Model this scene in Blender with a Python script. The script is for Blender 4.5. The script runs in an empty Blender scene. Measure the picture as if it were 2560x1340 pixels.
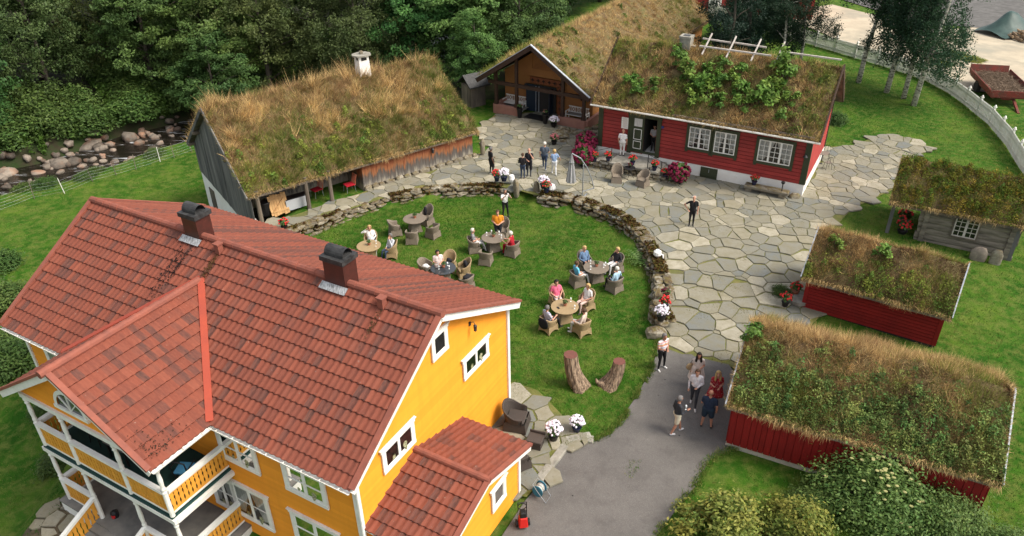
import bpy, bmesh, math, random
import numpy as np
from mathutils import Vector, Matrix, Quaternion

# ------------------------------------------------------------------ camera, sky, sun, exposure
sc = bpy.context.scene
COL = sc.collection
R = math.radians
cam_data = bpy.data.cameras.new('camera')
cam_data.sensor_width = 36.0
cam_data.lens = 26.64
cam_data.clip_end = 600
cam = bpy.data.objects.new('camera', cam_data)
COL.objects.link(cam)
cam.location = (0, 0, 19.884)
cam.rotation_euler = (Matrix.Rotation(R(90 - 31.438), 3, 'X') @ Matrix.Rotation(R(-0.823), 3, 'Z')).to_euler()
sc.camera = cam

SUN_EL, SUN_AZ = 52.0, 108.0            # azimuth: clockwise from +Y (straight ahead)
world = bpy.data.worlds.new('World')
sc.world = world
world.use_nodes = True
wn = world.node_tree
sky = wn.nodes.new('ShaderNodeTexSky')
sky.sky_type = 'NISHITA'
sky.sun_disc = False
sky.sun_elevation = R(SUN_EL)
sky.sun_rotation = R(SUN_AZ)
sky.air_density = 1.0
sky.dust_density = 3.0
sky.ozone_density = 0.6
bg = wn.nodes['Background']
bg.inputs['Strength'].default_value = 0.15
# high thin overcast: the sky's colour is mostly washed out
hs_ = wn.nodes.new('ShaderNodeHueSaturation'); hs_.inputs['Saturation'].default_value = 0.30
wn.links.new(sky.outputs['Color'], hs_.inputs['Color']); wn.links.new(hs_.outputs['Color'], bg.inputs['Color'])
sd = bpy.data.lights.new('sun', 'SUN')
sd.energy = 2.3
sd.angle = R(24)
sd.color = (1.0, 0.90, 0.76)
sun = bpy.data.objects.new('sun', sd)
COL.objects.link(sun)
az, el = R(SUN_AZ), R(SUN_EL)
to_sun = Vector((math.sin(az) * math.cos(el), math.cos(az) * math.cos(el), math.sin(el)))
sun.rotation_euler = to_sun.to_track_quat('Z', 'Y').to_euler()
sun.location = (30, 10, 40)
sc.view_settings.view_transform = 'Standard'
sc.view_settings.look = 'None'
sc.view_settings.gamma = 1.0
sc.view_settings.exposure = 0.78
sc.view_settings.use_curve_mapping = False

rng = np.random.default_rng(7)
random.seed(7)

# ------------------------------------------------------------------ materials
MATS = {}
def nt_new(name):
    m = bpy.data.materials.new(name); m.use_nodes = True
    nt = m.node_tree; b = nt.nodes['Principled BSDF']
    MATS[name] = m
    return m, nt, b
def node(nt, t, **kw):
    n = nt.nodes.new(t)
    for k, v in kw.items():
        if k in n.inputs: n.inputs[k].default_value = v
        else: setattr(n, k, v)
    return n
def mixc(nt, fac, a, b, blend='MIX'):
    n = nt.nodes.new('ShaderNodeMix'); n.data_type = 'RGBA'; n.blend_type = blend
    for sock, v in ((0, fac), (6, a), (7, b)):
        if isinstance(v, bpy.types.NodeSocket): nt.links.new(v, n.inputs[sock])
        elif sock == 0: n.inputs[0].default_value = v
        else: n.inputs[sock].default_value = (*v, 1) if len(v) == 3 else v
    return n.outputs[2]
def ramp(nt, src, stops, interp='LINEAR'):
    n = nt.nodes.new('ShaderNodeValToRGB'); n.color_ramp.interpolation = interp
    els = n.color_ramp.elements
    while len(els) < len(stops): els.new(0.5)
    for e, (p, c) in zip(els, stops):
        e.position = p; e.color = (*c, 1) if len(c) == 3 else c
    nt.links.new(src, n.inputs[0])
    return n.outputs[0]
def math_n(nt, op, a, b=None, clamp=False):
    n = nt.nodes.new('ShaderNodeMath'); n.operation = op; n.use_clamp = clamp
    for i, v in enumerate((a, b)):
        if v is None: continue
        if isinstance(v, bpy.types.NodeSocket): nt.links.new(v, n.inputs[i])
        else: n.inputs[i].default_value = v
    return n.outputs[0]
def pos(nt, world_=True, scale=None):
    if world_:
        s = nt.nodes.new('ShaderNodeNewGeometry').outputs['Position']
    else:
        s = nt.nodes.new('ShaderNodeTexCoord').outputs['Object']
    if scale:
        mp = nt.nodes.new('ShaderNodeMapping'); mp.inputs['Scale'].default_value = scale
        nt.links.new(s, mp.inputs[0]); s = mp.outputs[0]
    return s
def noise(nt, vec, scale, detail=4, rough=0.6, dist=0.0):
    n = node(nt, 'ShaderNodeTexNoise', Scale=scale, Detail=detail, Roughness=rough, Distortion=dist)
    nt.links.new(vec, n.inputs['Vector'])
    return n.outputs['Fac']
def bump(nt, bsdf, height, strength=0.4, dist=0.02):
    n = node(nt, 'ShaderNodeBump', Strength=strength, Distance=dist)
    nt.links.new(height, n.inputs['Height']); nt.links.new(n.outputs[0], bsdf.inputs['Normal'])
def orand(nt):
    return nt.nodes.new('ShaderNodeObjectInfo').outputs['Random']
def pmat(name, c1, c2=None, scale=3.0, rough=0.8, bmp=0.0, bscale=None, world_=True, stretch=None, lo=0.35, hi=0.65, c3=None, s3=0.7, spec=0.3, metal=0.0, vary=0.0):
    m, nt, b = nt_new(name)
    b.inputs['Roughness'].default_value = rough
    b.inputs['Specular IOR Level'].default_value = spec
    b.inputs['Metallic'].default_value = metal
    if c2 is None and not vary:
        b.inputs['Base Color'].default_value = (*c1, 1); 
        if not bmp: return m
    v = pos(nt, world_, stretch)
    col = None
    if c2 is not None:
        f = noise(nt, v, scale)
        f = ramp(nt, f, [(lo, (0, 0, 0)), (hi, (1, 1, 1))])
        col = mixc(nt, f, c1, c2)
        if c3 is not None:
            f3 = noise(nt, v, s3, 5)
            f3 = ramp(nt, f3, [(0.48, (0, 0, 0)), (0.66, (1, 1, 1))])
            col = mixc(nt, f3, col, c3)
    if vary:
        r = orand(nt)
        k = math_n(nt, 'MULTIPLY_ADD', r, 2 * vary); k.node.inputs[2].default_value = 1 - vary
        hs = node(nt, 'ShaderNodeHueSaturation')
        nt.links.new(k, hs.inputs['Value'])
        if col is not None: nt.links.new(col, hs.inputs['Color'])
        else: hs.inputs['Color'].default_value = (*c1, 1)
        col = hs.outputs[0]
    if col is not None: nt.links.new(col, b.inputs['Base Color'])
    if bmp:
        bump(nt, b, noise(nt, v, bscale or scale * 4, 5), bmp)
    return m
def attr_mat(name, rough=0.85, trans=0.0, spec=0.15):
    """colour comes from the mesh attribute 'Col' (each blade / leaf has its own colour)"""
    m, nt, b = nt_new(name)
    a = node(nt, 'ShaderNodeAttribute', attribute_name='Col')
    nt.links.new(a.outputs['Color'], b.inputs['Base Color'])
    b.inputs['Roughness'].default_value = rough
    b.inputs['Specular IOR Level'].default_value = spec
    if trans:
        t = nt.nodes.new('ShaderNodeBsdfTranslucent'); nt.links.new(a.outputs['Color'], t.inputs['Color'])
        mx = nt.nodes.new('ShaderNodeMixShader'); mx.inputs[0].default_value = trans
        nt.links.new(b.outputs[0], mx.inputs[1]); nt.links.new(t.outputs[0], mx.inputs[2])
        nt.links.new(mx.outputs[0], nt.nodes['Material Output'].inputs['Surface'])
    return m
def leaf_mat(name, vary_h=0.03, vary_v=0.35, trans=0.25):
    """per-leaf colour times a per-tree hue / value shift"""
    m, nt, b = nt_new(name)
    a = node(nt, 'ShaderNodeAttribute', attribute_name='Col')
    r = orand(nt)
    hs = node(nt, 'ShaderNodeHueSaturation')
    k = math_n(nt, 'MULTIPLY_ADD', r, 2 * vary_v); k.node.inputs[2].default_value = 1 - vary_v
    r2 = node(nt, 'ShaderNodeTexWhiteNoise', noise_dimensions='1D'); nt.links.new(r, r2.inputs['W'])
    k2 = math_n(nt, 'MULTIPLY_ADD', r2.outputs['Value'], 2 * vary_h); k2.node.inputs[2].default_value = 0.5 - vary_h
    nt.links.new(k, hs.inputs['Value']); nt.links.new(k2, hs.inputs['Hue']); nt.links.new(a.outputs['Color'], hs.inputs['Color'])
    nt.links.new(hs.outputs[0], b.inputs['Base Color'])
    b.inputs['Roughness'].default_value = 0.6; b.inputs['Specular IOR Level'].default_value = 0.25
    t = nt.nodes.new('ShaderNodeBsdfTranslucent'); nt.links.new(hs.outputs[0], t.inputs['Color'])
    mx = nt.nodes.new('ShaderNodeMixShader'); mx.inputs[0].default_value = trans
    nt.links.new(b.outputs[0], mx.inputs[1]); nt.links.new(t.outputs[0], mx.inputs[2])
    nt.links.new(mx.outputs[0], nt.nodes['Material Output'].inputs['Surface'])
    return m

# ------------------------------------------------------------------ mesh helpers
class MB:
    """collects shapes into one mesh"""
    def __init__(s): s.v = []; s.f = []; s.mi = []
    def add(s, vs, fs, mi=0):
        o = len(s.v); s.v += [tuple(v) for v in vs]; s.f += [tuple(i + o for i in f) for f in fs]; s.mi += [mi] * len(fs)
        return s
    def box(s, c, d, rz=0.0, M=None, mi=0, taper=1.0):
        x, y, z = d[0] / 2, d[1] / 2, d[2] / 2
        vs = []
        for sz in (-1, 1):
            t = 1.0 if sz < 0 else taper
            for sx, sy in ((-1, -1), (1, -1), (1, 1), (-1, 1)): vs.append(Vector((sx * x * t, sy * y * t, sz * z)))
        if M is not None: vs = [M @ v for v in vs]
        if rz:
            m = Matrix.Rotation(rz, 3, 'Z'); vs = [m @ v for v in vs]
        vs = [v + Vector(c) for v in vs]
        return s.add(vs, [(3, 2, 1, 0), (4, 5, 6, 7), (0, 1, 5, 4), (1, 2, 6, 5), (2, 3, 7, 6), (3, 0, 4, 7)], mi)
    def bar(s, a, b, w, h=None, up=(0, 0, 1), mi=0):
        a, b = Vector(a), Vector(b); h = h or w
        d = (b - a); L = d.length; d.normalize()
        u = Vector(up); sd_ = d.cross(u)
        if sd_.length < 1e-4: sd_ = d.cross(Vector((1, 0, 0)))
        sd_.normalize(); u = sd_.cross(d).normalized()
        vs = []
        for p in (a, b):
            for i, j in ((-1, -1), (1, -1), (1, 1), (-1, 1)): vs.append(p + sd_ * (i * w / 2) + u * (j * h / 2))
        return s.add(vs, [(3, 2, 1, 0), (4, 5, 6, 7), (0, 1, 5, 4), (1, 2, 6, 5), (2, 3, 7, 6), (3, 0, 4, 7)], mi)
    def tube(s, pts, rad, n=8, cap=True, mi=0):
        pts = [Vector(p) for p in pts]
        rad = rad if isinstance(rad, (list, tuple)) else [rad] * len(pts)
        vs, fs = [], []
        ref = Vector((0, 0, 1))
        for i, p in enumerate(pts):
            d = (pts[min(i + 1, len(pts) - 1)] - pts[max(i - 1, 0)]).normalized()
            r_ = ref if abs(d.dot(ref)) < 0.95 else Vector((1, 0, 0))
            a = d.cross(r_).normalized(); b = d.cross(a).normalized()
            for k in range(n):
                t = 2 * math.pi * k / n
                vs.append(p + (a * math.cos(t) + b * math.sin(t)) * rad[i])
        for i in range(len(pts) - 1):
            for k in range(n):
                k2 = (k + 1) % n
                fs.append((i * n + k, i * n + k2, (i + 1) * n + k2, (i + 1) * n + k))
        if cap:
            fs.append(tuple(range(n))[::-1]); fs.append(tuple((len(pts) - 1) * n + k for k in range(n)))
        return s.add(vs, fs, mi)
    def lathe(s, prof, c=(0, 0, 0), n=16, mi=0, squash=(1, 1)):
        vs, fs = [], []
        for r, z in prof:
            for k in range(n):
                t = 2 * math.pi * k / n
                vs.append((c[0] + r * math.cos(t) * squash[0], c[1] + r * math.sin(t) * squash[1], c[2] + z))
        for i in range(len(prof) - 1):
            for k in range(n):
                k2 = (k + 1) % n
                fs.append((i * n + k, i * n + k2, (i + 1) * n + k2, (i + 1) * n + k))
        fs.append(tuple(range(n))[::-1]); fs.append(tuple((len(prof) - 1) * n + k for k in range(n)))
        return s.add(vs, fs, mi)
    def prism(s, poly, axis, t0, t1, mi=0):
        """poly: 2-d outline; axis 'x','y','z' = extrusion axis"""
        n = len(poly); vs = []
        for t in (t0, t1):
            for p, q in poly:
                vs.append({'z': (p, q, t), 'y': (p, t, q), 'x': (t, p, q)}[axis])
        fs = [tuple(range(n))[::-1], tuple(range(n, 2 * n))] + [(i, (i + 1) % n, n + (i + 1) % n, n + i) for i in range(n)]
        return s.add(vs, fs, mi)
    def sphere(s, c, r, n=10, m=6, mi=0):
        r = r if isinstance(r, (tuple, list)) else (r, r, r)
        vs = [(c[0], c[1], c[2] - r[2])]; fs = []
        for i in range(1, m):
            p = -math.pi / 2 + math.pi * i / m
            for k in range(n):
                t = 2 * math.pi * k / n
                vs.append((c[0] + r[0] * math.cos(p) * math.cos(t), c[1] + r[1] * math.cos(p) * math.sin(t), c[2] + r[2] * math.sin(p)))
        vs.append((c[0], c[1], c[2] + r[2]))
        for k in range(n): fs.append((0, 1 + (k + 1) % n, 1 + k))
        for i in range(m - 2):
            for k in range(n):
                a = 1 + i * n + k; b = 1 + i * n + (k + 1) % n
                fs.append((a, b, b + n, a + n))
        t = len(vs) - 1; o = 1 + (m - 2) * n
        for k in range(n): fs.append((o + k, o + (k + 1) % n, t))
        return s.add(vs, fs, mi)
    def mesh(s, name, mats, smooth=False, fix=True):
        me = bpy.data.meshes.new(name)
        me.from_pydata(s.v, [], s.f)
        mats = mats if isinstance(mats, (list, tuple)) else [mats]
        for m in mats: me.materials.append(MATS[m] if isinstance(m, str) else m)
        if len(mats) > 1: me.polygons.foreach_set('material_index', s.mi)
        if fix:
            bm = bmesh.new(); bm.from_mesh(me); bmesh.ops.recalc_face_normals(bm, faces=bm.faces); bm.to_mesh(me); bm.free()
        if smooth: me.shade_smooth()
        me.update()
        return me
    def build(s, name, mats, parent=None, smooth=False, kind=None, loc=None, rz=0.0, fix=True, bevel=0.0):
        o = link(name, s.mesh(name, mats, smooth, fix), parent, loc, rz)
        if kind: o['kind'] = kind
        if bevel:
            md = o.modifiers.new('bevel', 'BEVEL'); md.width = bevel; md.segments = 1; md.limit_method = 'ANGLE'
        return o
def link(name, data, parent=None, loc=None, rz=0.0):
    o = bpy.data.objects.new(name, data); COL.objects.link(o)
    if parent is not None: o.parent = parent
    if loc is not None: o.location = loc
    if rz: o.rotation_euler = (0, 0, rz)
    return o
def thing(name, label, cat, loc=(0, 0, 0), rz=0.0, group=None):
    o = link(name, None, None, loc, rz); o.empty_display_size = 0.2
    return tag(o, label, cat, group)
def tag(o, label, cat, group=None):
    o['label'] = label; o['category'] = cat
    if group: o['group'] = group
    return o
def struct(o): o['kind'] = 'structure'; return o
CHILDREN = {}
def dup(root, loc, rz=0.0, label=None, group=None, scale=None):
    def cp(o, par):
        c = o.copy(); COL.objects.link(c); c.parent = par
        for ch in o.children: cp(ch, c)
        return c
    r = cp(root, None); r.location = loc; r.rotation_euler = (0, 0, rz)
    if scale is not None: r.scale = (scale,) * 3 if not isinstance(scale, (tuple, list)) else scale
    if label: r['label'] = label
    if group: r['group'] = group
    return r
def np_mesh(name, V, F, mats, col=None, smooth=False):
    """fast mesh from numpy arrays; F (n,k) faces, col (len(V),3)"""
    me = bpy.data.meshes.new(name)
    n, k = F.shape
    me.vertices.add(len(V)); me.vertices.foreach_set('co', np.ascontiguousarray(V, np.float32).ravel())
    me.loops.add(n * k); me.loops.foreach_set('vertex_index', np.ascontiguousarray(F, np.int32).ravel())
    me.polygons.add(n); me.polygons.foreach_set('loop_start', np.arange(0, n * k, k, dtype=np.int32))
    if smooth: me.polygons.foreach_set('use_smooth', np.ones(n, bool))
    me.update(calc_edges=True)
    if col is not None:
        a = me.color_attributes.new('Col', 'FLOAT_COLOR', 'POINT')
        c4 = np.ones((len(V), 4), np.float32); c4[:, :3] = col
        a.data.foreach_set('color', c4.ravel())
    for m in (mats if isinstance(mats, (list, tuple)) else [mats]): me.materials.append(MATS[m] if isinstance(m, str) else m)
    return me
def sstep(a, b, x):
    t = np.clip((np.asarray(x, float) - a) / (b - a), 0, 1)
    return t * t * (3 - 2 * t)
_g = np.random.default_rng(99).random((64, 64, 8))
def vnoise(x, y, s=1.0, ch=0):
    """smooth value noise, 0..1"""
    x = np.asarray(x, float) * s + 100; y = np.asarray(y, float) * s + 100
    xi = np.floor(x).astype(int); yi = np.floor(y).astype(int); fx = x - xi; fy = y - yi
    fx = fx * fx * (3 - 2 * fx); fy = fy * fy * (3 - 2 * fy)
    g = lambda a, b: _g[a % 64, b % 64, ch % 8]
    return (g(xi, yi) * (1 - fx) + g(xi + 1, yi) * fx) * (1 - fy) + (g(xi, yi + 1) * (1 - fx) + g(xi + 1, yi + 1) * fx) * fy
def fnoise(x, y, s=1.0, ch=0):
    return (vnoise(x, y, s, ch) + 0.5 * vnoise(x, y, s * 2.1, ch + 1) + 0.25 * vnoise(x, y, s * 4.3, ch + 2)) / 1.75
def inside(poly, x, y):
    x = np.asarray(x, float); y = np.asarray(y, float)
    r = np.zeros(x.shape, bool); n = len(poly)
    for i in range(n):
        x0, y0 = poly[i][:2]; x1, y1 = poly[(i + 1) % n][:2]
        c = ((y0 > y) != (y1 > y)) & (x < (x1 - x0) * (y - y0) / ((y1 - y0) if y1 != y0 else 1e-9) + x0)
        r ^= c
    return r
def seg_dist(poly, x, y):
    """distance to a polyline and signed side (positive = left of travel)"""
    x = np.asarray(x, float); y = np.asarray(y, float)
    best = np.full(x.shape, 1e9); side = np.zeros(x.shape)
    for (x0, y0), (x1, y1) in zip(poly[:-1], poly[1:]):
        dx, dy = x1 - x0, y1 - y0; t = np.clip(((x - x0) * dx + (y - y0) * dy) / (dx * dx + dy * dy), 0, 1)
        d = np.hypot(x - x0 - t * dx, y - y0 - t * dy); s_ = dx * (y - y0) - dy * (x - x0)
        m = d < best; best = np.where(m, d, best); side = np.where(m, np.sign(s_), side)
    return best * side

# ------------------------------------------------------------------ shared materials
pmat('white_paint', (0.80, 0.79, 0.75), (0.70, 0.68, 0.62), 2.5, 0.55, 0.05, 40)
pmat('white_wall', (0.82, 0.81, 0.78), (0.74, 0.72, 0.67), 1.3, 0.85, 0.25, 9, c3=(0.74, 0.71, 0.65))
pmat('dark_iron', (0.015, 0.015, 0.016), None, rough=0.5)
pmat('grey_metal', (0.30, 0.32, 0.34), (0.42, 0.44, 0.46), 6, 0.45, metal=0.6)
pmat('zinc', (0.36, 0.40, 0.45), (0.5, 0.53, 0.57), 5, 0.5, metal=0.3)
pmat('glass', (0.035, 0.04, 0.045), None, rough=0.06, spec=0.6)
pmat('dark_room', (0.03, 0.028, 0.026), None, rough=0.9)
pmat('old_wood', (0.20, 0.165, 0.125), (0.085, 0.072, 0.06), 2.0, 0.9, 0.5, 14, stretch=(1, 1, 0.18), vary=0.22)
pmat('grey_wood', (0.19, 0.185, 0.175), (0.075, 0.076, 0.08), 1.6, 0.9, 0.5, 12, stretch=(1.6, 1.6, 0.2), vary=0.25)
pmat('new_wood', (0.55, 0.34, 0.15), (0.42, 0.24, 0.10), 4, 0.75, 0.2, vary=0.15)
pmat('brown_paint', (0.055, 0.030, 0.020), (0.04, 0.022, 0.016), 5, 0.6)
pmat('soil', (0.11, 0.085, 0.05), (0.06, 0.045, 0.03), 4, 0.95, 0.4)
pmat('stone_cap', (0.36, 0.34, 0.29), (0.20, 0.19, 0.16), 2.2, 0.9, 0.5, 12, vary=0.15)
attr_mat('turf_blades', trans=0.15)
attr_mat('leaf_plain', rough=0.6, trans=0.25)
leaf_mat('leaf_tree')
leaf_mat('leaf_shrub', 0.015, 0.12)

# lawn: short mown grass, blotchy
m, nt, b = nt_new('grass')
p = pos(nt)
n1 = noise(nt, p, 0.35, 3); n2 = noise(nt, p, 2.6, 4); n3 = noise(nt, p, 22, 3)
n1b = noise(nt, p, 0.9, 6, 0.7)
c = ramp(nt, n1, [(0.36, (0.022, 0.090, 0.005)), (0.5, (0.046, 0.130, 0.010)), (0.64, (0.105, 0.175, 0.020))])
c = mixc(nt, ramp(nt, n1b, [(0.40, (0.75, 0.75, 0.75)), (0.55, (0, 0, 0))]), c, (0.020, 0.085, 0.005))
c = mixc(nt, ramp(nt, n2, [(0.42, (0, 0, 0)), (0.66, (0.75, 0.75, 0.75))]), c, (0.150, 0.175, 0.040))
c = mixc(nt, ramp(nt, n3, [(0.35, (0.45, 0.45, 0.45)), (0.6, (0, 0, 0))]), c, (0.020, 0.060, 0.004))
nt.links.new(c, b.inputs['Base Color']); b.inputs['Roughness'].default_value = 0.9; b.inputs['Specular IOR Level'].default_value = 0.1
bump(nt, b, noise(nt, p, 30, 4), 0.9, 0.06)
pmat('forest_floor', (0.018, 0.034, 0.007), (0.03, 0.024, 0.013), 1.2, 0.95, 0.6)
# asphalt
m, nt, b = nt_new('asphalt')
p = pos(nt)
c = ramp(nt, noise(nt, p, 0.5, 4), [(0.3, (0.098, 0.090, 0.083)), (0.7, (0.150, 0.139, 0.128))])
c = mixc(nt, ramp(nt, noise(nt, p, 60, 2), [(0.35, (0.5, 0.5, 0.5)), (0.62, (0, 0, 0))]), c, (0.06, 0.057, 0.055))
c = mixc(nt, ramp(nt, noise(nt, p, 90, 1), [(0.62, (0, 0, 0)), (0.75, (0.7, 0.7, 0.7))]), c, (0.34, 0.33, 0.31))
c = mixc(nt, ramp(nt, noise(nt, p, 1.1, 7, 0.75), [(0.50, (0, 0, 0)), (0.68, (0.7, 0.7, 0.7))]), c, (0.075, 0.069, 0.064))
vo = node(nt, 'ShaderNodeTexVoronoi', Scale=1.1); nt.links.new(p, vo.inputs['Vector'])
c = mixc(nt, math_n(nt, 'LESS_THAN', vo.outputs['Distance'], 0.035), c, (0.02, 0.019, 0.018))
c = mixc(nt, ramp(nt, noise(nt, p, 0.9, 6, 0.8, 1.0), [(0.495, (0, 0, 0)), (0.5, (0.6, 0.6, 0.6)), (0.505, (0, 0, 0))]), c, (0.05, 0.047, 0.043))
nt.links.new(c, b.inputs['Base Color']); b.inputs['Roughness'].default_value = 0.9
bump(nt, b, noise(nt, p, 70, 3), 0.5, 0.01)
# joints between the flagstones: earth, moss, some yellow grass
m, nt, b = nt_new('joint_moss')
p = pos(nt)
c = ramp(nt, noise(nt, p, 1.2, 5, 0.7), [(0.3, (0.10, 0.085, 0.045)), (0.5, (0.115, 0.125, 0.025)), (0.7, (0.20, 0.165, 0.055))])
nt.links.new(c, b.inputs['Base Color']); b.inputs['Roughness'].default_value = 0.95
bump(nt, b, noise(nt, p, 30, 3), 0.8, 0.03)
# flagstone: each slab its own grey, blue or ochre
m, nt, b = nt_new('flagstone')
p = pos(nt)
isl = nt.nodes.new('ShaderNodeNewGeometry').outputs['Random Per Island']
r = math_n(nt, 'FRACT', math_n(nt, 'ADD', orand(nt), isl))
c = ramp(nt, r, [(0.0, (0.150, 0.154, 0.138)), (0.2, (0.220, 0.203, 0.152)), (0.42, (0.130, 0.143, 0.142)), (0.6, (0.265, 0.240, 0.172)), (0.78, (0.180, 0.175, 0.142)), (0.92, (0.36, 0.33, 0.255))])
c = mixc(nt, ramp(nt, noise(nt, p, 2.3, 6, 0.7), [(0.38, (0, 0, 0)), (0.72, (0.75, 0.75, 0.75))]), c, (0.165, 0.145, 0.080))
c = mixc(nt, ramp(nt, noise(nt, p, 9, 5, 0.75), [(0.56, (0, 0, 0)), (0.76, (0.6, 0.6, 0.6))]), c, (0.09, 0.085, 0.06))
c = mixc(nt, ramp(nt, noise(nt, p, 5, 5, 0.75), [(0.62, (0, 0, 0)), (0.78, (0.6, 0.6, 0.6))]), c, (0.36, 0.345, 0.29))
nt.links.new(c, b.inputs['Base Color']); b.inputs['Roughness'].default_value = 0.85
bump(nt, b, noise(nt, p, 6, 6, 0.7), 0.35, 0.03)
# wall stone with moss on its upper faces
m, nt, b = nt_new('wall_stone')
p = pos(nt)
c = ramp(nt, orand(nt), [(0.0, (0.22, 0.195, 0.15)), (0.3, (0.32, 0.285, 0.215)), (0.6, (0.17, 0.155, 0.125)), (1.0, (0.38, 0.35, 0.28))])
c = mixc(nt, ramp(nt, noise(nt, p, 5, 6, 0.75), [(0.4, (0, 0, 0)), (0.75, (0.8, 0.8, 0.8))]), c, (0.14, 0.12, 0.085))
geo = nt.nodes.new('ShaderNodeNewGeometry'); sx = nt.nodes.new('ShaderNodeSeparateXYZ'); nt.links.new(geo.outputs['Normal'], sx.inputs[0])
k = math_n(nt, 'MULTIPLY', ramp(nt, noise(nt, p, 3.2, 5, 0.7), [(0.38, (0, 0, 0)), (0.54, (1, 1, 1))]), math_n(nt, 'MULTIPLY_ADD', sx.outputs[2], 0.6, True))
k.node.inputs[1].links[0].from_node.inputs[2].default_value = 0.32
c = mixc(nt, k, c, ramp(nt, noise(nt, p, 4, 3), [(0.35, (0.055, 0.030, 0.012)), (0.6, (0.12, 0.085, 0.018)), (0.75, (0.09, 0.10, 0.02))]))
nt.links.new(c, b.inputs['Base Color']); b.inputs['Roughness'].default_value = 0.92
bump(nt, b, noise(nt, p, 14, 6, 0.7), 0.7, 0.04)
pmat('boulder', (0.21, 0.175, 0.14), (0.10, 0.085, 0.07), 2.2, 0.8, 0.5, 9, c3=(0.20, 0.11, 0.07), s3=0.9, vary=0.5)
pmat('gravel', (0.46, 0.395, 0.295), (0.34, 0.295, 0.22), 0.5, 0.95, 0.4, 30, c3=(0.30, 0.28, 0.22), s3=0.25)
pmat('slag_road', (0.085, 0.082, 0.078), (0.13, 0.126, 0.12), 1.5, 0.95, 0.8, 8)
# stream: dark brown water with white riffles
m, nt, b = nt_new('water')
p = pos(nt)
mp = nt.nodes.new('ShaderNodeMapping'); mp.inputs['Rotation'].default_value = (0, 0, R(-47)); mp.inputs['Scale'].default_value = (0.28, 1.6, 1)
nt.links.new(p, mp.inputs[0])
f = noise(nt, mp.outputs[0], 0.9, 8, 0.72, 0.6)
c = ramp(nt, f, [(0.50, (0.010, 0.008, 0.006)), (0.57, (0.03, 0.024, 0.018)), (0.63, (0.36, 0.38, 0.40)), (0.76, (0.62, 0.64, 0.66))])
nt.links.new(c, b.inputs['Base Color'])
nt.links.new(ramp(nt, f, [(0.58, (0.10, 0.10, 0.10)), (0.68, (0.6, 0.6, 0.6))]), b.inputs['Roughness'])
bump(nt, b, noise(nt, mp.outputs[0], 4, 6, 0.7), 0.8, 0.06)

# ------------------------------------------------------------------ terrain
LAWN = [(-1.2, 22.9), (-0.1, 23.5), (0.9, 23.0), (1.7, 21.7), (2.3, 20.6), (2.8, 20.4), (3.5, 20.7), (4.1, 21.4), (4.8, 22.7), (5.6, 24.2), (6.1, 25.5), (6.4, 26.6),
        (6.25, 27.9), (6.7, 29.8), (6.85, 31.6), (6.7, 33.5), (5.9, 36.7), (4.7, 38.0), (3.4, 39.1), (1.4, 39.8), (0.3, 40.6), (-0.9, 41.1), (-2.8, 41.0), (-5.1, 40.7), (-7.4, 39.7), (-9.1, 38.3),
        (-10.6, 36.7), (-12.2, 35.6), (-14.0, 34.0), (-15.5, 30.0), (-14.0, 27.0)]
DROP = [(-13.0, -10.0), (-16.4, 12.0), (-16.2, 26.0), (-15.7, 34.0), (-14.3, 36.1), (-12.1, 38.4), (-17.6, 45.7), (-8.4, 53.4), (-4.0, 58.0), (-1.0, 70.0), (3.0, 95.0), (6.0, 140.0)]
STREAM = [(-60, 34.0), (-46, 44.5), (-37.2, 50.3), (-34.2, 52.0), (-32.2, 54.6), (-30.4, 57.6), (-27.0, 60.3), (-23.5, 64.2), (-18.0, 71.6), (-8.0, 84.0), (0.0, 105.0)]
HO, HYAW = (-2.091, 18.12), -0.5195        # yellow house: right end of its ridge line
def house_ab(x, y):
    c_, s_ = math.cos(HYAW), math.sin(HYAW)
    dx, dy = x - HO[0], y - HO[1]
    return dx * c_ + dy * s_, -(-dx * s_ + dy * c_)      # a along the ridge, b towards the front
def court_z(x, y): return 0.5 * sstep(24, 37, y)
def ground_z(x, y):
    x = np.asarray(x, float); y = np.asarray(y, float)
    z = court_z(x, y) - 0.06
    z = np.where(inside(LAWN, x, y), 0.0, z)
    z = z - 0.25 * sstep(37, 60, y) * sstep(20, 40, x)
    a, b_ = house_ab(x, y)
    z = z - 1.1 * sstep(2.0, 5.0, b_) * sstep(0.5, -2.5, a)
    d = seg_dist(DROP, x, y)
    z = z - 2.55 * sstep(-0.1, 2.3, d) * (1 - 0.42 * sstep(30, 18, y))
    s_ = np.abs(seg_dist(STREAM, x, y)); sl = seg_dist(STREAM, x, y)
    z = z - 2.1 * sstep(5.0, 2.0, s_)
    z = z + sstep(4.0, 14.0, sl) * 1.6 + sstep(14, 60, sl) * 6
    return z + 0.05 * (fnoise(x, y, 0.3) - 0.5)
def grid(x0, x1, y0, y1, st):
    xs = np.arange(x0, x1 + st / 2, st); ys = np.arange(y0, y1 + st / 2, st)
    X, Y = np.meshgrid(xs, ys); nx, ny = len(xs), len(ys)
    i = np.arange(ny * nx).reshape(ny, nx)
    F = np.stack([i[:-1, :-1], i[:-1, 1:], i[1:, 1:], i[1:, :-1]], -1).reshape(-1, 4)
    return X.ravel(), Y.ravel(), F
gx, gy, gF = grid(-95, 95, -12, 190, 0.8)
g = link('ground', np_mesh('ground', np.stack([gx, gy, ground_z(gx, gy)], -1), gF, 'grass', smooth=True)); struct(g)
# mask the forest floor by giving those faces the second material
g.data.materials.append(MATS['forest_floor'])
fc = np.stack([gx[gF].mean(1), gy[gF].mean(1)], -1)
sl = seg_dist(STREAM, fc[:, 0], fc[:, 1])
g.data.polygons.foreach_set('material_index', ((sl > -2.6) | ((fc[:, 1] > 57) & (fc[:, 0] < 6))).astype(np.int32))

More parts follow.
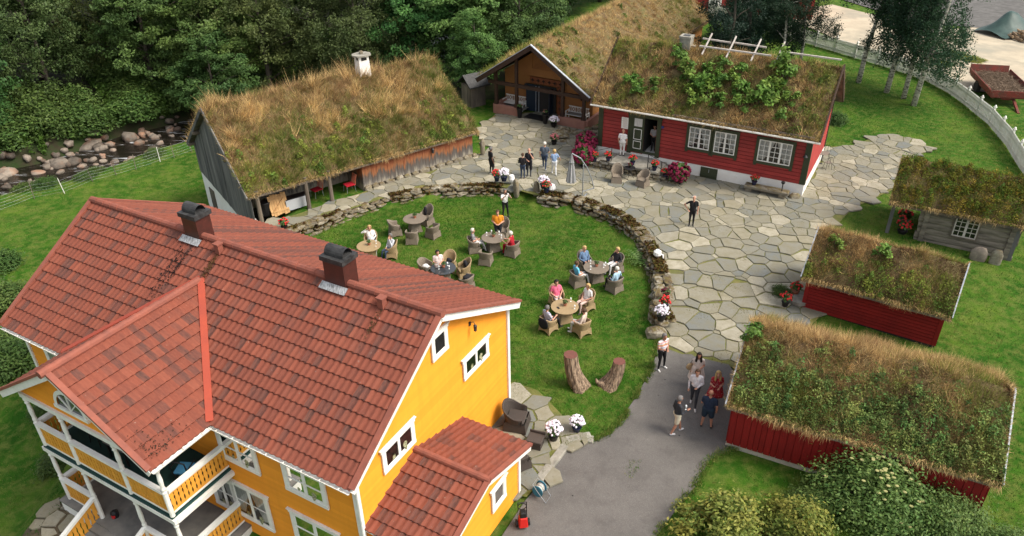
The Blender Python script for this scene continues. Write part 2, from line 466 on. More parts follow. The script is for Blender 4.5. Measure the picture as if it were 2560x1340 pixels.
def sheet(name, poly, zf, mat, step=0.8):
    """polygon draped over a height function"""
    bm = bmesh.new()
    f = bm.faces.new([bm.verts.new((x, y, 0)) for x, y in poly])
    f.normal_update(); bmesh.ops.triangulate(bm, faces=[f])
    xs = [p[0] for p in poly]; ys = [p[1] for p in poly]
    for ax, lo, hi in ((0, min(xs), max(xs)), (1, min(ys), max(ys))):
        t = lo + step
        while t < hi:
            co = [0, 0, 0]; no = [0, 0, 0]; co[ax] = t; no[ax] = 1
            bmesh.ops.bisect_plane(bm, geom=bm.verts[:] + bm.edges[:] + bm.faces[:], plane_co=co, plane_no=no)
            t += step
    for v in bm.verts: v.co.z = float(zf(v.co.x, v.co.y))
    bmesh.ops.recalc_face_normals(bm, faces=bm.faces)
    me = bpy.data.meshes.new(name); bm.to_mesh(me); bm.free()
    if me.polygons and me.polygons[0].normal.z < 0: me.flip_normals()
    me.materials.append(MATS[mat])
    return struct(link(name, me))
DRIVE = [(6.45, 26.9), (6.1, 25.5), (5.6, 24.2), (4.8, 22.7), (4.1, 21.4), (3.5, 20.7), (2.9, 20.35), (2.2, 20.3), (1.6, 19.8), (0.9, 18.4), (0.35, 17.6), (-1.2, 14.8), (-3.5, 10.5), (-3, 4), (6, 4), (4.6, 12.0),
         (4.48, 16.07), (5.29, 17.10), (6.16, 18.11), (6.91, 19.30), (8.0, 19.9), (8.5, 20.6), (9.2, 23.4), (8.9, 24.6), (7.6, 25.2)]
def ragged(poly, amp, step, keep=lambda x, y: True):
    out = []
    for i in range(len(poly)):
        a, b_ = poly[i], poly[(i + 1) % len(poly)]; L = math.hypot(b_[0] - a[0], b_[1] - a[1]); n = max(1, int(L / step))
        for k in range(n):
            t = k / n; x, y = a[0] + (b_[0] - a[0]) * t, a[1] + (b_[1] - a[1]) * t
            if k: x += float(fnoise(x * 3, y * 3, 1.1, 2) - .5) * amp; y += float(fnoise(x * 3, y * 3, 1.1, 4) - .5) * amp
            out.append((x, y))
    return out
sheet('driveway', ragged(DRIVE, .14, .7), lambda x, y: 0.015 + 0 * x, 'asphalt')
COURT = [(6.4, 26.9), (6.6, 25.7), (7.5, 25.05), (9.0, 24.45), (9.9, 22.6), (11.2, 23.4), (12.6, 24.2), (13.0, 27.0), (15.5, 29.5), (15.2, 33.0), (18.98, 37.54), (22.33, 39.90), (24.64, 43.76), (27.37, 45.79), (27.10, 47.46), (25.26, 48.46), (22.5, 46.5), (15, 46), (8.0, 46.6), (6, 50),
         (4, 54), (-1.0, 53.5), (-2.6, 50.0), (-1.0, 47.0), (-12.0, 37.8), (-14.3, 36.5), (-14.0, 34.9), (-13.4, 34.5), (-12.2, 35.6), (-10.6, 36.7), (-9.1, 38.3), (-7.4, 39.7), (-5.1, 40.7), (-2.8, 41.0), (-0.9, 41.1), (0.3, 40.6), (1.4, 39.8), (3.4, 39.1),
         (4.7, 38.0), (5.9, 36.7), (6.7, 33.5), (6.85, 31.6), (6.7, 29.8), (6.25, 27.9)]
court = sheet('courtyard', COURT, lambda x, y: court_z(x, y) + 0.0, 'joint_moss')
PATIO = [(-1.6, 22.0), (-0.05, 23.6), (0.95, 23.05), (1.75, 21.75), (2.3, 20.7), (2.75, 20.5), (2.7, 20.2), (2.2, 20.25), (1.65, 19.8), (0.95, 18.45), (0.38, 17.65), (-0.6, 17.9), (-2.4, 19.5)]
patio = sheet('patio', PATIO, lambda x, y: 0.10 + 0 * x, 'joint_moss')

# ---- crazy paving: irregular slabs, every slab a piece
def clip_poly(poly, px, py, nx, ny):
    out = []
    for i in range(len(poly)):
        a, b2 = poly[i], poly[(i + 1) % len(poly)]
        da = (a[0] - px) * nx + (a[1] - py) * ny; db = (b2[0] - px) * nx + (b2[1] - py) * ny
        if da <= 0: out.append(a)
        if (da < 0) != (db < 0) and da != db:
            t = da / (da - db); out.append((a[0] + t * (b2[0] - a[0]), a[1] + t * (b2[1] - a[1])))
    return out
def crazy_cells(poly, size, rg, weight=0.0):
    xs = [p[0] for p in poly]; ys = [p[1] for p in poly]
    # seeds thrown at random, each keeping its own clear distance: big and small slabs side by side
    sf = size if callable(size) else (lambda x, y, s_=size: s_)
    A = (max(xs) - min(xs) + 3) * (max(ys) - min(ys) + 3); nt_ = int(A * 34)
    cand = np.stack([rg.uniform(min(xs) - 1.5, max(xs) + 1.5, nt_), rg.uniform(min(ys) - 1.5, max(ys) + 1.5, nt_)], -1); rad = np.array([sf(x, y) for x, y in cand]) * rg.uniform(.52, 1.12, nt_)
    cells_ = {}; pts = []
    for (x, y), r_ in zip(cand, rad):
        gi, gj = int(x // 1.2), int(y // 1.2); ok = True
        for a in (-1, 0, 1):
            for b_ in (-1, 0, 1):
                for (qx, qy, qr) in cells_.get((gi + a, gj + b_), ()):
                    m_ = max(r_, qr) * .5 + min(r_, qr) * .5
                    if (qx - x) ** 2 + (qy - y) ** 2 < m_ * m_: ok = False; break
                if not ok: break
            if not ok: break
        if ok: cells_.setdefault((gi, gj), []).append((x, y, r_)); pts.append((x, y))
    pts = np.array(pts); size = sf(np.mean(xs), np.mean(ys)); w = rg.uniform(-weight, weight, len(pts)) * size * size
    cells = []
    ins = inside(poly, pts[:, 0], pts[:, 1])
    for k in np.nonzero(ins)[0]:
        x, y = pts[k]; d2 = ((pts - pts[k]) ** 2).sum(1); near = np.argsort(d2)[1:22]
        c = [(x - 3 * size, y - 3 * size), (x + 3 * size, y - 3 * size), (x + 3 * size, y + 3 * size), (x - 3 * size, y + 3 * size)]
        for q in near:
            dx, dy = pts[q] - pts[k]; L2 = dx * dx + dy * dy
            t = 0.5 + (w[k] - w[q]) / (2 * L2)
            c = clip_poly(c, x + dx * t, y + dy * t, dx, dy)
            if len(c) < 3: break
        if len(c) >= 3:
            # drop corners that nearly coincide
            cc = [c[0]]
            for p_ in c[1:]:
                if math.hypot(p_[0] - cc[-1][0], p_[1] - cc[-1][1]) > 0.06 * size: cc.append(p_)
            if len(cc) >= 3: cells.append(cc)
    return cells
def slab_mesh(cell, joint, thick, rg, ztop=0.0):
    cx = sum(p[0] for p in cell) / len(cell); cy = sum(p[1] for p in cell) / len(cell)
    top, bot = [], []
    tx, ty = rg.uniform(-0.012, 0.012, 2)
    pts = []
    n = len(cell)
    for i in range(n):                       # broken, slightly uneven edges
        a, b2 = cell[i], cell[(i + 1) % n]
        pts.append(a)
        L = math.hypot(b2[0] - a[0], b2[1] - a[1])
        if L > 0.45:
            t = rg.uniform(0.35, 0.65); o = rg.uniform(-0.05, 0.02) * L
            pts.append((a[0] + (b2[0] - a[0]) * t - (b2[1] - a[1]) / L * -o, a[1] + (b2[1] - a[1]) * t + (b2[0] - a[0]) / L * -o))
    for x, y in pts:
        dx, dy = x - cx, y - cy; r_ = math.hypot(dx, dy); k = max(0.3, 1 - joint / max(r_, 0.05) * rg.uniform(0.7, 1.5))
        dx *= k; dy *= k
        z = ztop + dx * tx + dy * ty
        top.append((dx * 0.975, dy * 0.975, z)); bot.append((dx, dy, z - 0.02))
    n = len(pts)
    low = [(x, y, z - thick) for x, y, z in bot]
    vs = top + bot + low
    fs = [tuple(range(n))]
    for i in range(n):
        j = (i + 1) % n
        fs.append((i, n + i, n + j, j)); fs.append((n + i, 2 * n + i, 2 * n + j, n + j))
    return (cx, cy), vs, fs
def pave(parent, poly, size, zf, seed, limit, joint=0.035, thick=0.06, name='flagstone', weight=0.5, skip=None, key=None):
    rg = np.random.default_rng(seed)
    cells = crazy_cells(poly, size, rg, weight)
    cells = [c for c in cells if int(inside(LAWN, [p_[0] for p_ in c], [p_[1] for p_ in c]).sum()) * 3 <= len(c)] if parent.name == 'courtyard' else cells
    if skip: cells = [c for c in cells if not skip(np.mean([p[0] for p in c]), np.mean([p[1] for p in c]))]
    cells.sort(key=key or (lambda c: math.hypot(np.mean([p[0] for p in c]), np.mean([p[1] for p in c]))))
    rest = MB()
    for i, c in enumerate(cells):
        (cx, cy), vs, fs = slab_mesh(c, joint, thick, rg, rg.uniform(0.025, 0.05))
        z = float(zf(cx, cy))
        if i < limit:
            me = bpy.data.meshes.new(name); me.from_pydata(vs, [], fs); me.materials.append(MATS['flagstone']); me.update()
            if me.polygons[0].normal.z < 0: me.flip_normals()
            link(name, me, parent, (cx, cy, z))
        else: rest.add([(x + cx, y + cy, zz + z) for x, y, zz in vs], fs)
    if rest.v: rest.build(name + 's_beyond', 'flagstone', parent, kind='stuff')
    return len(cells)

def under_house(x, y):
    return False
LH = (18.621, 41.69, -0.515)
def in_longhouse(x, y):
    c_, s_ = math.cos(LH[2]), math.sin(LH[2]); dx, dy = x - LH[0], y - LH[1]
    a, b_ = dx * c_ + dy * s_, dx * s_ - dy * c_
    return (-13 < a < -0.4 and -3.2 < b_ < 2.9) or (a < -0.4 and b_ < -3.2 and a > -7.5)
NCOURT = pave(court, COURT, lambda x, y: 0.94 - .34 * float(sstep(31, 38.5, y)), court_z, 11, 296, joint=0.015, skip=in_longhouse, weight=0.8)
pave(patio, PATIO, 0.80, lambda x, y: 0.10, 12, 200, joint=0.03)

# ---- rocks, shared meshes
def rock_mesh(name, seed, boxy=0.5, jit=0.12, mat='wall_stone', sub=2):
    rg = np.random.default_rng(seed)
    bm = bmesh.new(); bmesh.ops.create_icosphere(bm, subdivisions=sub, radius=1)
    off = rg.uniform(-50, 50, 3)
    for v in bm.verts:
        p_ = v.co.copy(); mx = max(abs(p_.x), abs(p_.y), abs(p_.z))
        q = p_ / mx
        p2 = p_.lerp(q * 0.82, boxy)
        k = 1 + jit * 2 * (fnoise(p_.x + off[0] + p_.z, p_.y + off[1] - p_.z, 1.3) - 0.5)
        v.co = p2 * float(k) * 0.5
    me = bpy.data.meshes.new(name); bm.to_mesh(me); bm.free(); me.materials.append(MATS[mat]); me.update()
    return me
STONES = [rock_mesh('stone', 20 + i, 0.75, 0.22, sub=1 if i % 2 else 2) for i in range(8)]
BOULD = [rock_mesh('boulder', 40 + i, 0.45, 0.42, 'boulder') for i in range(6)]
for me in BOULD: me.shade_smooth()
def along(path, s):
    """point and direction at arc length s"""
    for (x0, y0), (x1, y1) in zip(path[:-1], path[1:]):
        L = math.hypot(x1 - x0, y1 - y0)
        if s <= L or (x1, y1) == path[-1]:
            t = min(s / L, 1.0); return x0 + (x1 - x0) * t, y0 + (y1 - y0) * t, math.atan2(y1 - y0, x1 - x0)
        s -= L
def plen(path): return sum(math.hypot(b2[0] - a[0], b2[1] - a[1]) for a, b2 in zip(path[:-1], path[1:]))
def dry_wall(label, path, top, thick, seed, side=1, courses=3, zb=-0.08):
    """path = foot of the wall on its lawn side; the wall body lies to `side` of the path"""
    rg = random.Random(seed)
    root = thing('dry_stone_wall', label, 'stone wall', (path[0][0], path[0][1], 0))
    L = plen(path); cnt = 0
    def put(x, y, z, rz, d):
        nonlocal cnt
        o = link('stone', rg.choice(STONES), root, (x - path[0][0], y - path[0][1], z))
        o.rotation_euler = (rg.uniform(-.07, .07), rg.uniform(-.07, .07), rz + rg.uniform(-.12, .12) + rg.choice((0, math.pi)))
        o.scale = d; cnt += 1
    for k in range(courses):
        s = rg.uniform(-.2, .1)
        while s < L:
            h = top(s) / (courses)
            l = rg.uniform(.38, .95)
            x, y, a = along(path, max(0, s + l / 2))
            inn = 0.16 + 0.06 * k
            put(x - math.sin(a) * inn * side, y + math.cos(a) * inn * side, zb + h * (k + .5) + rg.uniform(-.02, .02), a, (l * 1.05, rg.uniform(.42, .6), h * rg.uniform(1.05, 1.3)))
            s += l * .97
    s = 0.1
    while s < L - .2:                       # coping stones across the top
        l = rg.uniform(.4, .85); x, y, a = along(path, s + l / 2)
        n = rg.choice((1, 2, 2))
        for j in range(n):
            w = thick / n; o = (0.12 + w * (j + .5)) 
            put(x - math.sin(a) * o * side, y + math.cos(a) * o * side, zb + top(s) + rg.uniform(-.05, .05), a + (0 if rg.random() < .7 else rg.uniform(-.5, .5)), (l * 1.08, w * 1.15, rg.uniform(.16, .27)))
        s += l * .98
    # moss cushions, countless
    nb = int(L * 420); bs = np.random.default_rng(seed)
    P = []
    for i in range(nb):
        x, y, a = along(path, bs.uniform(0, L)); o = bs.uniform(0.05, thick)
        if fnoise(x * 3 + 7, y * 3, .35, 3) < .41: continue
        P.append((x - math.sin(a) * o * side - path[0][0], y + math.cos(a) * o * side - path[0][1], zb + .06 + top(0) + bs.uniform(0, .09) if o > .25 else zb + bs.uniform(.2, top(0))))
    P = np.array(P); n = len(P); d = bs.normal(size=(n, 3)); d[:, 2] = np.abs(d[:, 2]) + .4; d /= np.linalg.norm(d, axis=1)[:, None]
    t1 = np.cross(d, bs.normal(size=(n, 3))); t1 /= np.linalg.norm(t1, axis=1)[:, None]; t2 = np.cross(d, t1)
    r = bs.uniform(.025, .085, n)[:, None]
    V = np.concatenate([P + t1 * r, P + t2 * r + d * .03, P - t1 * r, P - t2 * r + d * .03]).reshape(4, n, 3).transpose(1, 0, 2).reshape(-1, 3)
    cc = np.array([(.060, .028, .012), (.11, .065, .016), (.085, .080, .018)])[bs.integers(0, 3, n)] * bs.uniform(.7, 1.3, (n, 1))
    o = link('moss', np_mesh('moss', V, np.arange(4 * n).reshape(n, 4), 'leaf_plain', np.repeat(cc, 4, 0)), root); o['kind'] = 'stuff'
    return cnt
WALL_L = [(-12.8, 35.0), (-11.9, 35.5), (-10.5, 36.5), (-9.0, 38.05), (-7.4, 39.4), (-5.1, 40.4), (-2.8, 40.75), (-0.9, 40.8), (-0.2, 40.5)]
WALL_R = [(1.55, 39.35), (3.3, 38.8), (4.5, 37.8), (5.7, 36.6), (6.25, 35.0), (6.6, 33.5), (6.7, 31.6), (6.6, 29.8), (6.1, 27.9), (6.3, 26.9)]
dry_wall('mossy dry stone wall left of the gap, below the barn terrace', WALL_L, lambda s: 0.55 + 0.10 * math.sin(s * .8), 0.62, 5)
dry_wall('long curved mossy stone wall right of the gap, running towards the driveway', WALL_R, lambda s: 0.62 + 0.08 * math.sin(s * 1.1), 0.85, 6)
# standing stones at the gap and by the barn
def upright(label, x, y, z, w, d, h, rz, seed, mat='wall_stone', lean=0):
    o = link('standing_stone', rock_mesh('standing_stone', seed, .45, .12, mat), None, (x, y, z + h * .42), rz)
    o.scale = (w, d, h); o.rotation_euler[0] = lean
    o.data.shade_smooth()
    return tag(o, label, 'standing stone')
x, y = (0.30, 40.54)
upright('tall flat standing stone on the left of the gap in the garden wall', x, y, 0.0, .38, 1.05, 1.35, R(8), 60)
x, y = (1.50, 40.39)
upright('dark rounded standing stone on the right of the gap in the garden wall', x, y, 0.0, .42, .55, 1.25, R(0), 61)
x, y = (-1.79, 45.80)
upright('narrow pale stone pillar standing beside the barn corner', x, y, .45, .34, .34, 1.35, R(20), 62)
x, y = (23.14, 32.22)
upright('rounded orange stained boulder standing against the log cabin wall', x, y, .0, .85, .4, 1.15, R(-30), 63, 'boulder')
x, y = (23.78, 31.82)
upright('pointed grey stone slab leaning against the log cabin wall', x, y, .0, .6, .25, 1.25, R(-30), 64)
x, y = (6.24, 26.65)
tag(link('end_stone', rock_mesh('end_stone', 66, .4, .2), None, (x, y, .2)), 'pale lichen covered end stone of the wall at the driveway', 'stone').scale = (1.0, .7, .55)

# ---- stream, boulders, fence
c = [along(STREAM, s) for s in np.arange(0, plen(STREAM), 2.0)]
lv = [(x - math.sin(a) * 4.4, y + math.cos(a) * 4.4) for x, y, a in c]; rv = [(x + math.sin(a) * 4.2, y - math.cos(a) * 4.2) for x, y, a in c]
sV = np.array([(x, y, -3.38) for x, y in lv] + [(x, y, -3.38) for x, y in rv]); n = len(c)
sF = np.array([(i, n + i, n + i + 1, i + 1) for i in range(n - 1)])
struct(link('stream', np_mesh('stream', sV, sF, 'water')))
rg = random.Random(3)
def boulder(label, x, y, z, s, group=None, sq=.75):
    o = link('boulder', rg.choice(BOULD), None, (x, y, z)); o.rotation_euler = (rg.uniform(-.3, .3), rg.uniform(-.3, .3), rg.uniform(0, 6))
    o.scale = (s * rg.uniform(.85, 1.25), s * rg.uniform(.75, 1.05), s * sq * rg.uniform(.8, 1.1))
    return tag(o, label, 'boulder', group)
boulder('largest pale round boulder in the stream', *(-34.87, 54.33, -3.50), 1.75)
boulder('reddish flat boulder right of the largest stream boulder', *(-34.00, 54.72, -3.45), 1.3)
boulder('pale boulder lying on the near left edge of the stream', *(-37.99, 52.36, -3.40), 1.5)
boulder('orange boulder in the water left of the largest one', *(-35.65, 52.87, -3.50), 1.0)
boulder('long flat grey boulder at the far bank of the stream', *(-34.07, 57.83, -3.30), 1.7, sq=.4)
boulder('square grey boulder standing on the far bank', *(-31.38, 59.21, -3.20), 1.5)
boulder('brown boulder in dark water near the barn', *(-28.40, 56.78, -3.40), 1.2)
boulder('white lichen boulder beside the wire fence', *(-30.21, 47.77, -2.70), 1.0)
L_ = plen(STREAM)
def stream_stones(n, s0, s1, o0, o1, lo, hi, label, group):
    for i in range(n):
        x, y, a = along(STREAM, rg.uniform(s0, s1)); o = rg.uniform(o0, o1); s = rg.uniform(lo, hi)
        xx, yy = x - math.sin(a) * o, y + math.cos(a) * o
        boulder(label, xx, yy, max(-3.40, float(ground_z(xx, yy)) + .05) + .12 * s, s, group)
stream_stones(120, 22, 52, -2.8, 2.4, .25, .8, 'small rounded brown boulder lying in the stream', 'small boulders in the stream')
stream_stones(70, 20, 50, 1.8, 4.2, .25, .85, 'stone on the far bank of the stream', 'stones along the far bank')
stream_stones(40, 18, 34, -4.4, -2.4, .25, .7, 'stone on the near bank of the stream', 'stones along the near bank')
FENCE = [(-33.49, 41.93), (-33.05, 43.72), (-31.72, 45.68), (-30.08, 46.45), (-29.04, 48.30), (-27.83, 49.24), (-26.84, 50.23), (-25.64, 51.59), (-24.87, 52.29), (-23.95, 53.38), (-22.82, 55.14)]
wf = thing('wire_fence', 'low wire mesh fence on thin pale posts along the stream bank', 'fence', (FENCE[0][0], FENCE[0][1], 0))
tops = []
for i, (x, y) in enumerate(FENCE):
    z = float(ground_z(x, y)); lean = rg.uniform(-.12, .12)
    MB().tube([(0, 0, -.1), (lean, lean * .5, 1.15)], .024, 6).build('post', 'white_paint' if i in (3, 7) else 'old_wood', wf, loc=(x - FENCE[0][0], y - FENCE[0][1], z))
    tops.append(Vector((x - FENCE[0][0], y - FENCE[0][1], z)))
for h in (.15, .35, .55, .75, .98):
    mb = MB()
    for a, b2 in zip(tops[:-1], tops[1:]): mb.tube([a + Vector((0, 0, h)), (a + b2) / 2 + Vector((0, 0, h - .03)), b2 + Vector((0, 0, h))], .003, 4)
    mb.build('wire', 'grey_metal', wf)

# ------------------------------------------------------------------ building kit
# clear window glass: mirrors the sky at grazing angles, otherwise see-through
m, nt, b = nt_new('pane_glass')
tr = nt.nodes.new('ShaderNodeBsdfTransparent'); tr.inputs[0].default_value = (0.86, 0.89, 0.89, 1)
gl = nt.nodes.new('ShaderNodeBsdfGlossy'); gl.inputs['Roughness'].default_value = 0.02
fr = node(nt, 'ShaderNodeFresnel', IOR=1.5); mx = nt.nodes.new('ShaderNodeMixShader')
nt.links.new(math_n(nt, 'MULTIPLY', fr.outputs[0], 1.6, True), mx.inputs[0]); nt.links.new(tr.outputs[0], mx.inputs[1]); nt.links.new(gl.outputs[0], mx.inputs[2])
nt.links.new(mx.outputs[0], nt.nodes['Material Output'].inputs['Surface'])
pmat('curtain', (0.62, 0.61, 0.58), (0.45, 0.44, 0.42), 6, 0.9, stretch=(4, 4, 0.3))
def window(parent, x, y, z, w, h, rz, cols=2, rows=3, leaves=2, mat='white_paint', case='white_paint', casew=.11, cornice=.04, curtain=True, muntin=.028, plant=False, name='window', sill=True, drop=0.0, depth=.05):
    """window centred at (x,y,z) in the parent's frame; outward = -y before rotation rz"""
    o = link(name, None, parent, (x, y, z), rz); o.empty_display_size = .1
    mb = MB(); W, H = w / 2, h / 2
    # casing boards
    mb.box((-W - casew / 2, -.025, -drop / 2), (casew, .05, h + drop)); mb.box((W + casew / 2, -.025, -drop / 2), (casew, .05, h + drop))
    mb.box((0, -.028, H + casew / 2), (w + 2 * casew + cornice * 2, .056, casew))
    if sill: mb.box((0, -.032, -H - casew / 2), (w + 2 * casew, .064, casew))
    if cornice: mb.box((0, -.045, H + casew + .018), (w + 2 * casew + cornice * 4, .09, .036))
    mb.build('frame', case, o)
    MB().add([(-W, -.004, -H), (W, -.004, -H), (W, -.004, H), (-W, -.004, H)], [(0, 1, 2, 3)]).build('dark_backing', 'dark_room', o)  # flat near-black sheet on the wall paints in the darkness of the room
    if curtain:
        cm = MB(); k = .62
        for s in (-1, 1):
            xs = np.linspace(0, 1, 7)
            top = [(s * (W - t * W * .96), -.010 - .006 * (i % 2), H) for i, t in enumerate(xs)]
            bot = [(s * (W - t * W * .96 * (.18 + .25)), -.010 - .006 * (i % 2), -H * .8) for i, t in enumerate(xs)]
            mid = [(s * (W - t * W * .96 * .75), -.010 - .006 * (i % 2), H * .1) for i, t in enumerate(xs)]
            vs = top + mid + bot
            cm.add(vs, [(i + 7 * r_, i + 1 + 7 * r_, i + 8 + 7 * r_, i + 7 + 7 * r_) for r_ in (0, 1) for i in range(6)])
        cm.build('curtain', 'curtain', o)
    if plant:
        MB().lathe([(.05, 0), (.07, .12)], (w * .22, -.02, -H), 8).sphere((w * .22, -.02, -H + .2), (.12, .015, .12), 8, 5).sphere((-w * .2, -.02, -H + .14), (.1, .012, .12), 7, 5).build('potted_plant', 'window_plant', o)
    # sashes
    sw = w / leaves; fw = .055
    for l in range(leaves):
        cx = -W + sw * (l + .5)
        s = MB()
        s.box((cx - sw / 2 + fw / 2, -.034, 0), (fw, .028, h)); s.box((cx + sw / 2 - fw / 2, -.034, 0), (fw, .028, h))
        s.box((cx, -.0345, H - fw / 2), (sw - 2 * fw, .027, fw)); s.box((cx, -.0345, -H + fw / 2), (sw - 2 * fw, .027, fw))
        for c_ in range(1, cols): s.box((cx - sw / 2 + fw + (sw - 2 * fw) * c_ / cols, -.035, 0), (muntin, .022, h - 2 * fw))
        for r_ in range(1, rows): s.box((cx, -.036, -H + fw + (h - 2 * fw) * r_ / rows), (sw - 2 * fw, .020, muntin))
        s.build('sash', mat, o)
        gw = sw / 2 - fw
        MB().add([(cx - gw, -.028, -H + fw), (cx + gw, -.028, -H + fw), (cx + gw, -.028, H - fw), (cx - gw, -.028, H - fw)], [(0, 1, 2, 3)]).build('pane', 'pane_glass', o)
    return o
pmat('window_plant', (0.05, 0.10, 0.02), (0.5, 0.45, 0.3), 25, 0.8, world_=True)
def clap(parent, name, mat, x0, x1, y, z0, z1, course, rz=0, top=None, origin=(0, 0, 0), lap=.032):
    """lapped horizontal boarding facing -y; top(x-range at z) optional gable taper -> (xa, xb)"""
    mb = MB(); z = z0
    while z < z1 - 1e-3:
        zt = min(z + course, z1)
        a0, b0 = top(z) if top else (x0, x1)
        a1, b1 = top(zt) if top else (x0, x1)
        if b0 - a0 < .02: break
        mb.add([(a0, y - lap, z), (b0, y - lap, z), (b1, y - .002, zt), (a1, y - .002, zt), (a0, y + .01, z), (b0, y + .01, z)], [(0, 1, 2, 3), (4, 5, 1, 0)])
        z = zt
    return mb.build(name, mat, parent, loc=origin, rz=rz, fix=False)
def boards_v(parent, name, mat, x0, x1, y, zlo, zhi, w, rz=0, origin=(0, 0, 0), seed=0, gap=.012, th=.03):
    """upright boards, each a piece; zlo/zhi are functions of x"""
    rg = random.Random(seed); x = x0
    while x < x1 - .02:
        ww = min(w * rg.uniform(.75, 1.25), x1 - x); xa, xb = x + gap / 2, x + ww - gap / 2; d = y - rg.uniform(0, .018)
        mb = MB(); vs = []
        for yy in (d - th, d):
            vs += [(xa, yy, zlo(xa)), (xb, yy, zlo(xb)), (xb, yy, zhi(xb)), (xa, yy, zhi(xa))]
        mb.add(vs, [(0, 1, 2, 3), (7, 6, 5, 4), (0, 4, 5, 1), (1, 5, 6, 2), (2, 6, 7, 3), (3, 7, 4, 0)])
        # origin inside the piece, so that every board gets its own place
        c_ = Vector(((xa + xb) / 2, d, zlo(xa)))
        mb.v = [tuple(Vector(v) - c_) for v in mb.v]
        m3 = Matrix.Rotation(rz, 3, 'Z')
        mb.build(name, mat, parent, loc=Vector(origin) + m3 @ c_, rz=rz)
        x += ww
def boards_h(parent, name, mat, x0, x1, y, z0, z1, course, rz=0, origin=(0, 0, 0), lap=.034, gap=.028):
    """lapped boards, each a piece, sharing one mesh"""
    n = max(1, round((z1 - z0) / course)); c_ = (z1 - z0) / n
    mb = MB(); L = x1 - x0
    mb.add([(0, -lap, 0), (L, -lap, 0), (L, -lap * .7, c_ - gap), (0, -lap * .7, c_ - gap), (0, .012, 0), (L, .012, 0), (L, .012, c_ - gap), (0, .012, c_ - gap)], [(0, 1, 2, 3), (7, 6, 5, 4), (0, 4, 5, 1), (1, 5, 6, 2), (2, 6, 7, 3), (3, 7, 4, 0)])
    me = mb.mesh(name, mat); m3 = Matrix.Rotation(rz, 3, 'Z')
    for i in range(n): link(name, me, parent, Vector(origin) + m3 @ Vector((x0, y, z0 + i * c_)), rz)

# ---- turf roofs
m, nt, b = nt_new('turf')
p = pos(nt)
c = ramp(nt, noise(nt, p, 1.3, 5, 0.7), [(0.3, (0.075, 0.045, 0.022)), (0.5, (0.14, 0.10, 0.04)), (0.7, (0.09, 0.10, 0.025))])
nt.links.new(c, b.inputs['Base Color']); b.inputs['Roughness'].default_value = 0.95
bump(nt, b, noise(nt, p, 12, 5, 0.7), 0.9, 0.08)
STRAW, RUSSET, OLIVE, GREEN, LIME, MOSS, TAN = map(np.array, ((.66, .47, .21), (.25, .145, .075), (.21, .190, .050), (.090, .165, .030), (.25, .275, .050), (.080, .032, .017), (.42, .29, .135)))
def blend(a, b_, t): return a * (1 - t[:, None]) + b_ * t[:, None]
def blades(P, D, L, Wd, C, rg):
    """triangular blades: base P, direction D*L, width Wd, one even colour C from root to tip"""
    n = len(P)
    s = np.cross(D, rg.normal(size=(n, 3))); s /= np.linalg.norm(s, axis=1)[:, None] + 1e-9
    tip = P + D * L[:, None]
    V = np.stack([P - s * Wd[:, None] / 2, P + s * Wd[:, None] / 2, tip], 1).reshape(-1, 3)
    return V, np.arange(3 * n).reshape(n, 3), np.repeat(C, 3, 0)
def leaflets(P, N, S, C, rg):
    """small rhombic leaves"""
    n = len(P)
    t1 = np.cross(N, rg.normal(size=(n, 3))); t1 /= np.linalg.norm(t1, axis=1)[:, None] + 1e-9
    t2 = np.cross(N, t1)
    V = np.stack([P - t1 * S[:, None], P + t2 * S[:, None] * .5, P + t1 * S[:, None], P - t2 * S[:, None] * .5], 1).reshape(-1, 3)
    return V, np.arange(4 * n).reshape(n, 4), np.repeat(C, 4, 0)
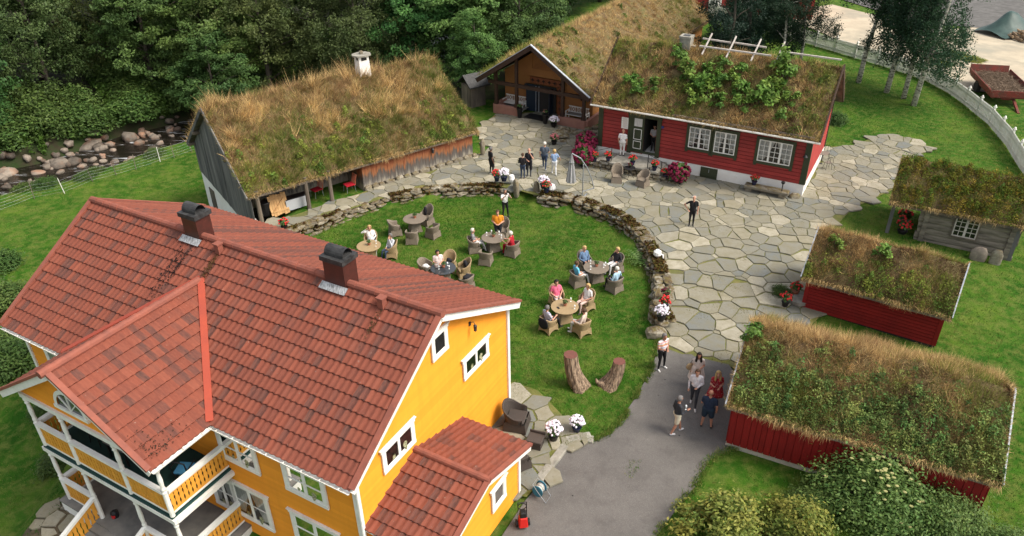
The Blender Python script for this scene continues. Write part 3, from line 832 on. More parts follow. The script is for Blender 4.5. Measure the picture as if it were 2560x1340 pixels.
def turf_roof(roof, x0, x1, hw, hb, ze, zr, zb, seed, dens, palette, thick=.22, blade=(.12, .34), leafy=None, back=.35, fringe=1.0, wid=(.010, .026), bumpy=.22, xvis=None):
    """roof: part object; x0..x1 along the ridge; hw/hb half widths front/back (front = -y); turf slab + growth"""
    rg = np.random.default_rng(seed)
    def zs(s):      # s: across, positive = front
        return np.where(s >= 0, zr - (zr - ze) * s / hw, zr + (zr - zb) * s / hb)
    def top(x, s):
        edge = np.minimum(np.minimum(x - x0, x1 - x), np.minimum(hw - s, s + hb))
        rnd = np.sqrt(np.clip(edge / .35, 0, 1))
        return zs(s) + thick * (.25 + .75 * rnd) + bumpy * (fnoise(x + seed, s * 1.3, .9) - .5) * rnd - .10 * np.exp(-(s / .35) ** 2)
    st = .22
    xs = np.linspace(x0, x1, max(6, int((x1 - x0) / st))); ss = np.concatenate([np.linspace(-hb, 0, max(5, int(hb / st)))[:-1], np.linspace(0, hw, max(5, int(hw / st)))])
    X, S = np.meshgrid(xs, ss); nx, ns = len(xs), len(ss)
    wob = .05 * (fnoise(X * 2, S * 2, 1.1, 2) - .5)
    Vt = np.stack([X + wob, -S + wob, top(X, S)], -1).reshape(-1, 3); Vb = np.stack([X, -S, zs(S) + .015], -1).reshape(-1, 3)
    i = np.arange(nx * ns).reshape(ns, nx); q = np.stack([i[:-1, :-1], i[:-1, 1:], i[1:, 1:], i[1:, :-1]], -1).reshape(-1, 4)
    N = nx * ns
    rim = np.concatenate([i[0, :], i[1:, -1], i[-1, ::-1][1:], i[::-1, 0][1:]]); side = np.stack([rim[:-1], rim[1:], rim[1:] + N, rim[:-1] + N], -1)
    F = np.concatenate([q[:, ::-1], q + N, side])
    link('turf', np_mesh('turf', np.concatenate([Vt, Vb]), F, 'turf'), roof)
    # growth
    kf = math.hypot(1, (zr - ze) / hw)
    nf = int(dens * (x1 - x0) * hw * kf); nb = int(dens * back * (x1 - x0) * hb * kf)
    x = rg.uniform(x0, x1, nf + nb); s = np.concatenate([rg.uniform(0, hw, nf), rg.uniform(-hb, 0, nb)])
    # tussocks: a dozen blades share a root and a colour and spread outwards
    nT = max(10, len(x) // 13); ti = rg.integers(0, nT, len(x)); ti = np.where(s >= 0, ti % max(1, int(nT * nf / (nf + nb))), ti % nT)
    tx_ = rg.uniform(x0, x1, nT); nTf = max(1, int(nT * nf / (nf + nb))); ts_ = np.concatenate([rg.uniform(0, hw, nTf), rg.uniform(-hb, 0, nT - nTf)])
    ti = np.where(s >= 0, ti % nTf, nTf + ti % max(1, nT - nTf)) if nT > nTf else ti % nTf
    ox_, os_ = rg.normal(size=len(x)) * .075, rg.normal(size=len(x)) * .075
    x = np.clip(tx_[ti] + ox_, x0, x1); s = np.where(s >= 0, np.clip(ts_[ti] + os_, 0, hw), np.clip(ts_[ti] + os_, -hb, 0))
    C, L = palette(tx_, ts_, rg); tv = rg.uniform(.62, 1.42, nT); C = (C * tv[:, None])[ti]; L = (L * rg.uniform(.7, 1.35, nT))[ti]
    spread = np.stack([ox_, -os_, 0 * ox_], -1) / .075
    t = fnoise(x * 1.0, s * 1.0, 2.2, 4); keep = rg.random(len(x)) < .35 + 1.1 * t
    x, s, C, L, t, spread = x[keep], s[keep], C[keep], L[keep], t[keep], spread[keep]
    n = len(x)
    sl = np.where(s >= 0, (zr - ze) / hw, -(zr - zb) / hb)
    nrm = np.stack([0 * x, -sl, np.ones(n)], -1) ; nrm[:, 1] = -sl; nrm /= np.linalg.norm(nrm, axis=1)[:, None]
    ang = fnoise(x, s, .8, 5) * 12.0                    # wind-laid direction by patch
    lay = np.stack([np.cos(ang), np.sin(ang), 0 * ang], -1)
    D = np.array([0, 0, 1.0]) * .75 + nrm * .35 + rg.normal(size=(n, 3)) * .28 + lay * .35 + spread * .38
    D[:, 1] -= .25 * np.sign(sl)
    D /= np.linalg.norm(D, axis=1)[:, None]
    L = L * rg.uniform(blade[0], blade[1], n) * (.6 + .8 * t)
    P = np.stack([x, -s, top(x, s) - .02], -1)
    parts = [blades(P, D, L, rg.uniform(wid[0], wid[1], n), C * rg.uniform(.7, 1.3, (n, 1)), rg)]
    if fringe:
        for (sgn, lim, zz) in ((1, hw, ze), (-1, hb, zb)):
            m_ = int((x1 - x0) * 230 * fringe * (1 if sgn > 0 else .3))
            fx = rg.uniform(x0, x1, m_)
            P = np.stack([fx, np.full(m_, -sgn * (lim + rg.uniform(-.12, .06, m_))), zz + rg.uniform(.03, .2, m_)], -1)
            D = np.stack([rg.normal(size=m_) * .3, -sgn * rg.uniform(.15, .8, m_), rg.uniform(-1.3, .15, m_)], -1); D /= np.linalg.norm(D, axis=1)[:, None]
            c = blend(TAN, STRAW, rg.random(m_)) * rg.uniform(.6, 1.15, (m_, 1))
            parts.append(blades(P, D, rg.uniform(.10, .42, m_) * (.15 + 1.5 * fnoise(fx * 1.4, fx * 0 + sgn, 1.2) ** 1.6), rg.uniform(.012, .024, m_), c, rg))
        for xe, sg in ((x0, -1), (x1, 1)):
            m_ = int((hw + hb) * 90 * fringe)
            fs = rg.uniform(-hb, hw, m_)
            P = np.stack([np.full(m_, xe) - sg * rg.uniform(0, .12, m_), -fs, zs(fs) + rg.uniform(.05, .22, m_)], -1)
            D = np.stack([sg * rg.uniform(.1, .8, m_), rg.normal(size=m_) * .4, rg.uniform(-.2, 1, m_)], -1); D /= np.linalg.norm(D, axis=1)[:, None]
            parts.append(blades(P, D, rg.uniform(.1, .3, m_), rg.uniform(.012, .022, m_), blend(TAN, STRAW, rg.random(m_)) * rg.uniform(.6, 1.1, (m_, 1)), rg))
    V = np.concatenate([p_[0] for p_ in parts]); C = np.concatenate([p_[2] for p_ in parts]); nn = len(V) // 3
    o = link('roof_grass', np_mesh('roof_grass', V, np.arange(3 * nn).reshape(nn, 3), 'turf_blades', C), roof); o['kind'] = 'stuff'
    if leafy:
        n = int(leafy['n']); x = rg.uniform(x0, x1, n * 3); s = rg.uniform(0, hw, n * 3)
        w = leafy['where'](x, s) ; k = rg.random(n * 3) < w; x, s = x[k][:n], s[k][:n]; n = len(x)
        # herbs grow in mounds
        nc = max(12, n // 64); ci = rg.integers(0, nc, n); cr = rg.uniform(.12, .34, nc); chh = rg.uniform(.14, .46, nc) * leafy.get('tall', 1.0)
        dx_ = rg.normal(size=(n, 2)) * (cr[ci] * .55)[:, None]; q2 = np.clip(1 - (dx_ ** 2).sum(1) / (cr[ci] ** 2), 0, 1)
        x = np.clip(x[:nc][ci] + dx_[:, 0], x0, x1); s = np.clip(s[:nc][ci] + dx_[:, 1], 0, hw + .08)
        P = np.stack([x, -s, top(x, np.minimum(s, hw)) + chh[ci] * q2 * rg.uniform(.45, 1.0, n) + .02], -1)
        N_ = rg.normal(size=(n, 3)) * .85 + np.array([0, -.25, .7]); N_ /= np.linalg.norm(N_, axis=1)[:, None]
        c = blend(*leafy['cols'], rg.random(nc)[ci]) * (rg.uniform(.5, 1.45, nc)[ci] * rg.uniform(.75, 1.25, n))[:, None]
        V, F, C = leaflets(P, N_, rg.uniform(*leafy.get('size', (.03, .07)), n), c, rg)
        o = link('roof_herbs', np_mesh('roof_herbs', V, F, 'leaf_plain', C), roof); o['kind'] = 'stuff'
    return top
def roof_shell(parent, x0, x1, hw, hb, ze, zr, zb, mat='old_wood', th=.12, name='roof'):
    """board deck under the turf; returns the roof part"""
    mb = MB()
    mb.prism([(-hw, ze - th), (0, zr - th), (hb, zb - th), (hb, zb), (0, zr), (-hw, ze)], 'x', x0, x1)
    return mb.build(name, mat, parent)
def verge(parent, x, hw, hb, ze, zr, zb, mat, w=.06, h=.26, dz=.06, name='verge_board'):
    for sg, lim, zz in ((-1, hw, ze), (1, hb, zb)):
        mb = MB(); mb.bar((x, 0, zr + dz), (x, sg * lim, zz + dz), w, h, up=(0, 0, 1)); mb.build(name, mat, parent)

# ------------------------------------------------------------------ the yellow house
# metal-pressed roof tiles: orange red with darker weathered ones
m, nt, b = nt_new('roof_tile')
tc = nt.nodes.new('ShaderNodeTexCoord')
sp = nt.nodes.new('ShaderNodeSeparateXYZ'); nt.links.new(tc.outputs['Object'], sp.inputs[0])
cell = math_n(nt, 'FLOOR', math_n(nt, 'DIVIDE', sp.outputs[0], 0.2208))
wn1 = node(nt, 'ShaderNodeTexWhiteNoise', noise_dimensions='2D')
cb = nt.nodes.new('ShaderNodeCombineXYZ'); nt.links.new(cell, cb.inputs[0]); nt.links.new(math_n(nt, 'MULTIPLY', orand(nt), 977.0), cb.inputs[1]); nt.links.new(cb.outputs[0], wn1.inputs['Vector'])
p = pos(nt)
c = ramp(nt, wn1.outputs['Value'], [(0.0, (0.175, 0.048, 0.029)), (0.40, (0.212, 0.058, 0.034)), (0.62, (0.155, 0.046, 0.030)), (0.74, (0.235, 0.068, 0.040)), (0.84, (0.110, 0.043, 0.033)), (0.96, (0.080, 0.039, 0.032))])
c = mixc(nt, ramp(nt, noise(nt, p, 1.1, 4), [(0.35, (0, 0, 0)), (0.75, (0.6, 0.6, 0.6))]), c, (0.12, 0.038, 0.027))
mp = nt.nodes.new('ShaderNodeMapping'); mp.inputs['Scale'].default_value = (14, 1.6, 1); nt.links.new(tc.outputs['Object'], mp.inputs[0])
c = mixc(nt, ramp(nt, noise(nt, mp.outputs[0], 3.0, 4), [(0.42, (0, 0, 0)), (0.75, (0.55, 0.55, 0.55))]), c, (0.275, 0.085, 0.048))
c = mixc(nt, ramp(nt, noise(nt, p, 7, 5, 0.7), [(0.66, (0, 0, 0)), (0.76, (0.7, 0.7, 0.7))]), c, (0.40, 0.34, 0.28))
nt.links.new(c, b.inputs['Base Color']); b.inputs['Roughness'].default_value = 0.78; b.inputs['Specular IOR Level'].default_value = 0.25
bump(nt, b, noise(nt, p, 90, 2), 0.35, 0.006)
pmat('tile_trim', (0.27, 0.085, 0.055), (0.20, 0.068, 0.048), 3, 0.75, 0.2, 50)
pmat('valley_red', (0.36, 0.062, 0.032), (0.30, 0.055, 0.032), 1.5, 0.6)
# yellow boarding: opaque stain, sun-faded
m, nt, b = nt_new('yellow_boards')
p = pos(nt); geo = nt.nodes.new('ShaderNodeNewGeometry')
c = ramp(nt, geo.outputs['Random Per Island'], [(0, (0.68, 0.258, 0.022)), (.5, (0.78, 0.302, 0.026)), (1, (0.74, 0.276, 0.024))])
c = mixc(nt, ramp(nt, noise(nt, pos(nt, True, (3, 3, .35)), 1.1, 6, .7), [(.45, (0, 0, 0)), (.8, (.55, .55, .55))]), c, (0.60, 0.225, 0.02))
c = mixc(nt, ramp(nt, noise(nt, p, 5, 5, .75), [(.62, (0, 0, 0)), (.8, (.35, .35, .35))]), c, (0.50, 0.24, 0.06))
nt.links.new(c, b.inputs['Base Color']); b.inputs['Roughness'].default_value = 0.65; b.inputs['Specular IOR Level'].default_value = 0.2
bump(nt, b, noise(nt, pos(nt, True, (1, 1, 8)), 9, 4), .15, .01)
pmat('chimney_brick', (0.05, 0.018, 0.014), (0.075, 0.022, 0.017), 4, 0.35, spec=0.5)
pmat('soot', (0.02, 0.02, 0.021), (0.05, 0.05, 0.05), 6, 0.5)
pmat('lead', (0.42, 0.44, 0.46), (0.10, 0.10, 0.10), 7, 0.5, stretch=(6, 1, 1))
pmat('green_deck', (0.012, 0.045, 0.04), (0.016, 0.055, 0.05), 3, 0.8)
pmat('slate_floor', (0.13, 0.13, 0.125), (0.22, 0.21, 0.19), 1.6, 0.6)
pmat('rail_yellow', (0.70, 0.32, 0.04), (0.62, 0.27, 0.035), 3, 0.65, vary=0.08)
HL, HF, HB_ = 15.916, 4.558, 4.717          # length, front and back half widths of the roof
ZR, ZE, ZEB = 7.268, 4.362, 4.913
house = thing('yellow_house', 'large yellow wooden house with red tiled roof, white trim and two storey verandah', 'house', (HO[0], HO[1], 0), HYAW)
# --- walls
GX = -.35; LX = -HL + .35; FY = -(HF - .45); BY = HB_ - .33
core = MB(); core.box(((GX + LX) / 2, (FY + BY) / 2, 1.55), (GX - LX - .04, BY - FY - .04, 5.7)); core.prism([(FY + .02, 4.3), (0, ZR - .16), (BY - .02, 4.3)], 'x', LX + .02, GX - .02)
core.build('wall_core', 'yellow_boards', house)
def front_roof_z(y): return ZR - (ZR - ZE) / HF * (-y) if y < 0 else ZR - (ZR - ZEB) / HB_ * y
def gable_span(z):
    zz = z + .13
    f = FY if zz <= front_roof_z(FY) else -(ZR - zz) / (ZR - ZE) * HF
    k = BY if zz <= front_roof_z(BY) else (ZR - zz) / (ZR - ZEB) * HB_
    return f, k
clap(house, 'gable_wall', 'yellow_boards', FY, BY, 0, -.05, ZR - .15, .125, rz=R(90), origin=(GX, 0, 0), top=gable_span)
clap(house, 'gable_wall', 'yellow_boards', -BY, -FY, 0, -1.3, ZR - .15, .125, rz=R(-90), origin=(LX, 0, 0), top=lambda z: (-gable_span(z)[1], -gable_span(z)[0]))
clap(house, 'front_wall', 'yellow_boards', LX, GX, FY, -.9, front_roof_z(FY) - .12, .125)
clap(house, 'back_wall', 'yellow_boards', -GX, -LX, 0, .3, front_roof_z(BY) - .12, .125, rz=R(180), origin=(0, BY, 0))
for x, y, z0 in ((GX, FY, -1.2), (GX, BY, .1), (LX, FY, -1.2), (LX, BY, -1.2)):
    zt = front_roof_z(y) - .10
    MB().box((x + (.006 if x == GX else -.006), y, (z0 + zt) / 2), (.15, .15, zt - z0)).build('corner_board', 'white_paint', house)
MB().box(((GX + LX) / 2, (FY + BY) / 2, -.75), (GX - LX - .1, BY - FY - .1, 1.7)).build('foundation', 'white_wall', house)
# --- roof deck, barge boards, gutters
roof = MB()
roof.prism([(-HF + .03, ZE - .14), (0, ZR - .14), (HB_ - .03, ZEB - .14), (HB_ - .03, ZEB - .02), (0, ZR - .02), (-HF + .03, ZE - .02)], 'x', -HL + .02, -.02)
roof = roof.build('roof', 'white_paint', house)
def barge(x):
    for sg, lim, zz in ((-1, HF, ZE), (1, HB_, ZEB)):
        MB().bar((x, 0, ZR - .13), (x, sg * lim, zz - .13), .045, .24).build('barge_board', 'white_paint', roof)
        MB().bar((x, sg * .02, ZR + .045), (x, sg * (lim + .02), zz + .045), .17, .085).build('verge_tile', 'tile_trim', roof)
barge(0.0); barge(-HL)
def gutter(parent, a, b_, side=(0, -1)):
    mb = MB(); A, B_ = Vector(a), Vector(b_); d = (B_ - A); L = d.length; d.normalize()
    prof = [(-.07, 0), (-.055, -.05), (0, -.075), (.055, -.05), (.07, 0), (.055, 0), (.045, -.04), (0, -.06), (-.045, -.04), (-.058, 0)]
    s_ = Vector((side[0], side[1], 0)); vs = []
    for P in (A, B_):
        for u, w in prof: vs.append(P + s_ * (u + .07) + Vector((0, 0, w)))
    n = len(prof); mb.add(vs, [(i, (i + 1) % n, n + (i + 1) % n, n + i) for i in range(n)] + [tuple(range(n)), tuple(range(n, 2 * n))[::-1]])
    k = int(L / .6)
    for i in range(k): mb.box(A + d * (L * (i + .5) / k) + s_ * .06 + Vector((0, 0, .005)), (.03 if abs(d.x) > .5 else .15, .15 if abs(d.x) > .5 else .03, .02))
    return mb.build('gutter', 'white_paint', parent)
CA, CW, CZ, CZE, CB_ = -8.85, 3.50, 6.47, 4.364, 6.72      # cross gable: ridge a, half width, ridge z, eave z, front b
gutter(roof, (CA + CW, -HF, ZE - .06), (-.05, -HF, ZE - .06))
gutter(roof, (-HL + .05, -HF, ZE - .06), (CA - CW, -HF, ZE - .06))
gutter(roof, (-HL + .05, HB_, ZEB - .06), (-.05, HB_, ZEB - .06), (0, 1))
# --- tile panels
PW, NW = 1.325, 6
def tile_panel(w, c_, nw):
    """one pressed panel: nw pantile waves wide, one course long, stepped lower edge"""
    n = nw * 6; vs, fs = [], []
    prof = [.024 * (math.cos(2 * math.pi * (i % 6) / 6) * .5 + .5) ** 1.3 for i in range(n + 1)]
    rows = [(0.0, .004), (c_ * .95, .052), (c_ * 1.0, .048), (c_ * 1.005, -.012)]
    for r_, (v, lift) in enumerate(rows):
        for i in range(n + 1):
            u = w * i / n; wav = .012 * math.cos(2 * math.pi * (i % 6) / 6)
            vs.append((u, v + (wav if r_ else 0), lift + (prof[i] if r_ < 3 else prof[i] * .3)))
    for r_ in range(3):
        for i in range(n): a = r_ * (n + 1) + i; fs.append((a, a + 1, a + n + 2, a + n + 1))
    return MB().add(vs, fs)
def slope_frame(o, u, v):
    u = Vector(u).normalized(); v = Vector(v).normalized(); w = u.cross(v)
    if w.z < 0: w = -w
    return Matrix(((u.x, v.x, w.x, o[0]), (u.y, v.y, w.y, o[1]), (u.z, v.z, w.z, o[2]), (0, 0, 0, 1)))
def tile_slope(parent, o, u, v, L, S, rows, keep=None, joined=False, name='tile_panel', pw=PW):
    """o ridge corner, u along ridge, v down the slope, L ridge length, S slope length"""
    npan = max(1, round(L / pw)); w = L / npan; c_ = S / rows; nw = max(1, round(w / .2208))
    pan = tile_panel(w, c_, nw); M = slope_frame(o, u, v)
    flip = Vector(u).cross(Vector(v)).z < 0
    if joined:
        big = MB()
        for r_ in range(rows):
            for k in range(npan):
                T = M @ Matrix.Translation((k * w, r_ * c_, 0)); big.add([T @ Vector(p_) for p_ in pan.v], pan.f)
        return big.build(name + 's_behind', 'roof_tile', parent, kind='stuff', smooth=False)
    me = pan.mesh(name, 'roof_tile')
    if (me.polygons[0].normal.z < 0): me.flip_normals()
    cnt = 0
    for r_ in range(rows):
        for k in range(npan):
            if keep and not keep((k + .5) * w, (r_ + .5) * c_): continue
            ob = link(name, me, parent); ob.matrix_local = M @ Matrix.Translation((k * w, r_ * c_, 0)); cnt += 1
    return cnt
SF = math.hypot(HF, ZR - ZE); SB_ = math.hypot(HB_, ZR - ZEB)
vt_b = (ZR - CZ) / (ZR - ZE) * HF        # where the cross ridge meets the main slope
def keep_main(u, v):
    a = -HL + u; b_ = v / SF * HF; z = ZR - (ZR - ZE) * b_ / HF
    half = (CZ - z) / (CZ - CZE) * CW      # half width of the cross roof at this height
    return not (abs(a - CA) < half - 1.0)
n_t = tile_slope(roof, (-HL, 0, ZR + .0), (1, 0, 0), (0, -HF, ZE - ZR), HL, SF + .05, 14, keep_main)
tile_slope(roof, (-HL, 0, ZR + .0), (1, 0, 0), (0, HB_, ZEB - ZR), HL, SB_ + .05, 13, joined=True)
mb = MB(); x = -HL
while x < -.2:
    mb.tube([(x, 0, ZR + .035), (x + .41, 0, ZR + .045)], [.125, .135], 10); x += .40
mb.build('ridge_cap', 'tile_trim', roof)
# --- cross gable over the verandah
cross = MB()
b0 = vt_b + .1
for sg in (-1, 1):
    cross.prism([(CA, CZ - .03), (CA + sg * CW, CZE - .03), (CA + sg * CW, CZE - .13), (CA, CZ - .15)], 'y', -CB_ + .02, -HF + .1)
cross = cross.build('verandah_roof', 'white_paint', house)
SC = math.hypot(CW, CZ - CZE)
def keep_cross(u, v):
    b_ = CB_ - u; z = CZ - (CZ - CZE) * v / SC
    return b_ > (ZR - z) / (ZR - ZE) * HF - .9
n_t += tile_slope(cross, (CA, -CB_, CZ), (0, 1, 0), (CW, 0, CZE - CZ), CB_ - vt_b + .3, SC + .05, 11, keep_cross)
n_t += tile_slope(cross, (CA, -CB_, CZ), (0, 1, 0), (-CW, 0, CZE - CZ), CB_ - vt_b + .3, SC + .05, 11, keep_cross)
mb = MB(); t = vt_b + .05
while t < CB_ - .1:
    mb.tube([(CA, -t, CZ + .045), (CA, -t - .41, CZ + .035)], [.135, .125], 10); t += .40
mb.build('ridge_cap', 'tile_trim', cross)
for sg in (-1, 1):
    MB().bar((CA, -CB_, CZ - .12), (CA + sg * CW, -CB_, CZE - .12), .045, .24).build('barge_board', 'white_paint', cross)
    MB().bar((CA + sg * .02, -CB_, CZ + .05), (CA + sg * (CW + .02), -CB_, CZE + .05), .17, .085).build('verge_tile', 'tile_trim', cross)
    # valley sheet
    MB().bar((CA + sg * .05, -vt_b, CZ + .10), (CA + sg * (CW + .02), -HF - .02, ZE + .10), .22, .05, up=(0, 0, 1)).build('valley_sheet', 'valley_red', roof)
gutter(cross, (CA + CW, -CB_ + .05, CZE - .06), (CA + CW, -HF - .03, CZE - .06), (1, 0))
gutter(cross, (CA - CW, -CB_ + .05, CZE - .06), (CA - CW, -HF - .03, CZE - .06), (-1, 0))
# gable boarding under the verandah roof
PB = 6.333                                # front plane of the posts
clap(cross, 'gable_boarding', 'yellow_boards', CA - CW, CA + CW, -PB + .02, CZE - .42, CZ - .2, .125, top=lambda z: (CA - CW * min(1, (CZ - .12 - z) / (CZ - CZE)) + .25, CA + CW * min(1, (CZ - .12 - z) / (CZ - CZE)) - .25))
MB().prism([(CA - CW + .3, CZE - .4), (CA - CW + .3, CZE - .05), (CA, CZ - .22), (CA + CW - .3, CZE - .05), (CA + CW - .3, CZE - .4)], 'y', -PB + .03, -PB + .08).build('gable_panel', 'yellow_boards', cross)
# arched window in the verandah gable
aw = link('window', None, cross, (CA - .3, -PB + .0, 4.62)); arc = [(math.cos(t) * .62, math.sin(t) * .62) for t in np.linspace(0, math.pi, 13)]
mb = MB()
for i in range(12):
    (x0, z0), (x1, z1) = arc[i], arc[i + 1]
    mb.add([(x0 * 1.22, -.05, z0 * 1.22), (x1 * 1.22, -.05, z1 * 1.22), (x1, -.05, z1), (x0, -.05, z0), (x0 * 1.22, .02, z0 * 1.22), (x1 * 1.22, .02, z1 * 1.22)], [(0, 1, 2, 3), (0, 4, 5, 1)])
mb.box((0, -.03, -.06), (1.62, .09, .12))
for t in (45, 90, 135): mb.bar((0, -.03, 0), (math.cos(R(t)) * .6, -.03, math.sin(R(t)) * .6), .035, .03)
mb.build('frame', 'white_paint', aw)
MB().add([(x, -.012, z) for x, z in arc], [tuple(range(13))]).build('pane', 'glass', aw)
# --- verandah
PX = [-11.859, -10.105, -7.556, -5.705]
ZD, ZF, ZT = 1.967, -.59, CZE - .30       # deck, ground floor, post top
def turned_post(x, y, z0, z1, full=True):
    prof = [(.075, 0), (.075, .95), (.085, 1.0), (.06, 1.06), (.075, 1.14), (.055, 1.22), (.072, 1.5), (.06, (z1 - z0) * .8), (.052, (z1 - z0) - .32), (.08, (z1 - z0) - .24), (.06, (z1 - z0) - .18), (.08, (z1 - z0) - .12), (.08, (z1 - z0))]
    return MB().lathe(prof, (x, y, z0), 10).build('post', 'white_paint', house, smooth=False)
for i, x in enumerate(PX):
    turned_post(x, -PB, ZD, ZT); turned_post(x, -PB, ZF, ZD - .2)
for x in (PX[0], PX[3]):
    for y in (-4.35,):
        turned_post(x, y, ZD, ZT) if x == PX[0] else None
DX0, DX1 = PX[0] - .1, PX[3] + .1
MB().box(((DX0 + DX1) / 2, -(PB + 4.1) / 2 - .02, ZD - .07), (DX1 - DX0 - .1, PB - 4.1 + .12, .12)).build('deck', 'green_deck', house)
mb = MB()
mb.box(((DX0 + DX1) / 2, -PB - .03, ZD - .16), (DX1 - DX0 + .1, .14, .17)); mb.box((DX0, -(PB + 4.1) / 2, ZD - .16), (.14, PB - 4.1, .168)); mb.box((DX1, -(PB + 4.1) / 2, ZD - .16), (.14, PB - 4.1, .168))
mb.build('deck_beam', 'white_paint', house)
mb = MB()
mb.box(((DX0 + DX1) / 2, -PB, ZT + .08), (DX1 - DX0 + .05, .16, .18)); mb.box((DX0 + .1, -(PB + 4.1) / 2, ZT + .08), (.16, PB - 4.1, .178)); mb.box((DX1 - .1, -(PB + 4.1) / 2, ZT + .08), (.16, PB - 4.1, .178))
mb.build('eaves_beam', 'white_paint', house)
lower_floor = MB().box(((DX0 + DX1) / 2, -(PB + 4.1) / 2 - .05, ZF - .35), (DX1 - DX0 + .3, PB - 4.1 + .35, .6)).build('porch_plinth', 'white_wall', house)
MB().box(((DX0 + DX1) / 2, -(PB + 4.1) / 2 - .05, ZF - .02), (DX1 - DX0 + .36, PB - 4.1 + .41, .06)).build('porch_floor', 'slate_floor', house)
def balustrade(ax, ay, bx, by, z0):
    """fretwork balustrade: white rails with pierced flat balusters, each a piece"""
    A, B_ = Vector((ax, ay, 0)), Vector((bx, by, 0)); d = B_ - A; L = d.length; d.normalize(); rz = math.atan2(d.y, d.x)
    o = link('balustrade', None, house, (ax, ay, z0), rz)
    MB().box((L / 2, 0, .98), (L, .15, .10)).box((L / 2, 0, .885), (L, .05, .09)).build('hand_rail', 'white_paint', o)
    MB().box((L / 2, 0, .10), (L, .05, .07)).build('bottom_rail', 'white_paint', o)
    n = max(2, round(L / .155)); w = L / n
    # half-baluster outline gives hourglass holes between neighbours
    out = [(0.48, .13), (0.48, .22), (0.30, .30), (0.36, .38), (0.48, .45), (0.42, .52), (0.30, .60), (0.40, .66), (0.48, .70), (0.36, .76), (0.48, .80), (0.48, .85)]
    poly = [(k_ * w, z) for k_, z in out] + [(-k_ * w, z) for k_, z in reversed(out)]
    me = MB().prism(poly, 'y', -.012, .012).mesh('baluster', 'rail_yellow')
    for i in range(n): link('baluster', me, o, (w * (i + .5), 0, 0))
    return o
for i in range(3):
    balustrade(PX[i] + .08, -PB, PX[i + 1] - .08, -PB, ZD)
balustrade(PX[0] + .08, -PB, PX[1] - .08, -PB, ZF)
balustrade(PX[2] + .08, -PB, PX[3] - .08, -PB, ZF)
balustrade(PX[3], -PB + .08, PX[3], -4.15, ZD); balustrade(PX[3], -PB + .08, PX[3], -4.15, ZF)
balustrade(PX[0], -4.15, PX[0], -PB + .08, ZD); balustrade(PX[0], -4.15, PX[0], -PB + .08, ZF)
# steps down from the porch with raking balustrades
for i in range(4):
    MB().box(((PX[1] + PX[2]) / 2, -PB - .35 - .3 * i, ZF - .12 - .15 * i), (PX[2] - PX[1] + .2, .34, .16)).build('step', 'slate_floor', house)
for x in (PX[1], PX[2]):
    o = link('stair_balustrade', None, house, (x, -PB - .05, ZF))
    MB().bar((0, 0, .98), (0, -1.9, .2), .14, .10).build('hand_rail', 'white_paint', o)
    me = MB().prism([(k_ * .15, z) for k_, z in [(0.48, .13), (0.30, .30), (0.48, .45), (0.30, .60), (0.48, .70), (0.48, .85), (-.48, .85), (-.48, .70), (-.30, .60), (-.48, .45), (-.30, .30), (-.48, .13)]], 'x', -.012, .012).mesh('baluster', 'rail_yellow')
    for i in range(11): link('baluster', me, o, (0, -.12 - .155 * i, -.065 * i - .02))
    MB().lathe([(.09, -.7), (.09, .5), (.11, .55), (.06, .62)], (0, -1.95, -.2), 8).build('newel_post', 'white_paint', o)
# --- windows
kw = dict(cols=1, rows=2, leaves=2, casew=.13, plant=True)
window(house, -5.02, FY - .036, 3.02, 1.42, .98, 0, **kw); window(house, -2.3, FY - .036, 3.02, 1.42, .98, 0, **kw)
window(house, -5.04, FY - .036, .62, 1.42, 1.38, 0, **kw)
window(house, -2.27, FY - .036, .78, 1.7, 1.1, 0, cols=1, rows=2, leaves=2, casew=.13)
window(house, -13.8, FY - .036, 3.02, 1.2, .98, 0, **kw)
window(house, GX + .038, -(-.22) , 5.98, .62, .70, R(90), cols=1, rows=1, leaves=1, casew=.12, curtain=False)
window(house, GX + .038, 2.2, 4.03, 1.36, .62, R(90), cols=1, rows=1, leaves=2, casew=.12, curtain=False, plant=True)
window(house, GX + .038, -2.17, 3.76, 1.32, .70, R(90), cols=1, rows=1, leaves=2, casew=.12, curtain=False, plant=True)
window(house, PX[3] + -.6, FY - .036, .55, .9, 1.3, 0, **kw)
dr = link('door', None, house, (-8.9, FY - .02, .45)); MB().box((0, -.02, 0), (1.1, .06, 2.1)).build('door_leaf', 'white_paint', dr); MB().box((.4, -.07, 0), (.03, .05, .12)).build('handle', 'dark_iron', dr)
dr = link('door', None, house, (-8.9, FY - .02, 3.0)); MB().box((0, -.02, 0), (1.1, .06, 2.0)).build('door_leaf', 'white_paint', dr); MB().box((.4, -.07, 0), (.03, .05, .12)).build('handle', 'dark_iron', dr)
# wall lantern high on the gable
lt = link('wall_lantern', None, house, (GX + .02, 1.95, 5.4)); lt.scale = (.75, .75, .75); mb = MB()
mb.box((.03, 0, .25), (.05, .12, .18)); mb.tube([(.03, 0, .3), (.22, 0, .42), (.3, 0, .3)], .015, 6); mb.lathe([(.02, .1), (.09, .05), (.075, -.2), (.03, -.26)], (.3, 0, .2), 6)
mb.build('lantern', 'soot', lt)
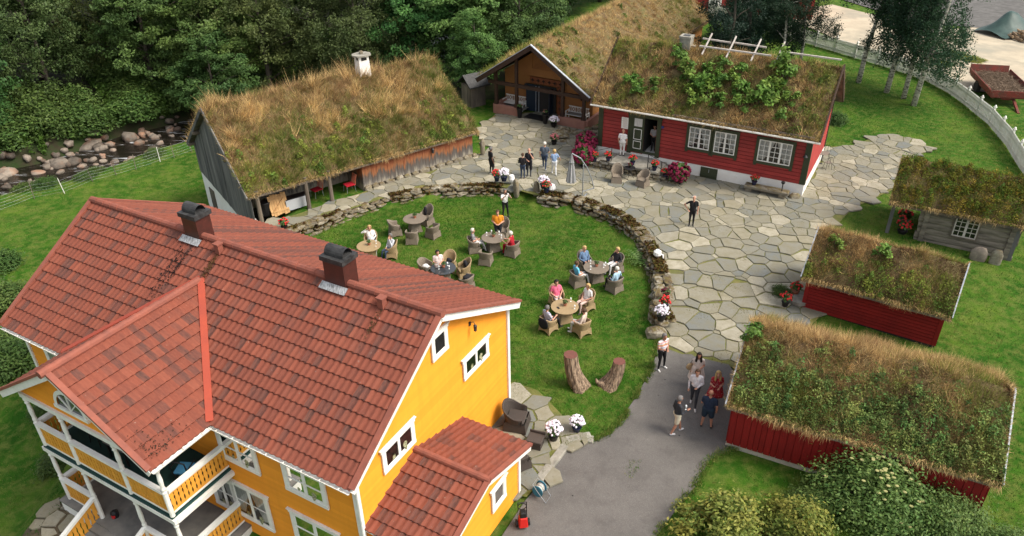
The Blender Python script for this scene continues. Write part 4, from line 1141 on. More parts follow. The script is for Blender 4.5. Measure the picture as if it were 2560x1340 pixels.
# --- chimneys, with arched metal hoods
def chimney(x, y, w, d, z0, h):
    o = link('chimney', None, house, (x, y, z0))
    MB().box((0, 0, h / 2), (w, d, h)).build('stack', 'chimney_brick', o)
    MB().box((0, 0, h + .06), (w + .12, d + .12, .16)).build('crown', 'soot', o)
    arc = [(math.cos(t) * (d * .36), math.sin(t) * (d * .42) + h + .16) for t in np.linspace(0, math.pi, 11)]
    mb = MB()
    for i in range(10):
        (y0, q0), (y1, q1) = arc[i], arc[i + 1]
        mb.add([(-w * .46, y0, q0), (w * .46, y0, q0), (w * .46, y1, q1), (-w * .46, y1, q1)], [(0, 1, 2, 3)])
    mb.box((0, 0, h + .16), (w * .86, d * .66, .06))
    mb.build('hood', 'soot', o)
    fl = MB(); k = (ZR - ZE) / HF
    y0 = -d / 2 - .02; fl.add([(-w / 2 - .12, y0, ZR + .13 - z0 + k * (y0 + y)), (w / 2 + .12, y0, ZR + .13 - z0 + k * (y0 + y)), (w / 2 + .12, y0 - .22, ZR + .12 - z0 + k * (y0 + y - .2)), (-w / 2 - .12, y0 - .22, ZR + .12 - z0 + k * (y0 + y - .2))], [(0, 1, 2, 3)])
    fl.build('flashing', 'lead', o)
chimney(-10.2, .12, .72, .62, 6.75, 1.25); chimney(-3.8, .12, .80, .62, 6.75, 1.30)
for a, w in ((-8.78, .2), (-1.9, .2)):
    MB().box((0, 0, .1), (.2, .2, .34)).box((0, 0, .29), (.26, .26, .05)).build('roof_vent', 'tile_trim', roof, loc=(a, -.32, ZR - .12))
# --- entrance annex on the gable side
AX, AYr, AZr, AZe, AH = 2.32, -1.42, 2.95, 2.12, 2.62
annex = link('annex', None, house, (GX, AYr, 0)); AL = AX - GX
MB().box((AL / 2 - .15, 0, .9), (AL - .34, 2 * AH - .62, 2.2)).prism([(-AH + .32, 1.9), (0, AZr - .15), (AH - .32, 1.9)], 'x', 0, AL - .32).build('wall_core', 'yellow_boards', annex)
clap(annex, 'annex_wall', 'yellow_boards', -AH + .3, AH - .3, 0, -.35, AZr - .14, .125, rz=R(90), origin=(AL - .30, 0, 0), top=lambda z: (-min(AH - .3, (AZr - .1 - z) / (AZr - AZe) * AH), min(AH - .3, (AZr - .1 - z) / (AZr - AZe) * AH)))
clap(annex, 'annex_wall', 'yellow_boards', -(AL - .3), 0, 0, -.05, AZe - .05, .125, rz=R(180), origin=(0, AH - .3, 0))
MB().box((AL / 2 - .15, 0, -.45), (AL - .24, 2 * AH - .54, .7)).build('annex_foundation', 'white_wall', annex)
for sg in (-1, 1): MB().box((AL - .30, sg * (AH - .31), .95), (.13, .13, 2.1)).build('corner_board', 'white_paint', annex)
SA_ = math.hypot(AH, AZr - AZe)
ar = MB(); ar.prism([(-AH, AZe - .12), (0, AZr - .12), (AH, AZe - .12), (AH, AZe - .02), (0, AZr - .02), (-AH, AZe - .02)], 'x', .0, AL - .02)
ar = ar.build('annex_roof', 'white_paint', house, loc=(GX, AYr, 0))
n_t += tile_slope(ar, (0, 0, AZr), (1, 0, 0), (0, -AH, AZe - AZr), AL, SA_ + .04, 7); n_t += tile_slope(ar, (0, 0, AZr), (1, 0, 0), (0, AH, AZe - AZr), AL, SA_ + .04, 7)
mb = MB(); x = .02
while x < AL - .3: mb.tube([(x, 0, AZr + .04), (x + .40, 0, AZr + .035)], [.115, .11], 10); x += .385
mb.build('ridge_cap', 'tile_trim', ar)
for sg in (-1, 1):
    MB().bar((AL, 0, AZr - .11), (AL, sg * AH, AZe - .11), .045, .2).build('barge_board', 'white_paint', ar)
    MB().bar((AL, sg * .02, AZr + .045), (AL, sg * (AH + .02), AZe + .045), .15, .08).build('verge_tile', 'tile_trim', ar)
window(annex, AL - .262, .95, 1.35, .62, .72, R(90), cols=1, rows=1, leaves=1, casew=.12, curtain=False)
# rain water pipe at the near corner
MB().tube([(-.2, FY - .12, ZE - .2), (-.2, FY - .1, 3.7), (-.2, FY - .1, -1)], .045, 8).build('downpipe', 'white_paint', house)

# moss and soot on the tiles: below the ridge vents, under a chimney and at the verandah corner
rgm = np.random.default_rng(61); Pm, Cm = [], []
for a0, b0_, sa, sb, n_, c_ in ((-8.78, .75, .06, .35, 260, (.07, .035, .012)), (-1.9, .7, .05, .25, 90, (.06, .035, .014)), (-10.35, 1.1, .10, .55, 240, (.014, .012, .011)), (-10.05, .9, .04, .45, 140, (.014, .012, .011))):
    a_ = a0 + rgm.normal(size=n_) * sa; b_ = np.abs(b0_ + rgm.normal(size=n_) * sb) + .15
    Pm.append(np.stack([a_, -b_, ZR - (ZR - ZE) / HF * b_ + .085], -1)); Cm.append(np.array(c_) * rgm.uniform(.6, 1.5, (n_, 1)))
n_ = 120; u_ = np.abs(rgm.normal(size=n_)) * .28; v_ = np.abs(rgm.normal(size=n_)) * .5
Pm.append(np.stack([CA + CW - .12 - u_, -CB_ + .25 + v_, CZE + (CZ - CZE) / CW * (.12 + u_) + .085], -1)); Cm.append(np.array((.045, .03, .02)) * rgm.uniform(.5, 1.6, (n_, 1)))
Pm = np.concatenate(Pm); Cm = np.concatenate(Cm); Nm = rgm.normal(size=(len(Pm), 3)) * .25 + np.array([.2, -.45, .85]); Nm /= np.linalg.norm(Nm, axis=1)[:, None]
V, F, C = leaflets(Pm, Nm, rgm.uniform(.012, .042, len(Pm)), Cm, rgm); o = link('roof_moss', np_mesh('roof_moss', V, F, 'leaf_plain', C), roof); o['kind'] = 'stuff'

# ------------------------------------------------------------------ turf-roofed buildings
pmat('red_boards', (0.33, 0.040, 0.034), (0.265, 0.032, 0.028), 1.2, 0.75, 0.2, 25, vary=0.12, c3=(0.24, 0.034, 0.03))
pmat('dark_red', (0.245, 0.012, 0.010), (0.195, 0.010, 0.009), 1.6, 0.75, 0.15, 20, vary=0.10)
pmat('green_trim', (0.045, 0.055, 0.028), (0.037, 0.046, 0.024), 4, 0.6)
pmat('hall_ochre', (0.34, 0.155, 0.05), (0.30, 0.135, 0.045), 1.5, 0.8)
pmat('plaster_pink', (0.34, 0.17, 0.125), (0.29, 0.145, 0.11), 2.5, 0.9, 0.15)
pmat('carved_panel', (0.20, 0.060, 0.022), (0.16, 0.05, 0.02), 6, 0.6)
pmat('blue_door', (0.018, 0.030, 0.048), None, rough=0.45)
pmat('sign_board', (0.78, 0.76, 0.70), None, rough=0.5)
pmat('sign_ink', (0.45, 0.30, 0.26), None, rough=0.6)
pmat('plaque_blue', (0.03, 0.04, 0.16), None, rough=0.4)
pmat('concrete', (0.56, 0.53, 0.45), (0.44, 0.41, 0.34), 2, 0.9, 0.25)
pmat('roof_batten', (0.55, 0.50, 0.46), (0.42, 0.38, 0.34), 4, 0.8)
# weathered barn boarding: sheltered wood under the eaves has stayed orange, the foot has gone grey
m, nt, b = nt_new('barn_boards')
p = pos(nt); sp = nt.nodes.new('ShaderNodeSeparateXYZ'); nt.links.new(p, sp.inputs[0])
st = pos(nt, True, (2.5, 2.5, .22)); f = noise(nt, st, 2.2, 5, .7)
h = math_n(nt, 'ADD', math_n(nt, 'MULTIPLY', math_n(nt, 'SUBTRACT', sp.outputs[2], .72), .80), math_n(nt, 'MULTIPLY', math_n(nt, 'SUBTRACT', f, .5), 1.5))
c = ramp(nt, h, [(0.0, (0.27, 0.24, 0.19)), (0.18, (0.105, 0.095, 0.085)), (0.45, (0.085, 0.068, 0.055)), (0.62, (0.27, 0.105, 0.04)), (0.95, (0.20, 0.055, 0.02))])
nt.links.new(c, b.inputs['Base Color']); b.inputs['Roughness'].default_value = 0.85
bump(nt, b, f, 0.5, 0.02)
def P_barn(x, s, rg):
    n1 = fnoise(x, s, .35, 0); n2 = fnoise(x, s, .9, 2); r = rg.random(len(x)); low = np.clip(s / 4.9, 0, 1)
    C = blend(RUSSET, TAN, np.clip(r * 1.2, 0, 1)); C = np.where((r > .74)[:, None], blend(TAN, STRAW, n2), C); C = np.where(((r > .5) & (r < .74))[:, None], OLIVE * .9, C)
    g = np.clip((n1 - .46) * 3.6 + low * 1.45 - .36, 0, 1) * (s > 0)
    pick = rg.random(len(x)) < g * .80
    gc = blend(OLIVE, GREEN, rg.random(len(x))); yl = np.clip(1 - (x + 15) / 4.0, 0, 1) * low
    gc = np.where((rg.random(len(x)) < yl)[:, None], LIME, gc)
    C = np.where(pick[:, None], gc, C)
    big = ((n2 > .55) & (s < 2.4) & (x > -6.5)) | ((n2 > .64) & (s < 3.0))
    C = np.where((big & (r > .3))[:, None], STRAW, C)
    return C, np.where(big, 1.75, 1.0) * np.where(s < .3, 1.35, 1)
def P_gen(straw, green, moss, topstraw=1.4):
    def f(x, s, rg):
        n1 = fnoise(x, s, .55, 0); n2 = fnoise(x, s, 1.1, 3); r = rg.random(len(x))
        C = blend(TAN, STRAW, r * straw); C = np.where((r < .30)[:, None], RUSSET, C)
        pick = rg.random(len(x)) < np.clip((n1 - .47) * 3.2 + green, 0, 1)
        C = np.where(pick[:, None], blend(OLIVE, blend(GREEN, LIME, rg.random(len(x))), rg.random(len(x))), C)
        pm = rg.random(len(x)) < np.clip((n2 - .545) * 9 + moss - .2, 0, .92)
        C = np.where(pm[:, None], MOSS, C)
        return C, np.where(pm, .45, 1.0) * np.where(s < .25, topstraw, 1)
    return f
# --- long turf barn
BL, BH, BZE, BZR = 15.10, 4.89, 2.38, 5.95
barn = thing('turf_barn', 'long grey weathered barn with an overgrown turf roof beside the stream', 'barn', (-4.965, 49.464, 0), .648)
br = roof_shell(barn, -BL, 0, BH, BH, BZE - .2, BZR - .2, BZE - .2)
turf_roof(br, -BL, 0, BH, BH, BZE - .2, BZR - .2, BZE - .2, 1, 760, P_barn, blade=(.16, .50), leafy=dict(n=20000, where=lambda x, s: np.clip((s / 4.9 - .35) * 1.2, 0, 1) * np.clip((fnoise(x, s, .9, 1) - .42) * 5, 0.02, 1), cols=(GREEN, LIME), size=(.04, .085)), bumpy=.3)
for x in (-BL - .04,):
    verge(br, x, BH + .1, BH + .1, BZE - .22, BZR - .16, BZE - .22, 'grey_wood', .06, .22, 0)
def zg(y): return BZR - .35 - (BZR - BZE) / BH * abs(y)
GXb = -BL + .28
bw = MB().box(((GXb) / 2 - .2, 0, -.2), (-GXb - .6, 2 * BH - 1.0, 5.0)).prism([(-BH + .5, 2.0), (0, BZR - .5), (BH - .5, 2.0)], 'x', GXb + .05, -.35)
# the open porch at the front left is left out of the solid core
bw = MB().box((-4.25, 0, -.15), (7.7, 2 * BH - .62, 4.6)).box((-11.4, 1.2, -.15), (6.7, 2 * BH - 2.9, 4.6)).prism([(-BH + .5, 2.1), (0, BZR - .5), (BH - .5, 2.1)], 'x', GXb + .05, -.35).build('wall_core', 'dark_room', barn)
lo = lambda y: -2.4 + (0 if y < 0 else 0)
boards_v(barn, 'board', 'grey_wood', -BH + .3, BH - .25, 0, lambda u: .10 - .105 * (u + 1.5), lambda u: zg(u), .30, rz=R(-90), origin=(GXb, 0, 0), seed=2)
# whitewashed cellar wall under the gable boards, with a brown door
MB().box((GXb + .10, 0, -1.25), (.2, 2 * BH - .6, 3.4)).build('cellar_wall', 'white_wall', barn)
cd = link('cellar_door', None, barn, (GXb - .02, 3.05, -1.25)); MB().box((0, 0, 0), (.06, .85, 1.9)).build('door_leaf', 'old_wood', cd); MB().box((-.04, .3, 0), (.04, .04, .14)).build('handle', 'dark_iron', cd)
fbY = -(BH - .22)
boards_v(barn, 'board', 'barn_boards', -8.22, -.35, fbY, lambda x: .72, lambda x: BZE - .1, .21, seed=3)
boards_v(barn, 'board', 'barn_boards', -BH + .3, BH - .3, 0, lambda x: .5, lambda x: zg(x), .26, rz=R(90), origin=(-.35, 0, 0), seed=4)
boards_v(barn, 'board', 'barn_boards', -14.6, -8.25, fbY + 2.0, lambda x: .45, lambda x: 2.9, .2, seed=5)
boards_v(barn, 'board', 'barn_boards', -2.0, 0.0, 0, lambda x: .45, lambda x: 2.6, .2, rz=R(-90), origin=(-8.18, fbY, 0), seed=6)
# foot stones under the front boards
rg2 = random.Random(8); x = -8.2
while x < -.3:
    w = rg2.uniform(.4, .8); o = link('foot_stone', rg2.choice(STONES), barn, (x + w / 2, fbY - .02, .55)); o.scale = (w * 1.05, .4, .55); x += w
for x in (-14.55, -11.75, -10.33):
    mb = MB(); mb.lathe([(.13, 0), (.12, .9), (.11, 1.95)], (0, 0, 0), 8); mb.build('post', 'old_wood', barn, loc=(x, fbY - .12, .45))
MB().bar((-14.7, fbY - .1, BZE - .22), (-8.1, fbY - .1, BZE - .22), .16, .2).build('eaves_beam', 'old_wood', barn)
for y in (-2.6, -4.3, 2.6): MB().box((GXb - .18, -y, zg(y) - .1), (.5, .16, .16)).build('purlin_end', 'old_wood', barn)
ch = link('chimney', None, barn, (-5.1, 0, BZR - .8)); MB().box((0, 0, .75), (.78, .72, 1.5), taper=.86).build('stack', 'white_wall', ch)
mb = MB()
for sx in (-1, 1):
    for sy in (-1, 1): mb.box((sx * .26, sy * .24, 1.62), (.14, .14, .28))
mb.build('flue_pillar', 'white_wall', ch); MB().box((0, 0, 1.56), (.55, .5, .2)).build('flue', 'soot', ch)
MB().prism([(math.cos(t) * .6 * (1 + .1 * (i % 2)), math.sin(t) * .52) for i, t in enumerate(np.linspace(0, 2 * math.pi, 9)[:-1])], 'z', 1.77, 1.86).build('cap_slab', 'stone_cap', ch)
o = link('cap_stone', STONES[0], ch, (0, 0, 1.95)); o.scale = (.26, .22, .26)
ln = link('wall_lantern', None, barn, (-3.4, fbY - .06, 1.75)); MB().lathe([(.02, .2), (.09, .14), (.07, -.1), (.03, -.14)], (0, -.1, 0), 6).bar((0, 0, .16), (0, -.1, .22), .03).build('lantern', 'soot', ln)

# --- red longhouse
LL, LHW, LZE, LZR = 13.435, 3.833, 4.23, 7.30
lh = thing('red_longhouse', 'red boarded house with green corner boards, white cellar wall and turf roof full of saplings', 'house', (LH[0], LH[1], 0), LH[2])
lr = roof_shell(lh, -LL, 0, LHW, LHW, LZE - .12, LZR - .2, LZE - .12)
P_long = P_gen(.9, .05, .22)
ltop = turf_roof(lr, -LL + .05, -.05, LHW, LHW, LZE - .12, LZR - .2, LZE - .12, 2, 720, P_long, blade=(.12, .40), leafy=dict(n=12000, where=lambda x, s: np.clip((fnoise(x, s, .8, 1) - .5) * 6, 0.01, 1), cols=(GREEN, OLIVE), size=(.03, .07)))
verge(lr, .02, LHW + .05, LHW + .05, LZE - .05, LZR - .02, LZE - .05, 'brown_paint', .07, .3, -.06); verge(lr, -LL - .02, LHW + .05, LHW + .05, LZE - .05, LZR - .02, LZE - .05, 'brown_paint', .07, .3, -.06)
MB().tube([(-LL - .05, -LHW - .08, LZE - .12), (.05, -LHW - .08, LZE - .17)], .06, 8).build('gutter', 'white_paint', lh)
for a, b_ in ((-5, -3.2), (-3.1, -.3), (-8.3, -5.1)): MB().bar((a, -LHW + .02, LZE + .05), (b_, -LHW + .02, LZE + .04), .07, .1).build('turf_log', 'old_wood', lr)
lfy = -(LHW - .6); lx0, lx1 = -LL + .35, -.45; lzb = 1.26
MB().box(((lx0 + lx1) / 2, 1.2, 2.0), (lx1 - lx0 - .05, 2 * -lfy - 2.45, 4.5)).box(((lx0 - 10.14) / 2, lfy + 1.2, 2.0), (-10.14 - lx0 - .03, 2.36, 4.5)).box(((lx1 - 9.34) / 2, lfy + 1.2, 2.0), (lx1 + 9.34 - .03, 2.36, 4.5)).box((-9.74, lfy + 1.2, 3.95), (.9, 2.36, .6)).prism([(lfy, 4.2), (0, LZR - .4), (-lfy, 4.2)], 'x', lx0 + .03, lx1 - .03).build('wall_core', 'dark_room', lh)
boards_h(lh, 'board', 'red_boards', lx0, -10.14, lfy, lzb, 4.22, .225, lap=.05); boards_h(lh, 'board', 'red_boards', -9.34, lx1, lfy, lzb, 4.22, .225, lap=.05)
clap(lh, 'gable_wall', 'red_boards', lfy, -lfy, 0, lzb, LZR - .4, .175, rz=R(90), origin=(lx1, 0, 0), top=lambda z: (-min(-lfy, (LZR - .35 - z) / (LZR - LZE) * LHW), min(-lfy, (LZR - .35 - z) / (LZR - LZE) * LHW)))
clap(lh, 'gable_wall', 'red_boards', lfy, -lfy, 0, lzb, LZR - .4, .175, rz=R(-90), origin=(lx0, 0, 0), top=lambda z: (-min(-lfy, (LZR - .35 - z) / (LZR - LZE) * LHW), min(-lfy, (LZR - .35 - z) / (LZR - LZE) * LHW)))
MB().box(((lx0 + lx1) / 2, 0, .6), (lx1 - lx0 + .06, -2 * lfy + .06, 1.34)).build('cellar_wall', 'white_wall', lh)
for x, y in ((lx1 - .1, lfy), (lx0 + .1, lfy), (lx1 - .1, -lfy), (lx0 + .1, -lfy)): MB().box((x, y, (lzb + 4.2) / 2), (.30, .15, 4.2 - lzb)).box((x + (.12 if x > -5 else -.12), y * .985, (lzb + 4.2) / 2), (.10, .22, 4.2 - lzb + .01)).build('corner_board', 'green_trim', lh)
wk = dict(mat='white_paint', case='green_trim', casew=.17, cornice=0, drop=.28, sill=True)
window(lh, -6.68, lfy - .052, 2.93, 1.26, 1.30, 0, cols=2, rows=4, leaves=2, **wk); window(lh, -5.16, lfy - .052, 2.91, 1.24, 1.30, 0, cols=2, rows=4, leaves=2, **wk)
window(lh, -2.31, lfy - .052, 2.88, 1.84, 1.30, 0, cols=2, rows=4, leaves=3, **wk)
d = link('door', None, lh, (-10.1, lfy - .05, 1.34)); mb = MB()
mb.box((-.92, -.02, 1.12), (.26, .08, 2.5)); mb.box((.92, -.02, 1.12), (.26, .08, 2.5)); mb.box((0, -.03, 2.42), (2.15, .10, .30)); mb.box((0, -.02, .05), (1.6, .08, .12)); mb.build('frame', 'green_trim', d)
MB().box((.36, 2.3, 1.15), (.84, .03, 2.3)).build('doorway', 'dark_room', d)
MB().box((-.40, -.035, 1.18), (.76, .05, 2.2)).build('door_leaf', 'green_trim', d)
mb = MB()
for z0, z1 in ((.25, .72), (.85, 1.5)):
    for x0_, x1_ in ((-.64, -.16),):
        mb.box(((x0_ + x1_) / 2, -.065, z0), (x1_ - x0_, .02, .035)); mb.box(((x0_ + x1_) / 2, -.065, z1), (x1_ - x0_, .02, .035)); mb.box((x0_, -.066, (z0 + z1) / 2), (.035, .02, z1 - z0)); mb.box((x1_, -.066, (z0 + z1) / 2), (.035, .02, z1 - z0))
mb.build('panel_moulding', 'white_paint', d); MB().box((-.40, -.063, 1.93), (.50, .012, .5)).build('pane', 'curtain', d)
ht = link('cellar_hatch', None, lh, (-5.87, lfy - .05, .66)); MB().box((0, 0, 0), (1.02, .06, 1.06)).build('door_leaf', 'green_trim', ht); MB().box((0, -.05, .05), (1.02, .05, .09)).build('ledge', 'green_trim', ht); MB().box((0, -.05, .35), (.03, .03, .2)).build('latch', 'grey_metal', ht)
sg = link('notice_board', None, lh, (-11.38, lfy - .075, 3.08)); MB().box((0, 0, 0), (.45, .03, .72)).build('board', 'sign_board', sg); mb = MB()
for i in range(12): mb.box((-.0 + .02 * ((i * 7) % 3 - 1), -.018, .28 - i * .05), (.34 - .05 * ((i * 5) % 3), .004, .014))
mb.build('lettering', 'sign_ink', sg)
pq = MB().prism([(math.cos(t) * .17, math.sin(t) * .09) for t in np.linspace(0, 2 * math.pi, 17)[:-1]], 'y', lfy - .085, lfy - .04); pq.build('number_plaque', 'plaque_blue', lh, loc=(-9.05, 0, 3.22))
lp = link('wall_lamp', None, lh, (-.62, lfy - .06, 3.0)); MB().bar((0, 0, .1), (0, -.18, .16), .03).lathe([(.03, .14), (.13, .02), (.14, 0)], (0, -.2, 0), 10).build('shade', 'dark_iron', lp)
MB().box((-4.25, lfy - .05, .95), (.16, .04, .12)).build('junction_box', 'white_paint', lh)
ch = link('chimney', None, lh, (-9.05, .0, LZR - .5)); MB().box((0, 0, .55), (.66, .66, 1.1)).build('stack', 'stone_cap', ch); MB().box((0, 0, 1.05), (.74, .74, .12)).build('crown', 'stone_cap', ch); MB().box((0, 0, 1.09), (.4, .4, .06)).build('flue', 'soot', ch); MB().box((.42, .05, .3), (.3, .3, .5)).build('side_block', 'stone_cap', ch)
for i, (x0_, x1_, y0, dz) in enumerate(((-8.2, -6.5, .45, .42), (-8.1, -3.9, -.45, .20), (-3.6, -.2, .10, .30), (-6.3, -4.4, .42, .40))):
    MB().bar((x0_, y0, LZR + dz), (x1_, y0, LZR + dz - .05), .09, .08).build('ridge_batten', 'roof_batten', lr)
for x in (-7.8, -6.35, -4.9, -3.55): MB().bar((x + .1, .55, LZR + .75), (x - .02, -.75, LZR - .2), .07, .07).build('ridge_crosspiece', 'roof_batten', lr)

# --- ochre hall with the broad gabled porch
HLn, HHW, HZE, HZR = 25.8, 4.5, 2.97, 5.93
hall = thing('ochre_hall', 'ochre hall with carved porch gable, dark posts and wide turf roof', 'hall', (1.51, 51.682, 0), 1.019)
hr = roof_shell(hall, 0, HLn, HHW, HHW, HZE - .08, HZR - .12, HZE - .08, 'brown_paint')
def P_hall(x, s, rg):
    n1 = fnoise(x, s, .45, 0); r = rg.random(len(x)); C = blend(TAN, STRAW, r * .8); C = np.where((r < .34)[:, None], blend(RUSSET, TAN, n1), C)
    pick = rg.random(len(x)) < np.clip((n1 - .52) * 3 + (s > 2.8) * .25 + (s < -.2) * .75, 0, 1); C = np.where(pick[:, None], blend(OLIVE, blend(GREEN, LIME, rg.random(len(x))), rg.random(len(x))), C)
    return C, np.where(s < -.1, 2.0, .8)
turf_roof(hr, .06, HLn, HHW, HHW, HZE - .08, HZR - .12, HZE - .08, 3, 380, P_hall, thick=.16, blade=(.10, .30), back=.8, wid=(.014, .035), leafy=dict(n=5000, where=lambda x, s: np.clip((fnoise(x, s, .6, 1) - .5) * 4 + (s > 3) * .2, 0.01, 1), cols=(GREEN, OLIVE), size=(.04, .09)))
for sg in (-1, 1):
    MB().bar((-.04, 0, HZR - .10), (-.04, sg * (HHW + .05), HZE - .10), .10, .34).build('barge_board', 'brown_paint', hr)
    MB().bar((-.05, 0, HZR + .08), (-.05, sg * (HHW + .08), HZE + .08), .16, .05).build('verge_flashing', 'zinc', hr)
MB().bar((HLn - .5, -HHW - .02, HZE), (8, -HHW - .02, HZE), .08, .2).build('eaves_board', 'brown_paint', hr)
MB().box((HLn / 2 + 1.1, 0, 1.5), (HLn - 2.7, 7.3, 3.4)).prism([(-3.65, 3.1), (0, HZR - .35), (3.65, 3.1)], 'x', 2.2, HLn - .4).build('wall', 'hall_ochre', hall)
MB().box((HLn - .35, 0, 2.2), (.05, 7, 4)).build('end_wall', 'hall_ochre', hall)
for y in (3.27, 1.54, -2.2, -3.85):
    MB().box((.6, y, (.9 + zg(0) * 0 + HZR - abs(y) * .66 - .3) / 2 + .1), (.2, .2, HZR - abs(y) * .66 - .3 - .9 + .4)).box((.6, y, 1.25), (.27, .27, .3)).build('post', 'brown_paint', hall)
MB().bar((.6, 3.9, 2.75), (.6, -4.1, 2.75), .18, .24).build('tie_beam', 'brown_paint', hall)
MB().box((1.3, 2.35, .72), (.1, 1.9, .0) if False else (1.5, 1.95, .02)).build('porch_slab', 'slate_floor', hall)
for (y0, y1) in ((1.35, 3.4), (-1.9, -4.05)):
    MB().box((.55, (y0 + y1) / 2, .78), (.26, abs(y1 - y0), .72)).build('parapet', 'plaster_pink', hall)
MB().box((1.35, 3.4, .78), (1.7, .24, .72)).build('side_parapet', 'plaster_pink', hall); MB().box((2.2, -4.1, .78), (3.4, .24, .72)).build('side_parapet', 'plaster_pink', hall)
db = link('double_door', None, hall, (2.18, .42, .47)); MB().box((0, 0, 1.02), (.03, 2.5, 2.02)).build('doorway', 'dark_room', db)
MB().box((-.05, .75, 1.0), (.05, .92, 1.98)).build('door_leaf', 'blue_door', db); MB().box((-.09, .37, 1.0), (.03, .03, 1.9)).box((-.09, .12, 1.0), (.03, .04, 1.9)).build('steel_jamb', 'zinc', db)
MB().box((-.30, -1.0, 1.0), (.6, .05, 1.96)).build('door_leaf', 'blue_door', db)
cp = link('carved_frieze', None, hall, (2.17, 0, 0)); MB().box((0, -.05, 2.82), (.05, 2.75, .46)).box((0, -1.15, 1.5), (.05, .42, 2.1)).build('panel', 'carved_panel', cp)
mb = MB()
for i in range(6):
    yy = 1.1 - i * .46; mb.box((-.035, yy, 2.82), (.03, .28, .06)); mb.box((-.036, yy, 2.82), (.032, .06, .28)); mb.lathe([(.11, 0), (.11, .03)], (-.03, yy, 2.81), 8)
for i in range(4): mb.box((-.035, -1.15, 1.0 + i * .46), (.03, .25, .05)); mb.box((-.036, -1.15, 1.0 + i * .46), (.032, .05, .25))
mb.build('carving', 'brown_paint', cp)
vt = link('gable_vent', None, hall, (2.17, .22, 4.05)); mb = MB(); mb.bar((0, .92, -.42), (0, .92, .75), .06, .08); mb.bar((0, .92, -.42), (0, -.95, -.42), .06, .1); mb.build('frame', 'hall_ochre', vt); mb = MB()
for i in range(9): mb.box((0, .0 + (.85 - i * .1) * .0, -.3 + i * .1), (.04, max(.1, 1.7 - i * .18), .05))
mb.build('louvre', 'hall_ochre', vt)
for y, z in ((1.62, 2.35), (-2.95, 2.1)):
    ln = link('wall_lantern', None, hall, (2.1, y, z)); MB().lathe([(.02, .18), (.1, .12), (.08, -.1), (.03, -.15)], (-.08, 0, 0), 6).build('lantern', 'soot', ln)

# --- small red shed with lying boards
sA = thing('red_shed', 'small dark red shed with lying boards and dry brown turf roof', 'shed', (18.834, 26.572, 0), -.578)
AL_, AH_, AZE_, AZR_ = 6.03, 1.78, 1.88, 3.50
r_ = roof_shell(sA, -AL_, 0, AH_, AH_, AZE_ - .1, AZR_ - .1, AZE_ - .1)
turf_roof(r_, -AL_ + .03, -.03, AH_, AH_, AZE_ - .1, AZR_ - .1, AZE_ - .1, 4, 1300, P_gen(.6, .10, .72, 1.5), thick=.2, blade=(.10, .30), wid=(.008, .018), back=1.0, bumpy=.34, leafy=dict(n=8000, where=lambda x, s: np.clip((s / 1.8 - .3) * 1.3, 0, 1) * np.clip((fnoise(x, s, 1.2, 1) - .4) * 5, .03, 1), cols=(GREEN, LIME), size=(.025, .05)))
verge(r_, .0, AH_, AH_, AZE_ - .02, AZR_ - .02, AZE_ - .02, 'zinc', .05, .22, -.02); verge(r_, -AL_, AH_, AH_, AZE_ - .02, AZR_ - .02, AZE_ - .02, 'zinc', .05, .22, -.02)
MB().box((-AL_ / 2, 0, .9), (AL_ - .52, 2 * AH_ - .86, 1.9)).prism([(-1.33, 1.8), (0, 3.2), (1.33, 1.8)], 'x', -AL_ + .26, -.26).build('wall_core', 'dark_room', sA)
boards_h(sA, 'board', 'dark_red', -AL_ + .25, -.25, -1.36, .1, 1.86, .16, lap=.045)
clap(sA, 'gable_wall', 'dark_red', -1.36, 1.36, 0, .1, 3.2, .15, rz=R(-90), origin=(-AL_ + .25, 0, 0), top=lambda z: (-min(1.36, (3.25 - z) / 1.6 * 1.78), min(1.36, (3.25 - z) / 1.6 * 1.78)))
clap(sA, 'gable_wall', 'dark_red', -1.36, 1.36, 0, .1, 3.2, .15, rz=R(90), origin=(-.25, 0, 0), top=lambda z: (-min(1.36, (3.25 - z) / 1.6 * 1.78), min(1.36, (3.25 - z) / 1.6 * 1.78)))
for x in (-AL_ + .3, -.3): MB().box((x, -1.38, .97), (.17, .07, 1.74)).build('corner_board', 'dark_red', sA)

# --- large red shed with standing boards
sB = thing('red_outbuilding', 'large dark red shed with standing boards and leafy turf roof at the driveway', 'shed', (16.061, 18.552, 0), -.469)
QL, QH, QZE, QZR = 8.385, 2.75, 2.10, 3.72
r_ = roof_shell(sB, -QL, 0, QH, QH, QZE - .12, QZR - .12, QZE - .12)
sbtop = turf_roof(r_, -QL + .03, -.03, QH, QH, QZE - .12, QZR - .12, QZE - .12, 5, 1500, P_gen(.75, .18, .20, 1.3), thick=.26, blade=(.12, .38), wid=(.007, .016), fringe=2.0, back=.9, bumpy=.42, leafy=dict(n=26000, where=lambda x, s: np.clip(s / 2.75 * 1.1 - .1, 0, 1) * np.clip((fnoise(x, s, 1.0, 1) - .36) * 5, .04, 1), cols=(np.array((.075, .165, .045)), np.array((.215, .235, .065))), size=(.026, .055)))
verge(r_, .0, QH, QH, QZE - .03, QZR - .03, QZE - .03, 'zinc', .05, .22, -.04); verge(r_, -QL, QH, QH, QZE - .03, QZR - .03, QZE - .03, 'zinc', .05, .22, -.04)
MB().box((-QL / 2, 0, 1.0), (QL - .46, 2 * QH - .58, 1.9)).prism([(-2.4, 1.9), (0, 3.4), (2.4, 1.9)], 'x', -QL + .26, -.26).build('wall_core', 'dark_red', sB)
boards_v(sB, 'board', 'dark_red', -QL + .22, -.24, -2.5, lambda x: .16, lambda x: QZE - .16, .24, seed=7, gap=.016)
